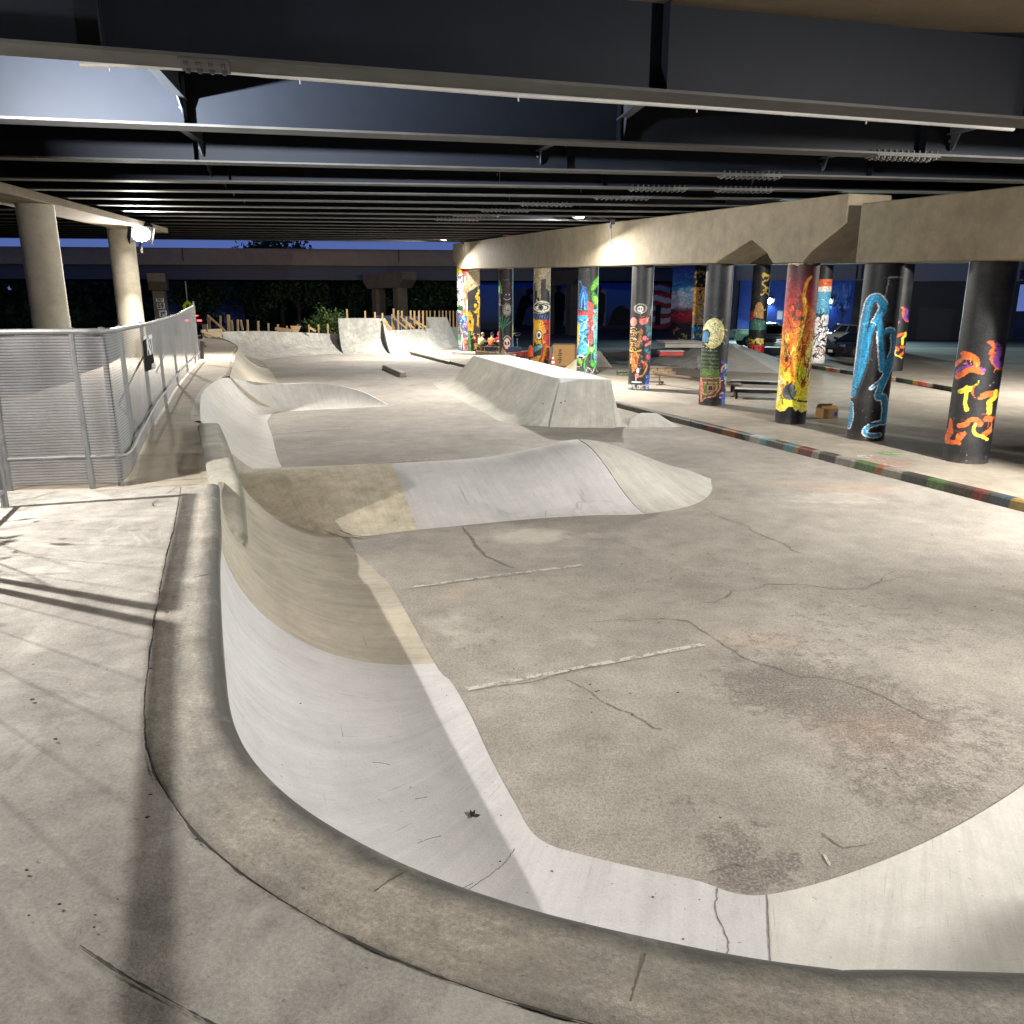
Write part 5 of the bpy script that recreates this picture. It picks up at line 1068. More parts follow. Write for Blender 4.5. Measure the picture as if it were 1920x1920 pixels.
# ================================================================== PLANTS
def leaves(n, c, r, size, lo=0.25, seed=1):
    rs = np.random.RandomState(seed); mb = MB(); vs = []; fs = []
    cl = rs.normal(size=(max(6, n // 60), 3)); cl /= np.linalg.norm(cl, axis=1)[:, None]; cl *= rs.uniform(lo, .85, (len(cl), 1))
    for k in range(n):
        q = cl[rs.randint(len(cl))] + rs.normal(scale=.17, size=3); p = V(c[0] + q[0] * r[0], c[1] + q[1] * r[1], c[2] + q[2] * r[2])
        a = V(*rs.normal(size=3)).normalized() * size * rs.uniform(.5, 1.2); b = a.cross(V(*rs.normal(size=3))).normalized() * size * rs.uniform(.25, .5)
        m = len(vs); vs += [p - a, p + b, p + a, p - b]; fs.append((m, m + 1, m + 2, m + 3))
    mb.add(vs, fs); return mb
def tree(c, h, r, lab, seed, n=2600, leaf=.32, mat='leaf_d', name='tree', cat='tree', grp=None):
    t = thing(name, c, lab, cat, grp); rs = random.Random(seed)
    mb = MB(); mb.tube([V(0, 0, -.1), V(.1, 0, h * .3), V(-.05, .1, h * .62)], [h * .028, h * .02, h * .01], 8)
    for k in range(6):
        a = k * 1.05 + rs.random(); mb.tube([V(0, 0, h * (.3 + .04 * k)), V(math.cos(a) * r * .35, math.sin(a) * r * .35, h * (.5 + .05 * k)), V(math.cos(a) * r * .7, math.sin(a) * r * .7, h * (.6 + .05 * k))], [h * .012, h * .008, h * .003], 6)
    mb.build('trunk', M['bark'], t, smooth=True)
    leaves(n, (0, 0, h * .66), (r, r, h * .40), leaf, seed=seed).build('crown', M[mat], t)
    return t
tree((-30.5, 108, 0), 12.6, 6.0, 'large dark tree rising above the far overpass against the sky', 3, 3800, .45)
for k, (px, y, h, r, lab) in enumerate([(560, 96, 8.2, 4.6, 'dark green tree below the overpass behind the long quarterpipe'), (640, 101, 8.0, 4.2, 'dark tree beneath the overpass just left of the bare pier'), (690, 95, 6.6, 3.2, 'lower dark tree behind the parked van'), (815, 97, 7.6, 4.2, 'dark tree under the overpass between pier and mural pillar'), (480, 104, 7.5, 4.4, 'dark tree under the overpass left of the leafy ones'), (375, 96, 6.4, 3.6, 'rounded dark tree behind the yellow school sign')]):
    tree((Yp(px, 600, y).x, y, 0), h, r, lab, 11 + k, 2400, .34)
t = thing('bush', (Yp(605, 600, 61).x, 61.5, 0), 'leafy green bush growing behind the long quarterpipe', 'bush')
leaves(1900, (0, 0, 1.7), (1.9, 1.4, 1.35), .14, .3, 21).build('foliage', M['leaf_b'], t)
mb = MB(); rs = random.Random(4)
for k in range(9): a = k * .7; mb.tube([V(0, 0, -.05), V(math.cos(a) * .3, math.sin(a) * .3, 1.1), V(math.cos(a) * .8, math.sin(a) * .8, 2.4)], [.03, .02, .008], 5)
mb.build('stems', M['bark'], t)
t = thing('shrub', (-5.15, 5.75, 1.0), 'thin twiggy shrub leaning through the rail panels', 'shrub'); mb = MB(); rs = random.Random(9)
for k in range(30):
    a = rs.uniform(0, 6.28); l = rs.uniform(1.0, 1.9); p0 = V(rs.uniform(-.3, .3), rs.uniform(-.8, .8), 0); d = V(math.cos(a) * .5, math.sin(a) * .5, 1.1).normalized()
    q = [p0]; 
    for s_ in range(4): d = (d + V(rs.uniform(-.4, .4), rs.uniform(-.4, .4), rs.uniform(-.15, .2))).normalized(); q.append(q[-1] + d * l * .32)
    mb.tube(q, [.012, .009, .007, .005, .003], 5)
mb.build('stems', M['bark'], t); leaves(240, (0, 0, 1.5), (.7, 1.3, .8), .06, .2, 8).build('foliage', M['leaf_b'], t)

w_ = MB(); rs_ = np.random.RandomState(12)
for k in range(15000):
    x = rs_.uniform(-110, 70); hh = 7.5 + 2.5 * mnoise.noise(V(x * .12, 0, 0)) + 1.2 * mnoise.noise(V(x * .5, 3, 0)); p = V(x, 128 + rs_.uniform(-3, 3), rs_.uniform(0, hh)); a_ = V(*rs_.normal(size=3)).normalized() * 1.0; b_ = a_.cross(V(*rs_.normal(size=3))).normalized() * .5
    w_.add([p - a_, p + b_, p + a_, p - b_], [(0, 1, 2, 3)])
tag(w_.build('woodland', M['leaf_d']), 'dark belt of trees far beyond the overpass', None, None, 'stuff')

# ================================================================== FORMWORK STAKES
def stake(px, pt, pb, y, w=.09, lab=None, wood='wood', lean=None, grp='wooden formwork stakes'):
    a = Yp(px, pb, y); b = Yp(px if lean is None else lean, pt, y + (0 if lean is None else .3))
    mb = MB(); mb.beam(V(a.x, a.y, a.z if lean is not None else a.z - .9), b, w, .05, up=(0, 1, 0))
    return tag(mb.build('stake', M[wood]), lab, 'stake', grp)
SA = 'short upright stake in the row behind the long quarterpipe'
for px, pt in [(413, 592), (445.5, 599), (464, 599.5), (484, 601.5), (503, 606), (521, 608), (538, 611), (579, 608.5), (597, 608), (614.5, 607)]:
    stake(px, pt, 624, 57.3, .13 if px < 500 else .11, SA)
stake(428, 590, 622, 56.6, .2, 'doubled broad stake in the row behind the long quarterpipe'); stake(558, 608, 622, 57.3, .09, 'thin stake with red top beside the plywood offcut', 'wood2')
stake(391, 595, 640, 55, .22, 'thick weathered post at the left end of the formwork', 'wood2')
for a, b in [((389, 591), (424, 622)), ((434, 600), (436, 620)), ((451, 600), (455, 619)), ((580, 614), (592, 621))]:
    p, q = Yp(*a, 56.0), Yp(*b, 56.2); mb = MB(); mb.beam(p, q, .13, .05, up=(0, 1, 0)); tag(mb.build('brace', M['wood']), {389: 'long diagonal wooden brace at the left end of the stakes', 434: 'slim brace leaning on the doubled stake', 451: 'slim brace leaning on a stake left of centre', 580: 'short brace beside the green bush'}[a[0]], 'brace')
mb = MB(); P4 = [Yp(544, 611, 56.6), Yp(565, 611, 56.6), Yp(559, 623, 56.4), Yp(549, 623, 56.4)]; mb.slab(P4, (0, .03, 0)); tag(mb.build('plywood_offcut', M['ply']), 'triangular plywood offcut standing on top of the long quarterpipe', 'plywood')
mb = MB(); mb.beam(Yp(516, 616, 56.4), Yp(546, 620, 56.4), .1, .22, up=(0, 0, 1)); mb.beam(Yp(527, 618, 56.5), Yp(527, 624, 56.5), .1, .08, up=(0, 1, 0)); mb.beam(Yp(541, 619, 56.5), Yp(541, 624, 56.5), .1, .08, up=(0, 1, 0)); tag(mb.build('plank_bench', M['ply']), 'low plank trestle on top of the long quarterpipe', 'plank')
SB = 'tall upright stake behind the low sloping quarterpipe'
for px, pt in [(650.5, 579.5), (684.5, 583), (703, 585), (717, 587)]: stake(px, pt, 600, 58.4, .11, 'stake on top of the tall grey quarterpipe section')
for px, pt in [(735.5, 589), (738, 578.5), (746.5, 582), (753.5, 582.5), (762, 594), (770, 582), (777, 582.5), (785.5, 582.5), (793, 582.5)]: stake(px, pt, 618, 60.6, .13, SB)
for px in [800, 806.5, 815, 823.5, 830, 836.5, 843.5, 850, 856.5]: stake(px, 582.5, 616, 63.4, .11, 'stake in the even row behind the small steep quarterpipe')
for a, b in [((738, 595), (762, 616)), ((751, 593), (777, 616)), ((753, 596), (770, 614)), ((768, 595), (800, 614)), ((772, 597), (790, 614))]:
    mb = MB(); mb.beam(Yp(*a, 60.4), Yp(*b, 59.4), .11, .05, up=(0, 1, 0)); tag(mb.build('brace', M['wood']), 'diagonal wooden brace propping the tall stakes', 'brace', 'braces behind the low quarterpipe')
mb = MB(); L = [Yp(718, 598, 57.4), Yp(723, 604, 57.5), Yp(727, 611, 57.7), Yp(733, 617, 58.0)]
for a, b in zip(L[:-1], L[1:]): mb.beam(a, b, .24, .06, up=(0, 1, 0))
tag(mb.build('formwork_board', M['ply']), 'curved plywood form along the edge of the tall quarterpipe', 'board')
LB = ['horizontal weathered board topmost in the leaning pile by the fence end', 'dark board slanting down across the pile', 'pale board edge under the leaning pile', 'short weathered board in the middle of the pile', 'upright splintered board at the left of the pile']
for (a, b, w, wd), lab in zip([((378, 622, 47), (416, 620, 52), .25, 'wood2'), ((377, 621, 46), (420, 636, 49), .14, 'wood2'), ((380, 637.5, 46.5), (420, 637, 49), .10, 'wood'), ((382, 629, 47), (412, 630, 50), .3, 'wood2'), ((384, 608, 48), (386, 632, 48), .3, 'wood2')], LB):
    mb = MB(); mb.beam(Yp(*a), Yp(*b), .06, w); tag(mb.build('board', M[wd]), lab, 'board')
mb = MB(); mb.slab([Yp(379, 624, 47), Yp(415, 622, 51), Yp(418, 640, 50), Yp(381, 638, 46.5)], (-.4, .8, 0)); tag(mb.build('form_panel', M['wood2']), 'weathered wooden form panel above the dark corner bank', 'board')
mb = MB(); mb.beam(Yp(381, 641, 38), Yp(396, 671, 36.5), .07, .05); tag(mb.build('brace', M['wood2']), 'dark timber prop leaning beside the fence end', 'brace')
mb = MB(); mb.beam(Yp(379, 640, 29.5), Yp(379, 674, 29.5), .12, .1, up=(0, 1, 0)); tag(mb.build('post', M['black']), 'black and white post at the end of the fence', 'post')
# ================================================================== FAR OVERPASS
ov = thing('overpass', (0, 88, 0), 'second overpass crossing far behind with concrete parapet and dark girder', 'overpass')
A, B = V(-90, 80, 0) - V(0, 88, 0), V(110, 104, 0) - V(0, 88, 0); e = (B - A)
def strip(z0, z1, th, o, name, mat):
    n = V(e.y, -e.x, 0).normalized(); mb = MB(); a = A + n * o; mb.slab([a + V(0, 0, z0), a + V(0, 0, z1), a - n * th + V(0, 0, z1), a - n * th + V(0, 0, z0)], e); mb.build(name, mat, ov); return n
ovm = concrete('overpass_concrete', (0.34, 0.27, 0.20), .15, .15, .08, sc=.3)
n = strip(7.75, 9.05, .3, .0, 'parapet', ovm); strip(7.7, 9.05, .3, -10, 'parapet', ovm); strip(7.35, 7.75, 10.2, .08, 'deck', ovm)
strip(5.9, 7.35, .06, -.9, 'girder', plain('overpass_girder', (.075, .085, .115), .5)); 
for k in range(3): strip(5.9, 7.35, .06, -3.2 - 2.6 * k, 'girder', M['steel'])
for k in range(9):
    a = A + e * (k + .5) / 9; mb = MB(); mb.box(a + n * .02 + V(0, 0, 8.4), (.12, .05, 1.28), math.atan2(e.y, e.x)); mb.build('joint', M['deck'], ov)
def hammer(px, y, zt, lab, cols, dirv=(.32, .95)):
    c = Yp(px, 600, y); t = thing('bridge_pier', (c.x, y, 0), lab, 'bridge pier'); d = V(*dirv, 0).normalized(); s = V(d.y, -d.x, 0)
    for k in cols:
        mb = MB(); q = d * k; mb.slab([q + s * .55 + d * .55, q + s * .55 - d * .55, q - s * .55 - d * .55, q - s * .55 + d * .55], (0, 0, zt - 1.2)); mb.build('column', M['cap'], t, bevel=.05)
    mb = MB(); w = .78; L0, L1 = cols[0] - 2.2, cols[-1] + 2.2
    mb.slab([d * L0 + s * w + V(0, 0, zt - .75), d * (L0 + 1.1) + s * w + V(0, 0, zt - 1.5), d * (L1 - 1.1) + s * w + V(0, 0, zt - 1.5), d * L1 + s * w + V(0, 0, zt - .75), d * L1 + s * w + V(0, 0, zt), d * L0 + s * w + V(0, 0, zt)], -s * 2 * w); mb.build('cap', M['cap'], t, bevel=.05)
hammer(752, 82, 6.4, 'hammerhead pier of the far overpass above the wooden stakes', (0, 5.2), (-.55, .83)); hammer(303, 78, 6.1, 'hammerhead pier of the far overpass behind the route signs', (0, 5), (-.36, .93)); hammer(1073, 90, 6.9, 'hammerhead pier of the far overpass seen between two mural columns', (0, 5), (-.5, .86)); hammer(1760, 92, 7.1, 'hammerhead pier of the far overpass beyond the parked cars', (0, 5), (-.5, .86))

# ================================================================== ROAD SIGNS AND STREET
IDM = Matrix(((1, 0, 0), (0, 0, -1), (0, 1, 0)))    # text facing the camera (-y)
c = Yp(304, 600, 50); t = thing('route_sign', (c.x, 50, 0), 'white route sign reading TO 59 above a right turn arrow', 'road sign')
def zpix(py): return Yp(304, py, 50).z
def xpix(px): return Yp(px, 570, 50).x - c.x
mb = MB(); mb.beam((.35, .04, -.1), (.05, .04, zpix(560)), .08, .06); mb.build('post', M['galv'], t)
for (x0, x1, y0, y1, nm) in [(293, 306.5, 559, 566), (294.5, 308, 567.5, 580), (296.5, 310, 582, 594.5)] and [(293, 307, 559, 566, 'a'), (294, 308.5, 567.5, 580, 'b'), (296.5, 310.5, 582, 594.5, 'c')]:
    mb = MB(); w = xpix(x1) - xpix(x0); h = zpix(y0) - zpix(y1); mb.box(((xpix(x0) + xpix(x1)) / 2, 0, (zpix(y0) + zpix(y1)) / 2), (w, .02, h)); p = mb.build('plate', M['white_p'], t)
    ctr = V((xpix(x0) + xpix(x1)) / 2, -.014, (zpix(y0) + zpix(y1)) / 2)
    if nm == 'a': text_mesh('TO', h * .95, M['black'], p, ctr, IDM, bold=.006)
    if nm == 'b':
        b2 = MB(); b2.box(ctr + V(0, .002, 0), (w * .99, .004, h * .99)); b2.build('border', M['black'], p); b2 = MB(); b2.slab([ctr + V(a * w * .46, 0, b * h * .46) for a, b in ((-1, -.8), (-.8, -1), (.8, -1), (1, -.8), (1, .8), (.8, 1), (-.8, 1), (-1, .8))], V(0, -.004, 0)); b2.build('shield', M['white_p'], p); text_mesh('59', h * .95, M['black'], p, ctr + V(0, -.008, 0), IDM, bold=.008)
    if nm == 'c':
        b2 = MB(); k = w * .5
        b2.slab([ctr + V(a * k, 0, b * k) for a, b in ((-.5, -.7), (-.22, -.7), (-.22, .1), (.15, .1), (.15, -.15), (.68, .24), (.15, .62), (.15, .38), (-.5, .38))], V(0, -.004, 0)); b2.build('arrow', M['black'], p)
c2 = Yp(353, 578, 60); t = thing('crossing_sign', (c2.x, 60, 0), 'yellow five sided school crossing sign on a pole', 'road sign')
mb = MB(); zt = Yp(351, 527, 60).z; mb.tube([(-.05, .05, -.1), (-.05, .05, zt)], .04, 8); mb.build('post', M['galv'], t)
zc = Yp(353, 575, 60).z; k = .42; mb = MB(); P5 = [(-.75, -1.1), (.75, -1.1), (.95, .2), (0, 1.15), (-.95, .2)]; mb.slab([V(a * k, 0, zc + b * k) for a, b in P5], (0, .02, 0)); pnl = mb.build('panel', plain('school_yellow', (.45, .50, .02), .5), t)
mb = MB()
for sx in (-.16, .14): mb.ball((sx * k, -.012, zc + .38 * k), (.09 * k, .01, .10 * k), 8, 5); mb.slab([V((sx + a) * k, -.004, zc + b * k) for a, b in ((-.12, .25), (.12, .25), (.14, -.1), (.06, -.5), (-.06, -.5), (-.14, -.1))], (0, -.01, 0))
mb.slab([V(a * k, -.004, zc + b * k) for a, b in ((-.6, -.98), (.6, -.98), (.6, -.93), (-.6, -.93))], (0, -.006, 0)); mb.build('pictogram', M['black'], pnl)
# blue grey houses in the dark
def house(px0, px1, y, h, colr, lab, rows=2, roof=True):
    x0, x1 = Yp(px0, 600, y).x, Yp(px1, 600, y).x; t = thing('building', ((x0 + x1) / 2, y, 0), lab, 'building'); w = x1 - x0
    mb = MB(); mb.box((0, 4, h / 2 - .1), (w, 8, h + .2)); mb.build('wall', plain('house_wall', colr, .8), t)
    if roof: mb = MB(); mb.slab([(-w / 2 - .3, -.4, h), (-w / 2 - .3, 4, h + 1.8), (-w / 2 - .3, 8.4, h)], (w + .6, 0, 0)); mb.build('roof', M['asphalt'], t)
    for r in range(rows):
        for q in range(max(2, int(w / 3))):
            n_ = max(2, int(w / 3)); x = -w / 2 + w * (q + .5) / n_; f = MB(); f.box((x, -.03, 1.6 + r * 2.9), (1.1, .1, 1.5)); fr = f.build('window', M['white_p'], t); g_ = MB(); g_.box((x, -.085, 1.6 + r * 2.9), (.9, .03, 1.3)); g_.build('pane', M['glass'], fr)
house(318, 345, 112, 5.4, (.16, .19, .30), 'grey blue house in the dark left of the school sign', 1); house(385, 425, 116, 6.2, (.12, .15, .34), 'bluish house in the dark right of the rounded tree', 2); house(630, 668, 125, 6.2, (.12, .12, .16), 'dim house between the dark trees', 2, False)

# ================================================================== VEHICLES
def wheel(t, x, y, r, w=.24):
    s = 1 if y > 0 else -1
    mb = MB(); mb.tube([V(x, y - w / 2, r), V(x, y + w / 2, r)], r, 20); o = mb.build('wheel', M['rubber'], t, bevel=.02)
    mb = MB(); mb.tube([V(x, y + s * (w / 2 - .01), r), V(x, y + s * (w / 2 + .012), r)], r * .62, 14); ri = mb.build('rim', M['rim'], o)
    mb = MB()
    for k in range(5): a = k * 1.2566; mb.beam(V(x, y + s * (w / 2 + .02), r), V(x + math.cos(a) * r * .55, y + s * (w / 2 + .02), r + math.sin(a) * r * .55), .05, .02, up=(0, 1, 0))
    mb.build('spokes', M['blackm'], o)
def vehicle(kind, loc, rz, paint, lab, cat, lit=False):
    """x forward; built from a shaped shell with wheel arches"""
    t = thing({'pickup': 'pickup_truck', 'car': 'parked_car', 'van': 'cargo_van'}[kind], loc, lab, cat, None, rz)
    L, Wd, r, wx = {'pickup': (5.4, 1.9, .40, (-1.65, 1.68)), 'car': (4.8, 1.82, .34, (-1.4, 1.42)), 'van': (5.8, 2.0, .36, (-1.8, 1.85))}[kind]
    lo = {'pickup': [(-2.7, .55), (-2.7, 1.22), (-.62, 1.24), (-.6, 1.16), (1.05, 1.16), (2.45, 1.10), (2.68, 1.0), (2.7, .55)], 'car': [(-2.4, .42), (-2.4, .92), (-2.1, 1.0), (-1.5, .98), (.9, .95), (2.1, .78), (2.38, .62), (2.4, .35)], 'van': [(-2.9, .5), (-2.9, 1.25), (1.7, 1.25), (2.6, 1.12), (2.88, .85), (2.9, .4)]}[kind]
    def arch(cx):
        return [(cx + (r + .09) * math.cos(a), r + (r + .07) * math.sin(a)) for a in np.linspace(0, math.pi, 9)]
    zb = {'pickup': .46, 'car': .26, 'van': .34}[kind]
    bot = [(L / 2, zb)] + [(a, max(b, zb)) for a, b in arch(wx[1])] + [(a, max(b, zb)) for a, b in arch(wx[0])] + [(-L / 2, zb)]
    prof = bot + lo
    mb = MB(); nP = len(prof); half = Wd / 2
    secs = [(-half + .05, .985), (-half, 1), (half, 1), (half - .05, .985)]
    vs = []
    for yy, k in [(-half + .06, .98), (-half, 1.0), (half, 1.0), (half - .06, .98)]:
        vs += [V(a * k if abs(yy) < half else a, yy, b if b < .6 else (b - .02 if abs(yy) == half else b + .01)) for a, b in prof]
    order = [1, 0, 3, 2]
    fs = [tuple(0 * nP + j for j in range(nP))[::-1]]
    vs2 = vs
    for a, b in ((0, 3),): pass
    mb.add([V(a, -half, b) for a, b in prof] + [V(a, half, b) for a, b in prof], [tuple(range(nP)), tuple(range(2 * nP - 1, nP - 1, -1))] + [(j, (j + 1) % nP, nP + (j + 1) % nP, nP + j) for j in range(nP)])
    # cabin
    cb = {'pickup': [(-.62, 1.15), (-.5, 1.72), (.55, 1.76), (1.2, 1.15)], 'car': [(-1.9, .97), (-1.05, 1.40), (.1, 1.44), (1.1, .95)], 'van': [(-2.9, 1.24), (-2.85, 2.3), (1.1, 2.32), (2.0, 1.24)]}[kind]
    ti = .16 if kind != 'van' else .08
    base = [(a, s * (half - .02), b) for s in (-1, 1) for a, b in (cb[0], cb[3])]; top = [(a, s * (half - ti), b) for s in (-1, 1) for a, b in (cb[1], cb[2])]
    mb.add([base[0], base[1], base[3], base[2], top[0], top[1], top[3], top[2]], [(0, 1, 2, 3), (4, 5, 6, 7), (0, 1, 5, 4), (1, 2, 6, 5), (2, 3, 7, 6), (3, 0, 4, 7)])
    body = mb.build('body', paint, t, bevel=.045)
    # glass
    def gl(P, nm): m_ = MB(); c0 = sum((V(*p) for p in P), V(0, 0, 0)) / 4; nr = (V(*P[1]) - V(*P[0])).cross(V(*P[2]) - V(*P[0])).normalized(); nr = nr if nr.dot(c0 - V(0, 0, 1)) > 0 else -nr; m_.slab([V(*p) + nr * .004 for p in P], nr * .012); m_.build(nm, M['glass'], t)
    def lp(a, b, u): return tuple(V(*a).lerp(V(*b), u))
    def quad(a, b, c, d, u0, u1, v0, v1): f = lambda u, v: lp(lp(a, b, u), lp(d, c, u), v); return [f(u0, v0), f(u1, v0), f(u1, v1), f(u0, v1)]
    gl(quad(base[1], base[3], top[3], top[1], .07, .93, .12, .92), 'windscreen')
    gl(quad(base[0], base[2], top[2], top[0], .1, .9, .25, .88), 'rear_window')
    for s, a, b, c_, d in ((-1, base[0], base[1], top[1], top[0]), (1, base[2], base[3], top[3], top[2])):
        if kind == 'van': gl(quad(a, b, c_, d, .76, .95, .2, .85), 'side_window')
        else: gl(quad(a, b, c_, d, .06, .47, .14, .88), 'side_window'); gl(quad(a, b, c_, d, .52, .92, .14, .88), 'side_window')
    for x in wx:
        for s in (-1, 1): wheel(t, x, s * (half - .12), r)
    fz_ = {'pickup': .86, 'car': .66, 'van': .85}[kind]
    m_ = MB(); m_.box((L / 2 + .01, 0, fz_), (.06, Wd * .5, .26)); gr = m_.build('grille', M['black'], t, bevel=.02)
    for k in range(4): m_ = MB(); m_.box((L / 2 + .045, 0, fz_ - .09 + k * .06), (.015, Wd * .46, .014)); m_.build('bar', M['rim'], gr)
    for s in (-1, 1):
        m_ = MB(); m_.box((L / 2 - .02, s * Wd * .38, fz_ + .05), (.12, Wd * .2, .15)); m_.build('headlight', M['rim'], t, bevel=.03)
        m_ = MB(); m_.box((-L / 2 - .005, s * Wd * .43, fz_ + .15), (.05, .16, .3)); m_.build('tail_light', plain('tail_red', (.3, .02, .02), .3), t)
        m_ = MB(); m_.box((cb[3][0] - .25, s * (half + .1), cb[3][1] + .12), (.16, .2, .15)); m_.build('mirror', M['black'], t, bevel=.03)
        m_ = MB(); m_.box((.2, s * (half + .012), .98 if kind != 'car' else .82), (.2, .03, .035)); m_.build('door_handle', M['black'], t)
    m_ = MB(); m_.box((L / 2 + .03, 0, zb + .1), (.18, Wd * .98, .2)); m_.build('bumper', paint, t, bevel=.04)
    m_ = MB(); m_.box((-L / 2 - .03, 0, zb + .12), (.14, Wd * .96, .18)); m_.build('bumper', M['rim'] if kind == 'pickup' else paint, t, bevel=.04)
    m_ = MB(); m_.box((L / 2 + .13, 0, zb + .12), (.01, .31, .15)); m_.build('number_plate', M['white_p'], t)
    if kind == 'pickup': m_ = MB(); m_.box((-1.66, 0, 1.235), (1.9, Wd - .3, .02)); m_.build('bed_cover', M['black'], t)
    return t
carp = lambda n_, c_: plain(n_, c_, .25, .0, .05, spec=.6)
vehicle('pickup', (Yp(1457, 630, 53.5).x, 54.5, .15), math.radians(-112), carp('green_grey_paint', (.42, .54, .45)), 'grey green pickup truck facing the camera between two columns', 'pickup truck')
vehicle('pickup', (19.6, 62.3, .15), math.radians(2), carp('mint_paint', (.38, .75, .52)), 'mint green pickup parked sideways behind the moon column', 'pickup truck')
vehicle('pickup', (Yp(1592, 630, 57).x, 57.5, .15), math.radians(170), carp('dark_grey_paint', (.12, .13, .14)), 'dark grey pickup truck parked sideways behind the flame column', 'pickup truck')
vehicle('car', (Yp(1605, 640, 48.5).x + .6, 49.5, .15), math.radians(-150), carp('black_paintwork', (.012, .012, .016)), 'black low car nearest the striped kerb', 'car')
vehicle('van', (Yp(727, 600, 74).x, 74.5, .0), math.radians(178), carp('van_blue', (.30, .40, .55)), 'pale blue van standing behind the stakes and the bare pier', 'van')
vehicle('car', (Yp(788, 600, 72).x, 73.5, .02), math.radians(-110), carp('silver_paint', (.25, .26, .28)), 'silver car in the dark right of the bare pier', 'car')
t = vehicle('car', (Yp(386, 600, 90).x, 90, .8), math.radians(80), carp('night_paint', (.03, .03, .04)), 'dark car driving away with red tail lamps lit', 'car')
for s in (-1, 1): mb = MB(); mb.box((-2.47, s * .7, .86), (.06, .5, .16)); mb.build('tail_light', M['redlens'], t)
mb = MB(); mb.box((-1.9, 0, 1.36), (.06, .5, .10)); mb.build('brake_light', M['redlens'], t)

# ================================================================== MURAL WALL AND BLUE BUILDING
cv = Cv(110, 760, (26, 44, 88), .085)
cv.grad([(0, (30, 34, 44)), (.08, (40, 44, 56)), (.3, (52, 76, 130)), (1, (40, 88, 180))]); cv.poly([(0, .95), (1, .95), (1, 1), (0, 1)], (120, 130, 145))
def wx_(px): return (px - 860) / 660.0
for a, b in [(958, 998), (1010, 1062), (1095, 1135)]: cv.poly([(wx_(a), .12), (wx_(b), .1), (wx_(b), .78), (wx_(b - 12), .86), (wx_(a + 14), .8), (wx_(a), .84)], (104, 112, 124))
def person_sil(px, bend):
    x = wx_(px)
    if bend: cv.poly([(wx_(px - 20), .08), (wx_(px - 6), .08), (wx_(px + 3), .42), (wx_(px + 16), .5), (wx_(px + 8), .72), (wx_(px - 6), .66), (wx_(px - 14), .45)], (9, 10, 14)); cv.ell(wx_(px + 9), .76, .011, .06, (9, 10, 14))
    else: cv.poly([(wx_(px - 9), .1), (wx_(px + 9), .1), (wx_(px + 12), .45), (wx_(px + 12), .7), (wx_(px + 4), .76), (wx_(px - 4), .76), (wx_(px - 12), .7), (wx_(px - 12), .45)], (9, 10, 14)); cv.ell(x, .83, .008, .06, (9, 10, 14))
person_sil(984, True); person_sil(1047, False); person_sil(1122, False)
cv.poly([(wx_(1140), .1), (wx_(1180), .1), (wx_(1180), .4), (wx_(1165), .5), (wx_(1150), .42)], (14, 16, 22))
for i in range(9):  # wavy stripes
    q = (150, 40, 46) if i % 2 == 0 else (176, 178, 182); X = np.linspace(0, 1, 14); up = [(wx_(1222 + 58 * x), .96 - i * .10 + .03 * math.sin(x * 7 + i * .3)) for x in X]; dn = [(wx_(1222 + 58 * x), .96 - (i + 1) * .10 + .03 * math.sin(x * 7 + (i + 1) * .3)) for x in X]
    cv.poly(up + dn[::-1], q)
cv.ell(wx_(1283), .74, .016, .16, (150, 160, 172)); cv.ell(wx_(1280), .5, .011, .1, (110, 104, 104)); cv.poly([(wx_(1228), .1), (wx_(1238), .1), (wx_(1238), .52), (wx_(1228), .5)], (20, 18, 20)); cv.poly([(wx_(1274), .1), (wx_(1284), .1), (wx_(1284), .45), (wx_(1274), .44)], (20, 18, 20)); cv.scrib(14, wx_(1256), wx_(1285), .2, .98, .006, [(14, 14, 18)], .05)
for i in range(26): cv.ell(wx_(1384 + (i % 4) * 6 + (i // 4 % 2) * 3), .93 - (i // 4) * .08, .0022, .018, (170, 180, 200))
cv.a = np.clip(cv.a * 1.35, 0, 255)
x0, x1, yw = Yp(860, 600, 112).x, Yp(1520, 600, 112).x, 112
def paint_wall(name, x0, x1, y, z0, z1, cv, lab, cat, nu=380, nv=56, th=.4):
    mb = MB(); g = np.zeros((nu, nv, 3)); U, Vv = np.meshgrid(np.linspace(0, .999, nu), np.linspace(0, .999, nv), indexing='ij'); g[:, :, 0] = x0 + (x1 - x0) * U; g[:, :, 1] = y; g[:, :, 2] = z0 + (z1 - z0) * Vv
    grid_mesh(mb, g, uv=False); c_ = cv.at(U.ravel(), Vv.ravel()); n_ = len(mb.v)
    mb.box(((x0 + x1) / 2, y + th / 2 + .01, (z0 + z1) / 2), (x1 - x0 + .02, th, z1 - z0 + .02)); mb.col = np.concatenate([c_, np.full((8, 3), .05)])
    return tag(mb.build(name, M['paint']), lab, cat)
paint_wall('mural_wall', x0, x1, yw, -.1, Yp(1000, 524, yw).z, cv, 'long dark blue mural wall with black figures and wavy red stripes', 'wall')
cv = Cv(80, 300, (26, 60, 140), .2); cv.grad([(0, (16, 34, 84)), (.5, (26, 64, 150)), (1, (30, 74, 168))]); cv.poly([(.86, 0), (1, 0), (1, 1), (.86, 1)], (44, 42, 40))
for bx in (.66, .78):
    cv.line([(bx, .05), (bx + .01, .35), (bx + .03, .6)], .010, (12, 22, 54), smooth=True)
    for k in range(9): cv.line([(bx + .01, .3 + .03 * k), (bx + .05 * math.sin(k * 2.1), .5 + .03 * k), (bx + .08 * math.sin(k * 2.1), .62 + .03 * k)], .005, (12, 22, 54), smooth=True)
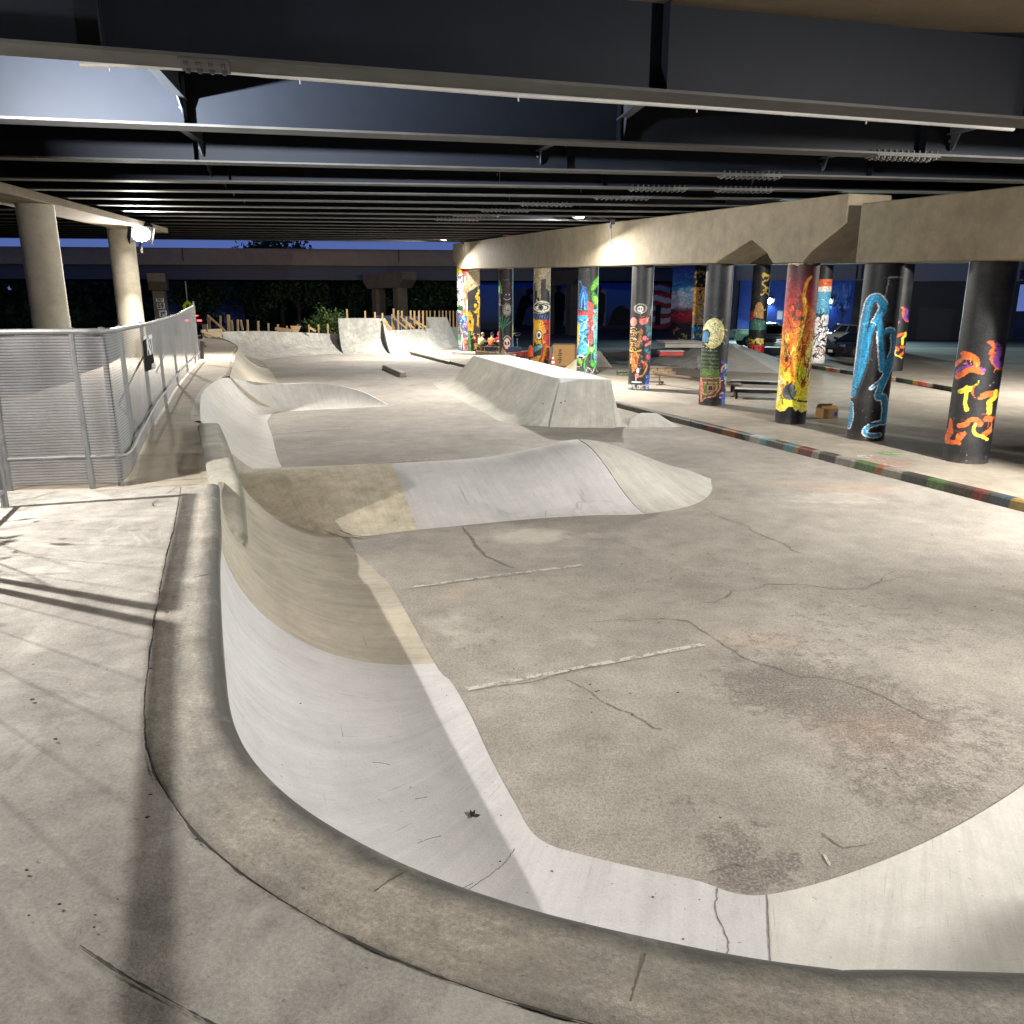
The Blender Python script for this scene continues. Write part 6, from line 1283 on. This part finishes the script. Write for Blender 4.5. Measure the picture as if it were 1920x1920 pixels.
cv.scrib(60, .62, .84, .55, .95, .006, [(90, 130, 200), (60, 100, 180)], .03); cv.poly([(.1, .1), (.2, .1), (.2, .55), (.1, .55)], (40, 44, 52)); cv.poly([(.3, .35), (.34, .35), (.34, .5), (.3, .5)], (190, 195, 200))
xa, xb = Yp(1383, 600, 76).x, Yp(1920, 600, 76).x
bb = thing('building', ((xa + xb) / 2, 77, 0), 'blue painted building with two bright wall lamps behind the parked trucks', 'building')
o = paint_wall('wall', xa, xa + (xb - xa) * .46, 76, 0, Yp(1500, 526, 76).z, cv, None, None, 150, 44); o.parent = bb; o.matrix_parent_inverse = Matrix.Translation(-Vector(bb.location)); 
for k_ in ('category', 'label'):
    if k_ in o: del o[k_]
zt = Yp(1500, 526, 76).z
mb = MB(); mb.box((0, 4.2, zt / 2 + .9), (xb - xa, 7, zt + 1.8)); mb.box((0, .5, zt + .08), (xb - xa, .9, .16)); mb.build('upper_wall', plain('pale_render', (.28, .29, .31), .8), bb)
mb = MB(); mb.box(((xb - xa) * .24, .2, zt / 2 - .05), ((xb - xa) * .5, .5, zt)); mb.build('dark_wall', plain('dark_wall', (.06, .058, .055), .8), bb)
for k in range(7): mb = MB(); mb.box((-2 + k * .5, .65, zt + .85), (.12, .1, 1.3)); mb.build('vent_slat', M['asphalt'], bb)
for px, py, pw in [(1443, 565, 260), (1553, 566, 220)]:
    p = Yp(px, py, 75.6); t = floodlight(tuple(p), (p.x, p.y - 6, 0), 'blue white wall lamp %s' % ('left of the flame column' if px < 1500 else 'right of the flame column'), 1.9, (p.x, 75.98, p.z + .1), 'bluelens', 'wall lamps on the blue building')
    lamp('wall_beam', (p.x - .02, p.y - .45, p.z - .2), (p.x - 1.5, p.y - 9, 0), pw * 16, .3, (.62, .95, 1.0), 178)
# ================================================================== PLAZA OBSTACLES
Zp = .15
def P15(px, py): return G(px, py, Zp)
# pyramid fun box with ledge
mb = MB(); foot = [P15(1215, 668), P15(1318, 694), P15(1452, 697), P15(1400, 652), V(9.6, 58, Zp)]
foot = [V(7.6, 43.6, Zp), V(9.1, 38.2, Zp), V(12.2, 36.6, Zp), V(15.4, 45.0, Zp), V(11.6, 51.5, Zp)]
top = [V(9.2, 45.6, 1.12), V(10.1, 43.2, 1.12), V(11.6, 42.4, 1.12), V(12.4, 44.6, 1.12), V(11.1, 47.4, 1.12)]
n = 5; mb.add(foot + top, [(i, (i + 1) % n, n + (i + 1) % n, n + i) for i in range(n)] + [tuple(range(n, 2 * n))])
fbx = tag(mb.build('fun_box', M['beige'], bevel=.03), 'concrete pyramid fun box standing on the plaza behind the columns', 'ramp')
a, b = P15(1248, 668), P15(1332, 668); 
def ledge(px0, px1, ytop, ybot, y, depth, mat, name, lab, cat, topmat=None):
    x0, x1 = Yp(px0, ybot, y).x, Yp(px1, ybot, y).x; z0, z1 = Yp(px0, ybot, y).z, Yp(px0, ytop, y).z
    t = thing(name, ((x0 + x1) / 2, y, z0), lab, cat); mb = MB(); mb.box((0, depth / 2, (z1 - z0) / 2 - .03), (x1 - x0, depth, z1 - z0 - .06)); mb.build('body', mat, t, bevel=.015)
    mb = MB(); mb.box((0, depth / 2 - .02, z1 - z0 - .03), (x1 - x0 + .06, depth + .08, .06)); mb.build('top', topmat or mat, t, bevel=.012); return t, x1 - x0, z1 - z0
t, w, h = ledge(1247, 1322, 641, 652, 41.2, 2.4, M['grey'], 'ledge', 'grey block ledge with steel edge on top of the fun box', 'ledge', M['white2'])
mb = MB(); mb.box((0, -.05, h - .05), (w + .06, .05, .06)); mb.build('edge_angle', M['rail'], t)
t, w, h = ledge(1237, 1281, 657, 667, 39.6, .6, plain('red_ledge_paint', (.40, .035, .03), .6, var=.4), 'ledge', 'low red painted ledge on the fun box slope', 'ledge', M['beige'])
mb = MB(); q = [P15(1240, 684), P15(1308, 693), V(10.3, 39.8, .55), V(9.35, 40.6, .62)]; mb.slab([v + V(0, -.05, .06) for v in q], (0, .1, -.25)); tag(mb.build('rubble_bank', concrete('rough_white_render', (.5, .49, .46), .2, .4, .3, bump=.9)), 'rough white rendered slope leaning on the fun box', 'ramp')
# masonry ledges
t, w, h = ledge(1159, 1180, 695, 707, 35.2, .6, M['dark_c'], 'ledge', 'short dark ledge with green scrawl left of the skull column', 'ledge')
mb = MB(); mb.tube([V(-.15, -.02, .1), V(.0, -.02, .25), V(.1, -.02, .08), V(.2, -.02, .2)], .02, 5); mb.build('scrawl', plain('green_spray', (.15, .4, .06)), t)
mb = MB()
for k in range(4):
    for r in range(3): mb.box((.0 + (k + .5 * (r % 2)) * .32 - .5, .15, .07 + r * .135), (.30, .3, .12))
t = thing('ledge', tuple(P15(1233, 708)), 'low brick ledge right of the skull column', 'ledge'); mb.build('bricks', M['wood2'], t, bevel=.01); m2 = MB(); m2.box((.08, .16, .445), (1.75, .42, .06)); m2.build('top', M['dark_c'], t)
t, w, h = ledge(1003, 1082, 651, 686, 44.5, .7, M['rough'], 'ledge', 'long speckled concrete ledge between the eye and leaf columns', 'ledge', M['grey'])
mb = MB(); a, b = P15(1104, 688), P15(1137, 689); mb.slab([V(a.x, a.y, Zp), V(b.x + .3, b.y, Zp), V(a.x + .55, a.y, .95), V(a.x, a.y, .95)], (0, 1.4, 0)); wdg = tag(mb.build('wedge_ramp', M['grey'], bevel=.02), 'small grey wedge with lettered edge right of the leaf column', 'ramp')
sm = Matrix((V(.72, 0, -.69), V(0, -1, 0), V(-.69, 0, -.72))).transposed()
text_mesh('STOP', .34, M['black'], wdg, V(a.x + .98, a.y - .012, .56), Matrix(((.74, .67, 0), (0, 0, -1), (-.67, .74, 0))) , bold=.01)
# flat rails and benches
def frame_rail(p, q, z, lab, name='grind_rail', wide=.06, legs=2):
    p, q = Vector(p), Vector(q); t = thing(name, tuple(p), lab, 'rail'); e = q - p
    mb = MB(); mb.tube([V(0, 0, z), e + V(0, 0, z)], wide, 10); mb.build('rail', M['rail'], t, smooth=True)
    for k in range(legs):
        u = .06 + .88 * k / (legs - 1); mb = MB(); mb.tube([e * u, e * u + V(0, 0, z)], .03, 8); mb.box(e * u + V(0, 0, .01), (.25, .18, .02)); mb.build('leg', M['rail'], t)
    return t
frame_rail(V(5.6, 31.2, Zp), V(7.65, 26.6, Zp), .42, 'round brown grind rail ending between the moon and flame columns'); frame_rail(V(4.9, 31.6, Zp), V(5.95, 31.2, Zp), .1, 'low steel rail lying behind the skull column', legs=2, wide=.04)
def flatbench(p, q, w, h, lab):
    p, q = Vector(p), Vector(q); t = thing('manual_bench', tuple(p), lab, 'bench'); e = q - p; d = e.normalized(); n = V(-d.y, d.x, 0)
    mb = MB(); mb.slab([V(0, 0, h - .07), e + V(0, 0, h - .07), e + n * w + V(0, 0, h - .07), n * w + V(0, 0, h - .07)], (0, 0, .07)); mb.build('seat', M['white2'], t, bevel=.01)
    for k in (0, 1): mb = MB(); o = n * (w * k) + V(0, 0, h - .06); mb.beam(o - d * .01, o + e, .05, .1); mb.build('edge_angle', M['black'], t)
    for u in (.03, .97):
        for k in (.08, .92): mb = MB(); c = e * u + n * w * k; mb.box(c + V(0, 0, (h - .08) / 2), (.07, .07, h - .08)); mb.build('leg', M['black'], t)
flatbench(V(7.35, 26.2, Zp), V(9.1, 25.7, Zp), .55, .33, 'low flat skate bench with black steel edges'); flatbench(V(7.75, 28.3, Zp), V(9.6, 27.4, Zp), .4, .42, 'taller flat skate bench behind the low one')
# cardboard box
t = thing('cardboard_box', (8.62, 21.6, Zp), 'open cardboard box on the plaza beside the flame column', 'box', None, .25); cb_ = plain('cardboard', (.42, .25, .10), .85, var=.15)
mb = MB(); mb.box((0, 0, .13), (.46, .36, .26)); mb.build('carton', cb_, t, bevel=.006)
for s, a in ((-1, .5), (1, .9)): mb = MB(); mb.slab([(-.23, s * .18, .262), (.23, s * .18, .262), (.23, s * (.18 - .14 * math.cos(a)), .262 + .14 * math.sin(a)), (-.23, s * (.18 - .14 * math.cos(a)), .262 + .14 * math.sin(a))], (0, 0, .006)); mb.build('flap', cb_, t)
mb = MB(); mb.box((.15, -.184, .12), (.09, .004, .11)); mb.build('print', plain('blue_print', (.04, .08, .35)), t)
# striped far kerb
def kerb_far(pts, lab, seed):
    rs = np.random.RandomState(seed); mb = MB(); cs = []; P = cr([list(p) for p in pts], 160); vs = []
    pal = [(190, 80, 60), (60, 90, 60), (200, 180, 150), (190, 150, 70), (50, 46, 44), (210, 120, 110), (70, 90, 70), (40, 38, 36)]
    for i, p in enumerate(P):
        for o, z in ((-.1, 0), (-.1, .16), (.1, .16), (.1, 0)): vs.append((p[0] + o * .3, p[1] + o, p[2] + z)); cs.append(lin(np.array(pal[(i // 3 * 5 + seed) % 8])))
    mb.add(vs, [(i * 4 + j, i * 4 + j + 1, i * 4 + j + 5, i * 4 + j + 4) for i in range(159) for j in range(3)]); mb.col = np.array(cs); return tag(mb.build('kerb', M['paint_c']), lab, 'kerb')
kerb_far([P15(1415, 674), P15(1480, 684), P15(1550, 695), P15(1620, 706), P15(1690, 717), P15(1790, 735)], 'kerb striped in many colours along the car park edge', 2)
mb = MB(); mb.beam(P15(1412, 668) + V(0, 0, .06), P15(1448, 671) + V(0, 0, .06), .25, .1); tag(mb.build('timber', M['wood']), 'squared timber lying beside the pencil column', 'timber')
ribbon([P15(1640, 783), P15(1680, 795), P15(1760, 818)], .03, .004, .02, 3, False).build('line_marking', M['line'], bpy.data.objects['pavement'])
for (px, py, r, c_) in [(1672, 850, .16, (.10, .30, .06)), (1650, 862, .12, (.5, .2, .2)), (1690, 872, .2, (.45, .18, .16)), (1625, 856, .1, (.5, .5, .48))]:
    c0 = P15(px, py); ribbon([c0 + V(math.cos(a) * r * 1.6, math.sin(a) * r, 0) for a in np.linspace(0, 5.2, 9)], .1, .004, .1, 2).build('graffiti', worn_paint('floor_graffiti', c_, .45), bpy.data.objects['pavement'])

# ================================================================== GROUP AT THE PICNIC TABLE AND CLUTTER
TB = V(-1.35, 53.0, Zp)
t = thing('picnic_table', tuple(TB), 'wooden picnic table with white top beside the mural pillar', 'table', None, -.2)
mb = MB()
for k in range(5): mb.box((0, -.32 + .16 * k, .74), (1.7, .15, .04))
mb.build('table_top', M['white_p'], t)
for s in (-1, 1):
    mb = MB(); mb.box((0, s * .72, .44), (1.7, .26, .04)); mb.build('seat', M['wood2'], t)
    mb = MB(); mb.beam((s * .6, -.62, 0), (s * .6, -.1, .72), .05, .1); mb.beam((s * .6, .62, 0), (s * .6, .1, .72), .05, .1); mb.beam((s * .6, -.72, .4), (s * .6, .72, .4), .05, .1); mb.build('leg', plain('yellow_leg', (.5, .36, .05)), t)
skin = plain('skin', (.36, .20, .13), .6)
def skinned(name, chain, mat, parent, edges=None):
    me = bpy.data.meshes.new(name); ed = edges or [(i, i + 1) for i in range(len(chain) - 1)]
    me.from_pydata([c[0] for c in chain], ed, []); o = bpy.data.objects.new(name, me); COL.objects.link(o); o.parent = parent
    sm_ = o.modifiers.new('skin', 'SKIN'); sm_.use_smooth_shade = True
    for v_, c in zip(me.skin_vertices[0].data, chain): v_.radius = (c[1], c[1] if len(c) < 3 else c[2])
    me.skin_vertices[0].data[0].use_root = True
    sub = o.modifiers.new('sub', 'SUBSURF'); sub.levels = 1; sub.render_levels = 2; me.materials.append(mat); return o
def seated(loc, rz, shirt, pants, hair, lab, hood=None, lean=.32, turn=0):
    """seated figure facing local +y; origin on the floor under the hips, seat .46"""
    t = thing('person', loc, lab, 'person', None, rz); H = .52; sx = math.sin(lean); cz = math.cos(lean)
    S = lambda k, x=0: (x, k * sx, H + k * cz)     # along the spine
    sh = S(.46); nk = S(.54); hd = (0, nk[1] + .08, nk[2] + .13)
    V_ = [((0, 0, H), .14, .12), (S(.2), .135, .11), (S(.4), .15, .11), (nk, .055), (hd, .085, .1), ((0, hd[1] + .01, hd[2] + .1), .075)]
    E_ = [(0, 1), (1, 2), (2, 3), (3, 4), (4, 5)]; C = list(V_)
    def addc(root, pts):
        i = root
        for p in pts: C.append(p); E_.append((i, len(C) - 1)); i = len(C) - 1
    for s in (-1, 1):
        addc(2, [((s * .19, S(.42)[1], S(.42)[2]), .06), ((s * .24, sh[1] + .16, sh[2] - .24), .045), ((s * .15, sh[1] + .36, .80), .036), ((s * .12, sh[1] + .44, .80), .03), ((s * .115, sh[1] + .50, .79), .022)])
        addc(0, [((s * .11, .08, H - .02), .09), ((s * .13, .44, H), .07), ((s * .13, .46, .1), .045), ((s * .13, .50, .05), .04), ((s * .14, .62, .04), .03)])
    body = skinned('body', C, skin, t, E_)
    # clothing, hair and face
    A_ = [((0, -.01, H - .04), .165, .15), (S(.2), .17, .14), (S(.4), .185, .14), (S(.49), .11, .09)]; B_ = [(0, 1), (1, 2), (2, 3)]
    for s in (-1, 1): A_ += [((s * .2, S(.42)[1], S(.42)[2]), .08), ((s * .245, sh[1] + .13, sh[2] - .2), .065)]; k = len(A_); B_ += [(2, k - 2), (k - 2, k - 1)]
    skinned('shirt', A_, shirt, t, B_)
    A_ = [((0, 0, H - .02), .15, .13)]; B_ = []
    for s in (-1, 1): A_ += [((s * .12, .1, H - .02), .105), ((s * .135, .44, H), .085), ((s * .135, .46, .14), .062)]; k = len(A_); B_ += [(0, k - 3), (k - 3, k - 2), (k - 2, k - 1)]
    skinned('trousers', A_, pants, t, B_)
    for s in (-1, 1): mb = MB(); mb.ball((s * .135, .56, .05), (.05, .13, .05), 10, 6); mb.build('shoe', M['black'], t, smooth=True)
    for s in (-1, 1):
        hm = MB()
        for q in range(4): hm.tube([V(s * .115 + (q - 1.5) * .018, sh[1] + .48, .79), V(s * .115 + (q - 1.5) * .02, sh[1] + .54, .795), V(s * .115 + (q - 1.5) * .018, sh[1] + .57 - abs(q - 1.5) * .008, .775)], [.010, .009, .007], 6)
        hm.tube([V(s * .09, sh[1] + .46, .795), V(s * .07, sh[1] + .49, .79), V(s * .075, sh[1] + .52, .785)], [.011, .01, .008], 6); hm.build('fingers', skin, t, smooth=True)
    hc = V(0, hd[1] + .005, hd[2] + .055); mb = MB(); mb.ball(hc + V(0, -.03, .045), (.098, .108, .095), 14, 9); mb.build('hair' if hood is None else 'hood', hair, t, smooth=True)
    if hood: mb = MB(); mb.ball(hc + V(0, -.05, -.02), (.125, .12, .15), 14, 9); mb.build('hood', hood, t, smooth=True)
    f = MB(); f.ball(hc + V(0, .098, -.03), (.016, .024, .022), 8, 5)
    for s in (-1, 1): f.ball(hc + V(s * .09, -.005, -.02), (.014, .024, .032), 8, 5)
    f.build('face', skin, t, smooth=True); g_ = MB()
    for s in (-1, 1): g_.ball(hc + V(s * .034, .084, .0), (.013, .01, .008), 8, 5)
    g_.ball(hc + V(0, .086, -.065), (.026, .008, .006), 8, 5); g_.build('eyes_and_mouth', M['black'], t)
    return t
pt = plain('dark_trousers', (.035, .035, .045), .8)
tr = Matrix.Rotation(-.2, 3, 'Z')
seated(tuple(TB + tr @ V(-.62, -.72, 0)), -.75, plain('khaki_shirt', (.42, .38, .20), .9), pt, plain('cap_cloth', (.32, .28, .18), .9), 'person in a khaki shirt and cap bent over the picnic table', lean=.42)
seated(tuple(TB + tr @ V(.12, -.74, 0)), -.35, plain('orange_shirt', (.58, .16, .035), .9), pt, plain('dark_hair', (.02, .016, .012), .8), 'person in an orange shirt sitting with back to the camera', lean=.36)
seated(tuple(TB + tr @ V(.42, .80, 0)), 2.75, plain('red_hoodie', (.55, .03, .05), .9), pt, plain('red_hood', (.55, .04, .06), .9), 'person in a red hood facing across the picnic table', hood=plain('pink_hood', (.60, .06, .08), .9), lean=.3)
mb = MB(); mb.tube([V(-.45, 53.6, 1.0), V(-.1, 53.8, 1.35), V(.1, 53.9, 1.55)], .02, 6); mb.ball((.12, 53.9, 1.58), .07, 8, 6); tag(mb.build('clamp_lamp', M['blackm']), 'thin clamp lamp arm rising behind the red hooded person', 'lamp')
for x, yy, c_, r, lab in [(-.95, 52.75, (.7, .7, .68), .09, 'white paper sheets on the picnic table'), (-.35, 52.9, (.6, .6, .62), .06, 'small white cup on the picnic table')]:
    mb = MB(); mb.box((x, yy, .93), (r * 3, r * 2.2, .05)) if r > .07 else mb.lathe([(.04, 0), (.05, .14)], (x, yy, .91), 12); tag(mb.build('paper_sheets' if r > .07 else 'cup', plain('paper', c_)), lab, 'paper' if r > .07 else 'cup')
def cone(p, s, lab):
    t = thing('traffic_cone', tuple(p), lab, 'traffic cone', 'traffic cones'); mb = MB(); mb.box((0, 0, .02), (.38 * s, .38 * s, .04)); mb.build('base', M['orange'], t, bevel=.01)
    for a, b, r0, r1, m_ in [(.04, .24, .14, .105, 'orange'), (.24, .36, .105, .082, 'white_p'), (.36, .45, .082, .066, 'orange'), (.45, .55, .066, .048, 'white_p'), (.55, .72, .048, .022, 'orange')]:
        mb = MB(); mb.lathe([(r0 * s, a * s), (r1 * s, b * s)], (0, 0, 0), 18); mb.build('sleeve' if m_ == 'white_p' else 'cone_body', M[m_], t, smooth=True)
cone(V(2.02, 39.6, Zp), 1.0, 'orange traffic cone with white bands beside the eye column'); cone(V(-1.95, 45.2, Zp), .8, 'small traffic cone peeping over the quarterpipe by the seated people')
t = thing('sign_board', (2.62, 40.6, Zp), 'brown wooden board with dark frame standing behind the cone', 'board'); mb = MB(); mb.box((0, 0, .55), (1.15, .05, 1.1)); mb.build('panel', plain('brown_board', (.36, .20, .07), .7), t)
for a, b in [((-.58, 0, 0), (-.58, 0, 1.14)), ((.58, 0, 0), (.58, 0, 1.14)), ((-.6, 0, 1.12), (.6, 0, 1.12)), ((-.6, 0, .03), (.6, 0, .03))]: mb = MB(); mb.beam(a, b, .06, .08, up=(0, 1, 0)); mb.build('frame', M['rail'], t)
mb = MB()
for k in range(8): mb.box((-.2 + .02 * (k % 2), -.03, .2 + .09 * k), (.10 + .05 * (k % 3), .012, .05))
mb.build('lettering', M['black'], t)
def sheet(p, rx, ry, h, lab, seed, name='dust_sheet'):
    mb = MB(); n_ = 22; g = np.zeros((n_, n_, 3))
    for i in range(n_):
        for j in range(n_):
            u, v_ = i / (n_ - 1) * 2 - 1, j / (n_ - 1) * 2 - 1; d = min(1, math.hypot(u, v_))
            g[i, j] = (p.x + u * rx, p.y + v_ * ry, p.z + .01 + max(0, 1 - d ** 2.2) * h * (.7 + .6 * mnoise.noise(V(u * 1.7, v_ * 1.7, seed))) + .05 * abs(mnoise.noise(V(u * 5, v_ * 5, seed))) * (1 - d * .7))
    grid_mesh(mb, g); return tag(mb.build(name, plain('cream_cloth', (.55, .47, .32), .9, var=.2, sc=4), smooth=True), lab, 'cloth')
sheet(V(3.2, 37.6, Zp), .85, .7, .62, 'crumpled cream dust sheet heaped at the foot of the leaf column', 2.0); sheet(V(1.4, 38.9, Zp), 1.2, .6, .38, 'flat cream dust sheet in front of the eye column', 7.0)
t = thing('wheelbarrow', (.62, 44.2, Zp), 'red wheelbarrow frame beside the jester column', 'wheelbarrow', None, .1); mb = MB(); mb.slab([(-.75, -.3, .3), (.35, -.3, .3), (.55, -.3, .6), (-.85, -.3, .5)], (0, .6, 0)); mb.build('tray', plain('red_tray', (.28, .03, .025), .5), t, bevel=.02)
mb = MB(); mb.tube([(-.75, -.24, .3), (.9, -.2, .62)], .02, 6); mb.tube([(-.75, .24, .3), (.9, .2, .62)], .02, 6); mb.build('handle', M['blackm'], t)
mb = MB(); mb.tube([(.3, -.25, .3), (.4, -.25, 0)], .02, 6); mb.tube([(.3, .25, .3), (.4, .25, 0)], .02, 6); mb.build('leg', M['blackm'], t)
mb = MB(); mb.tube([(-.85, -.05, .2), (-.85, .05, .2)], .2, 16); mb.build('wheel', M['rubber'], t)
mb = MB(); mb.lathe([(.16, 0), (.2, .1), (.10, .55), (.05, .62)], (1.02, 43.6, Zp + .3), 12); tag(mb.build('orange_bag', M['orange'], smooth=True), 'orange lump of gear on the end of the red wheelbarrow', 'bag')
mb = MB(); mb.box((.15, 46.2, Zp + .36), (.75, .5, .72)); tag(mb.build('cool_box', plain('blue_box', (.03, .045, .10), .5), bevel=.04), 'dark blue storage box right of the jester column', 'box')
mb = MB(); mb.tube([V(.35, 50, Zp), V(.3, 50, 1.2)], .03, 8); mb.lathe([(.01, -.12), (.22, -.05), (.26, .02), (.22, .08), (.01, .12)], (.3, 49.9, 1.45), 14); tag(mb.build('fan', M['blackm']), 'round black stand fan right of the jester column', 'fan')
mb = MB(); a, b = V(-2.0, 44.6, Zp + .28), V(.15, 41.6, Zp + .28); mb.beam(a, b, .08, .5); mb.beam(a + V(0, 0, .27), b + V(0, 0, .27), .14, .04); tag(mb.build('plywood_sheet', M['ply']), 'long plywood sheet on edge behind the quarterpipe', 'plywood')
mb = MB(); a, b = P15(850, 664) + V(0, 0, .1), P15(893, 665) + V(0, 0, .1); mb.beam(a, b, .5, .12); mb.beam(a - V(0, 0, .1), a + V(.1, .2, 0), .1, .1); tag(mb.build('plank', M['white_p']), 'pale plank lying in front of the mural pillar', 'plank')
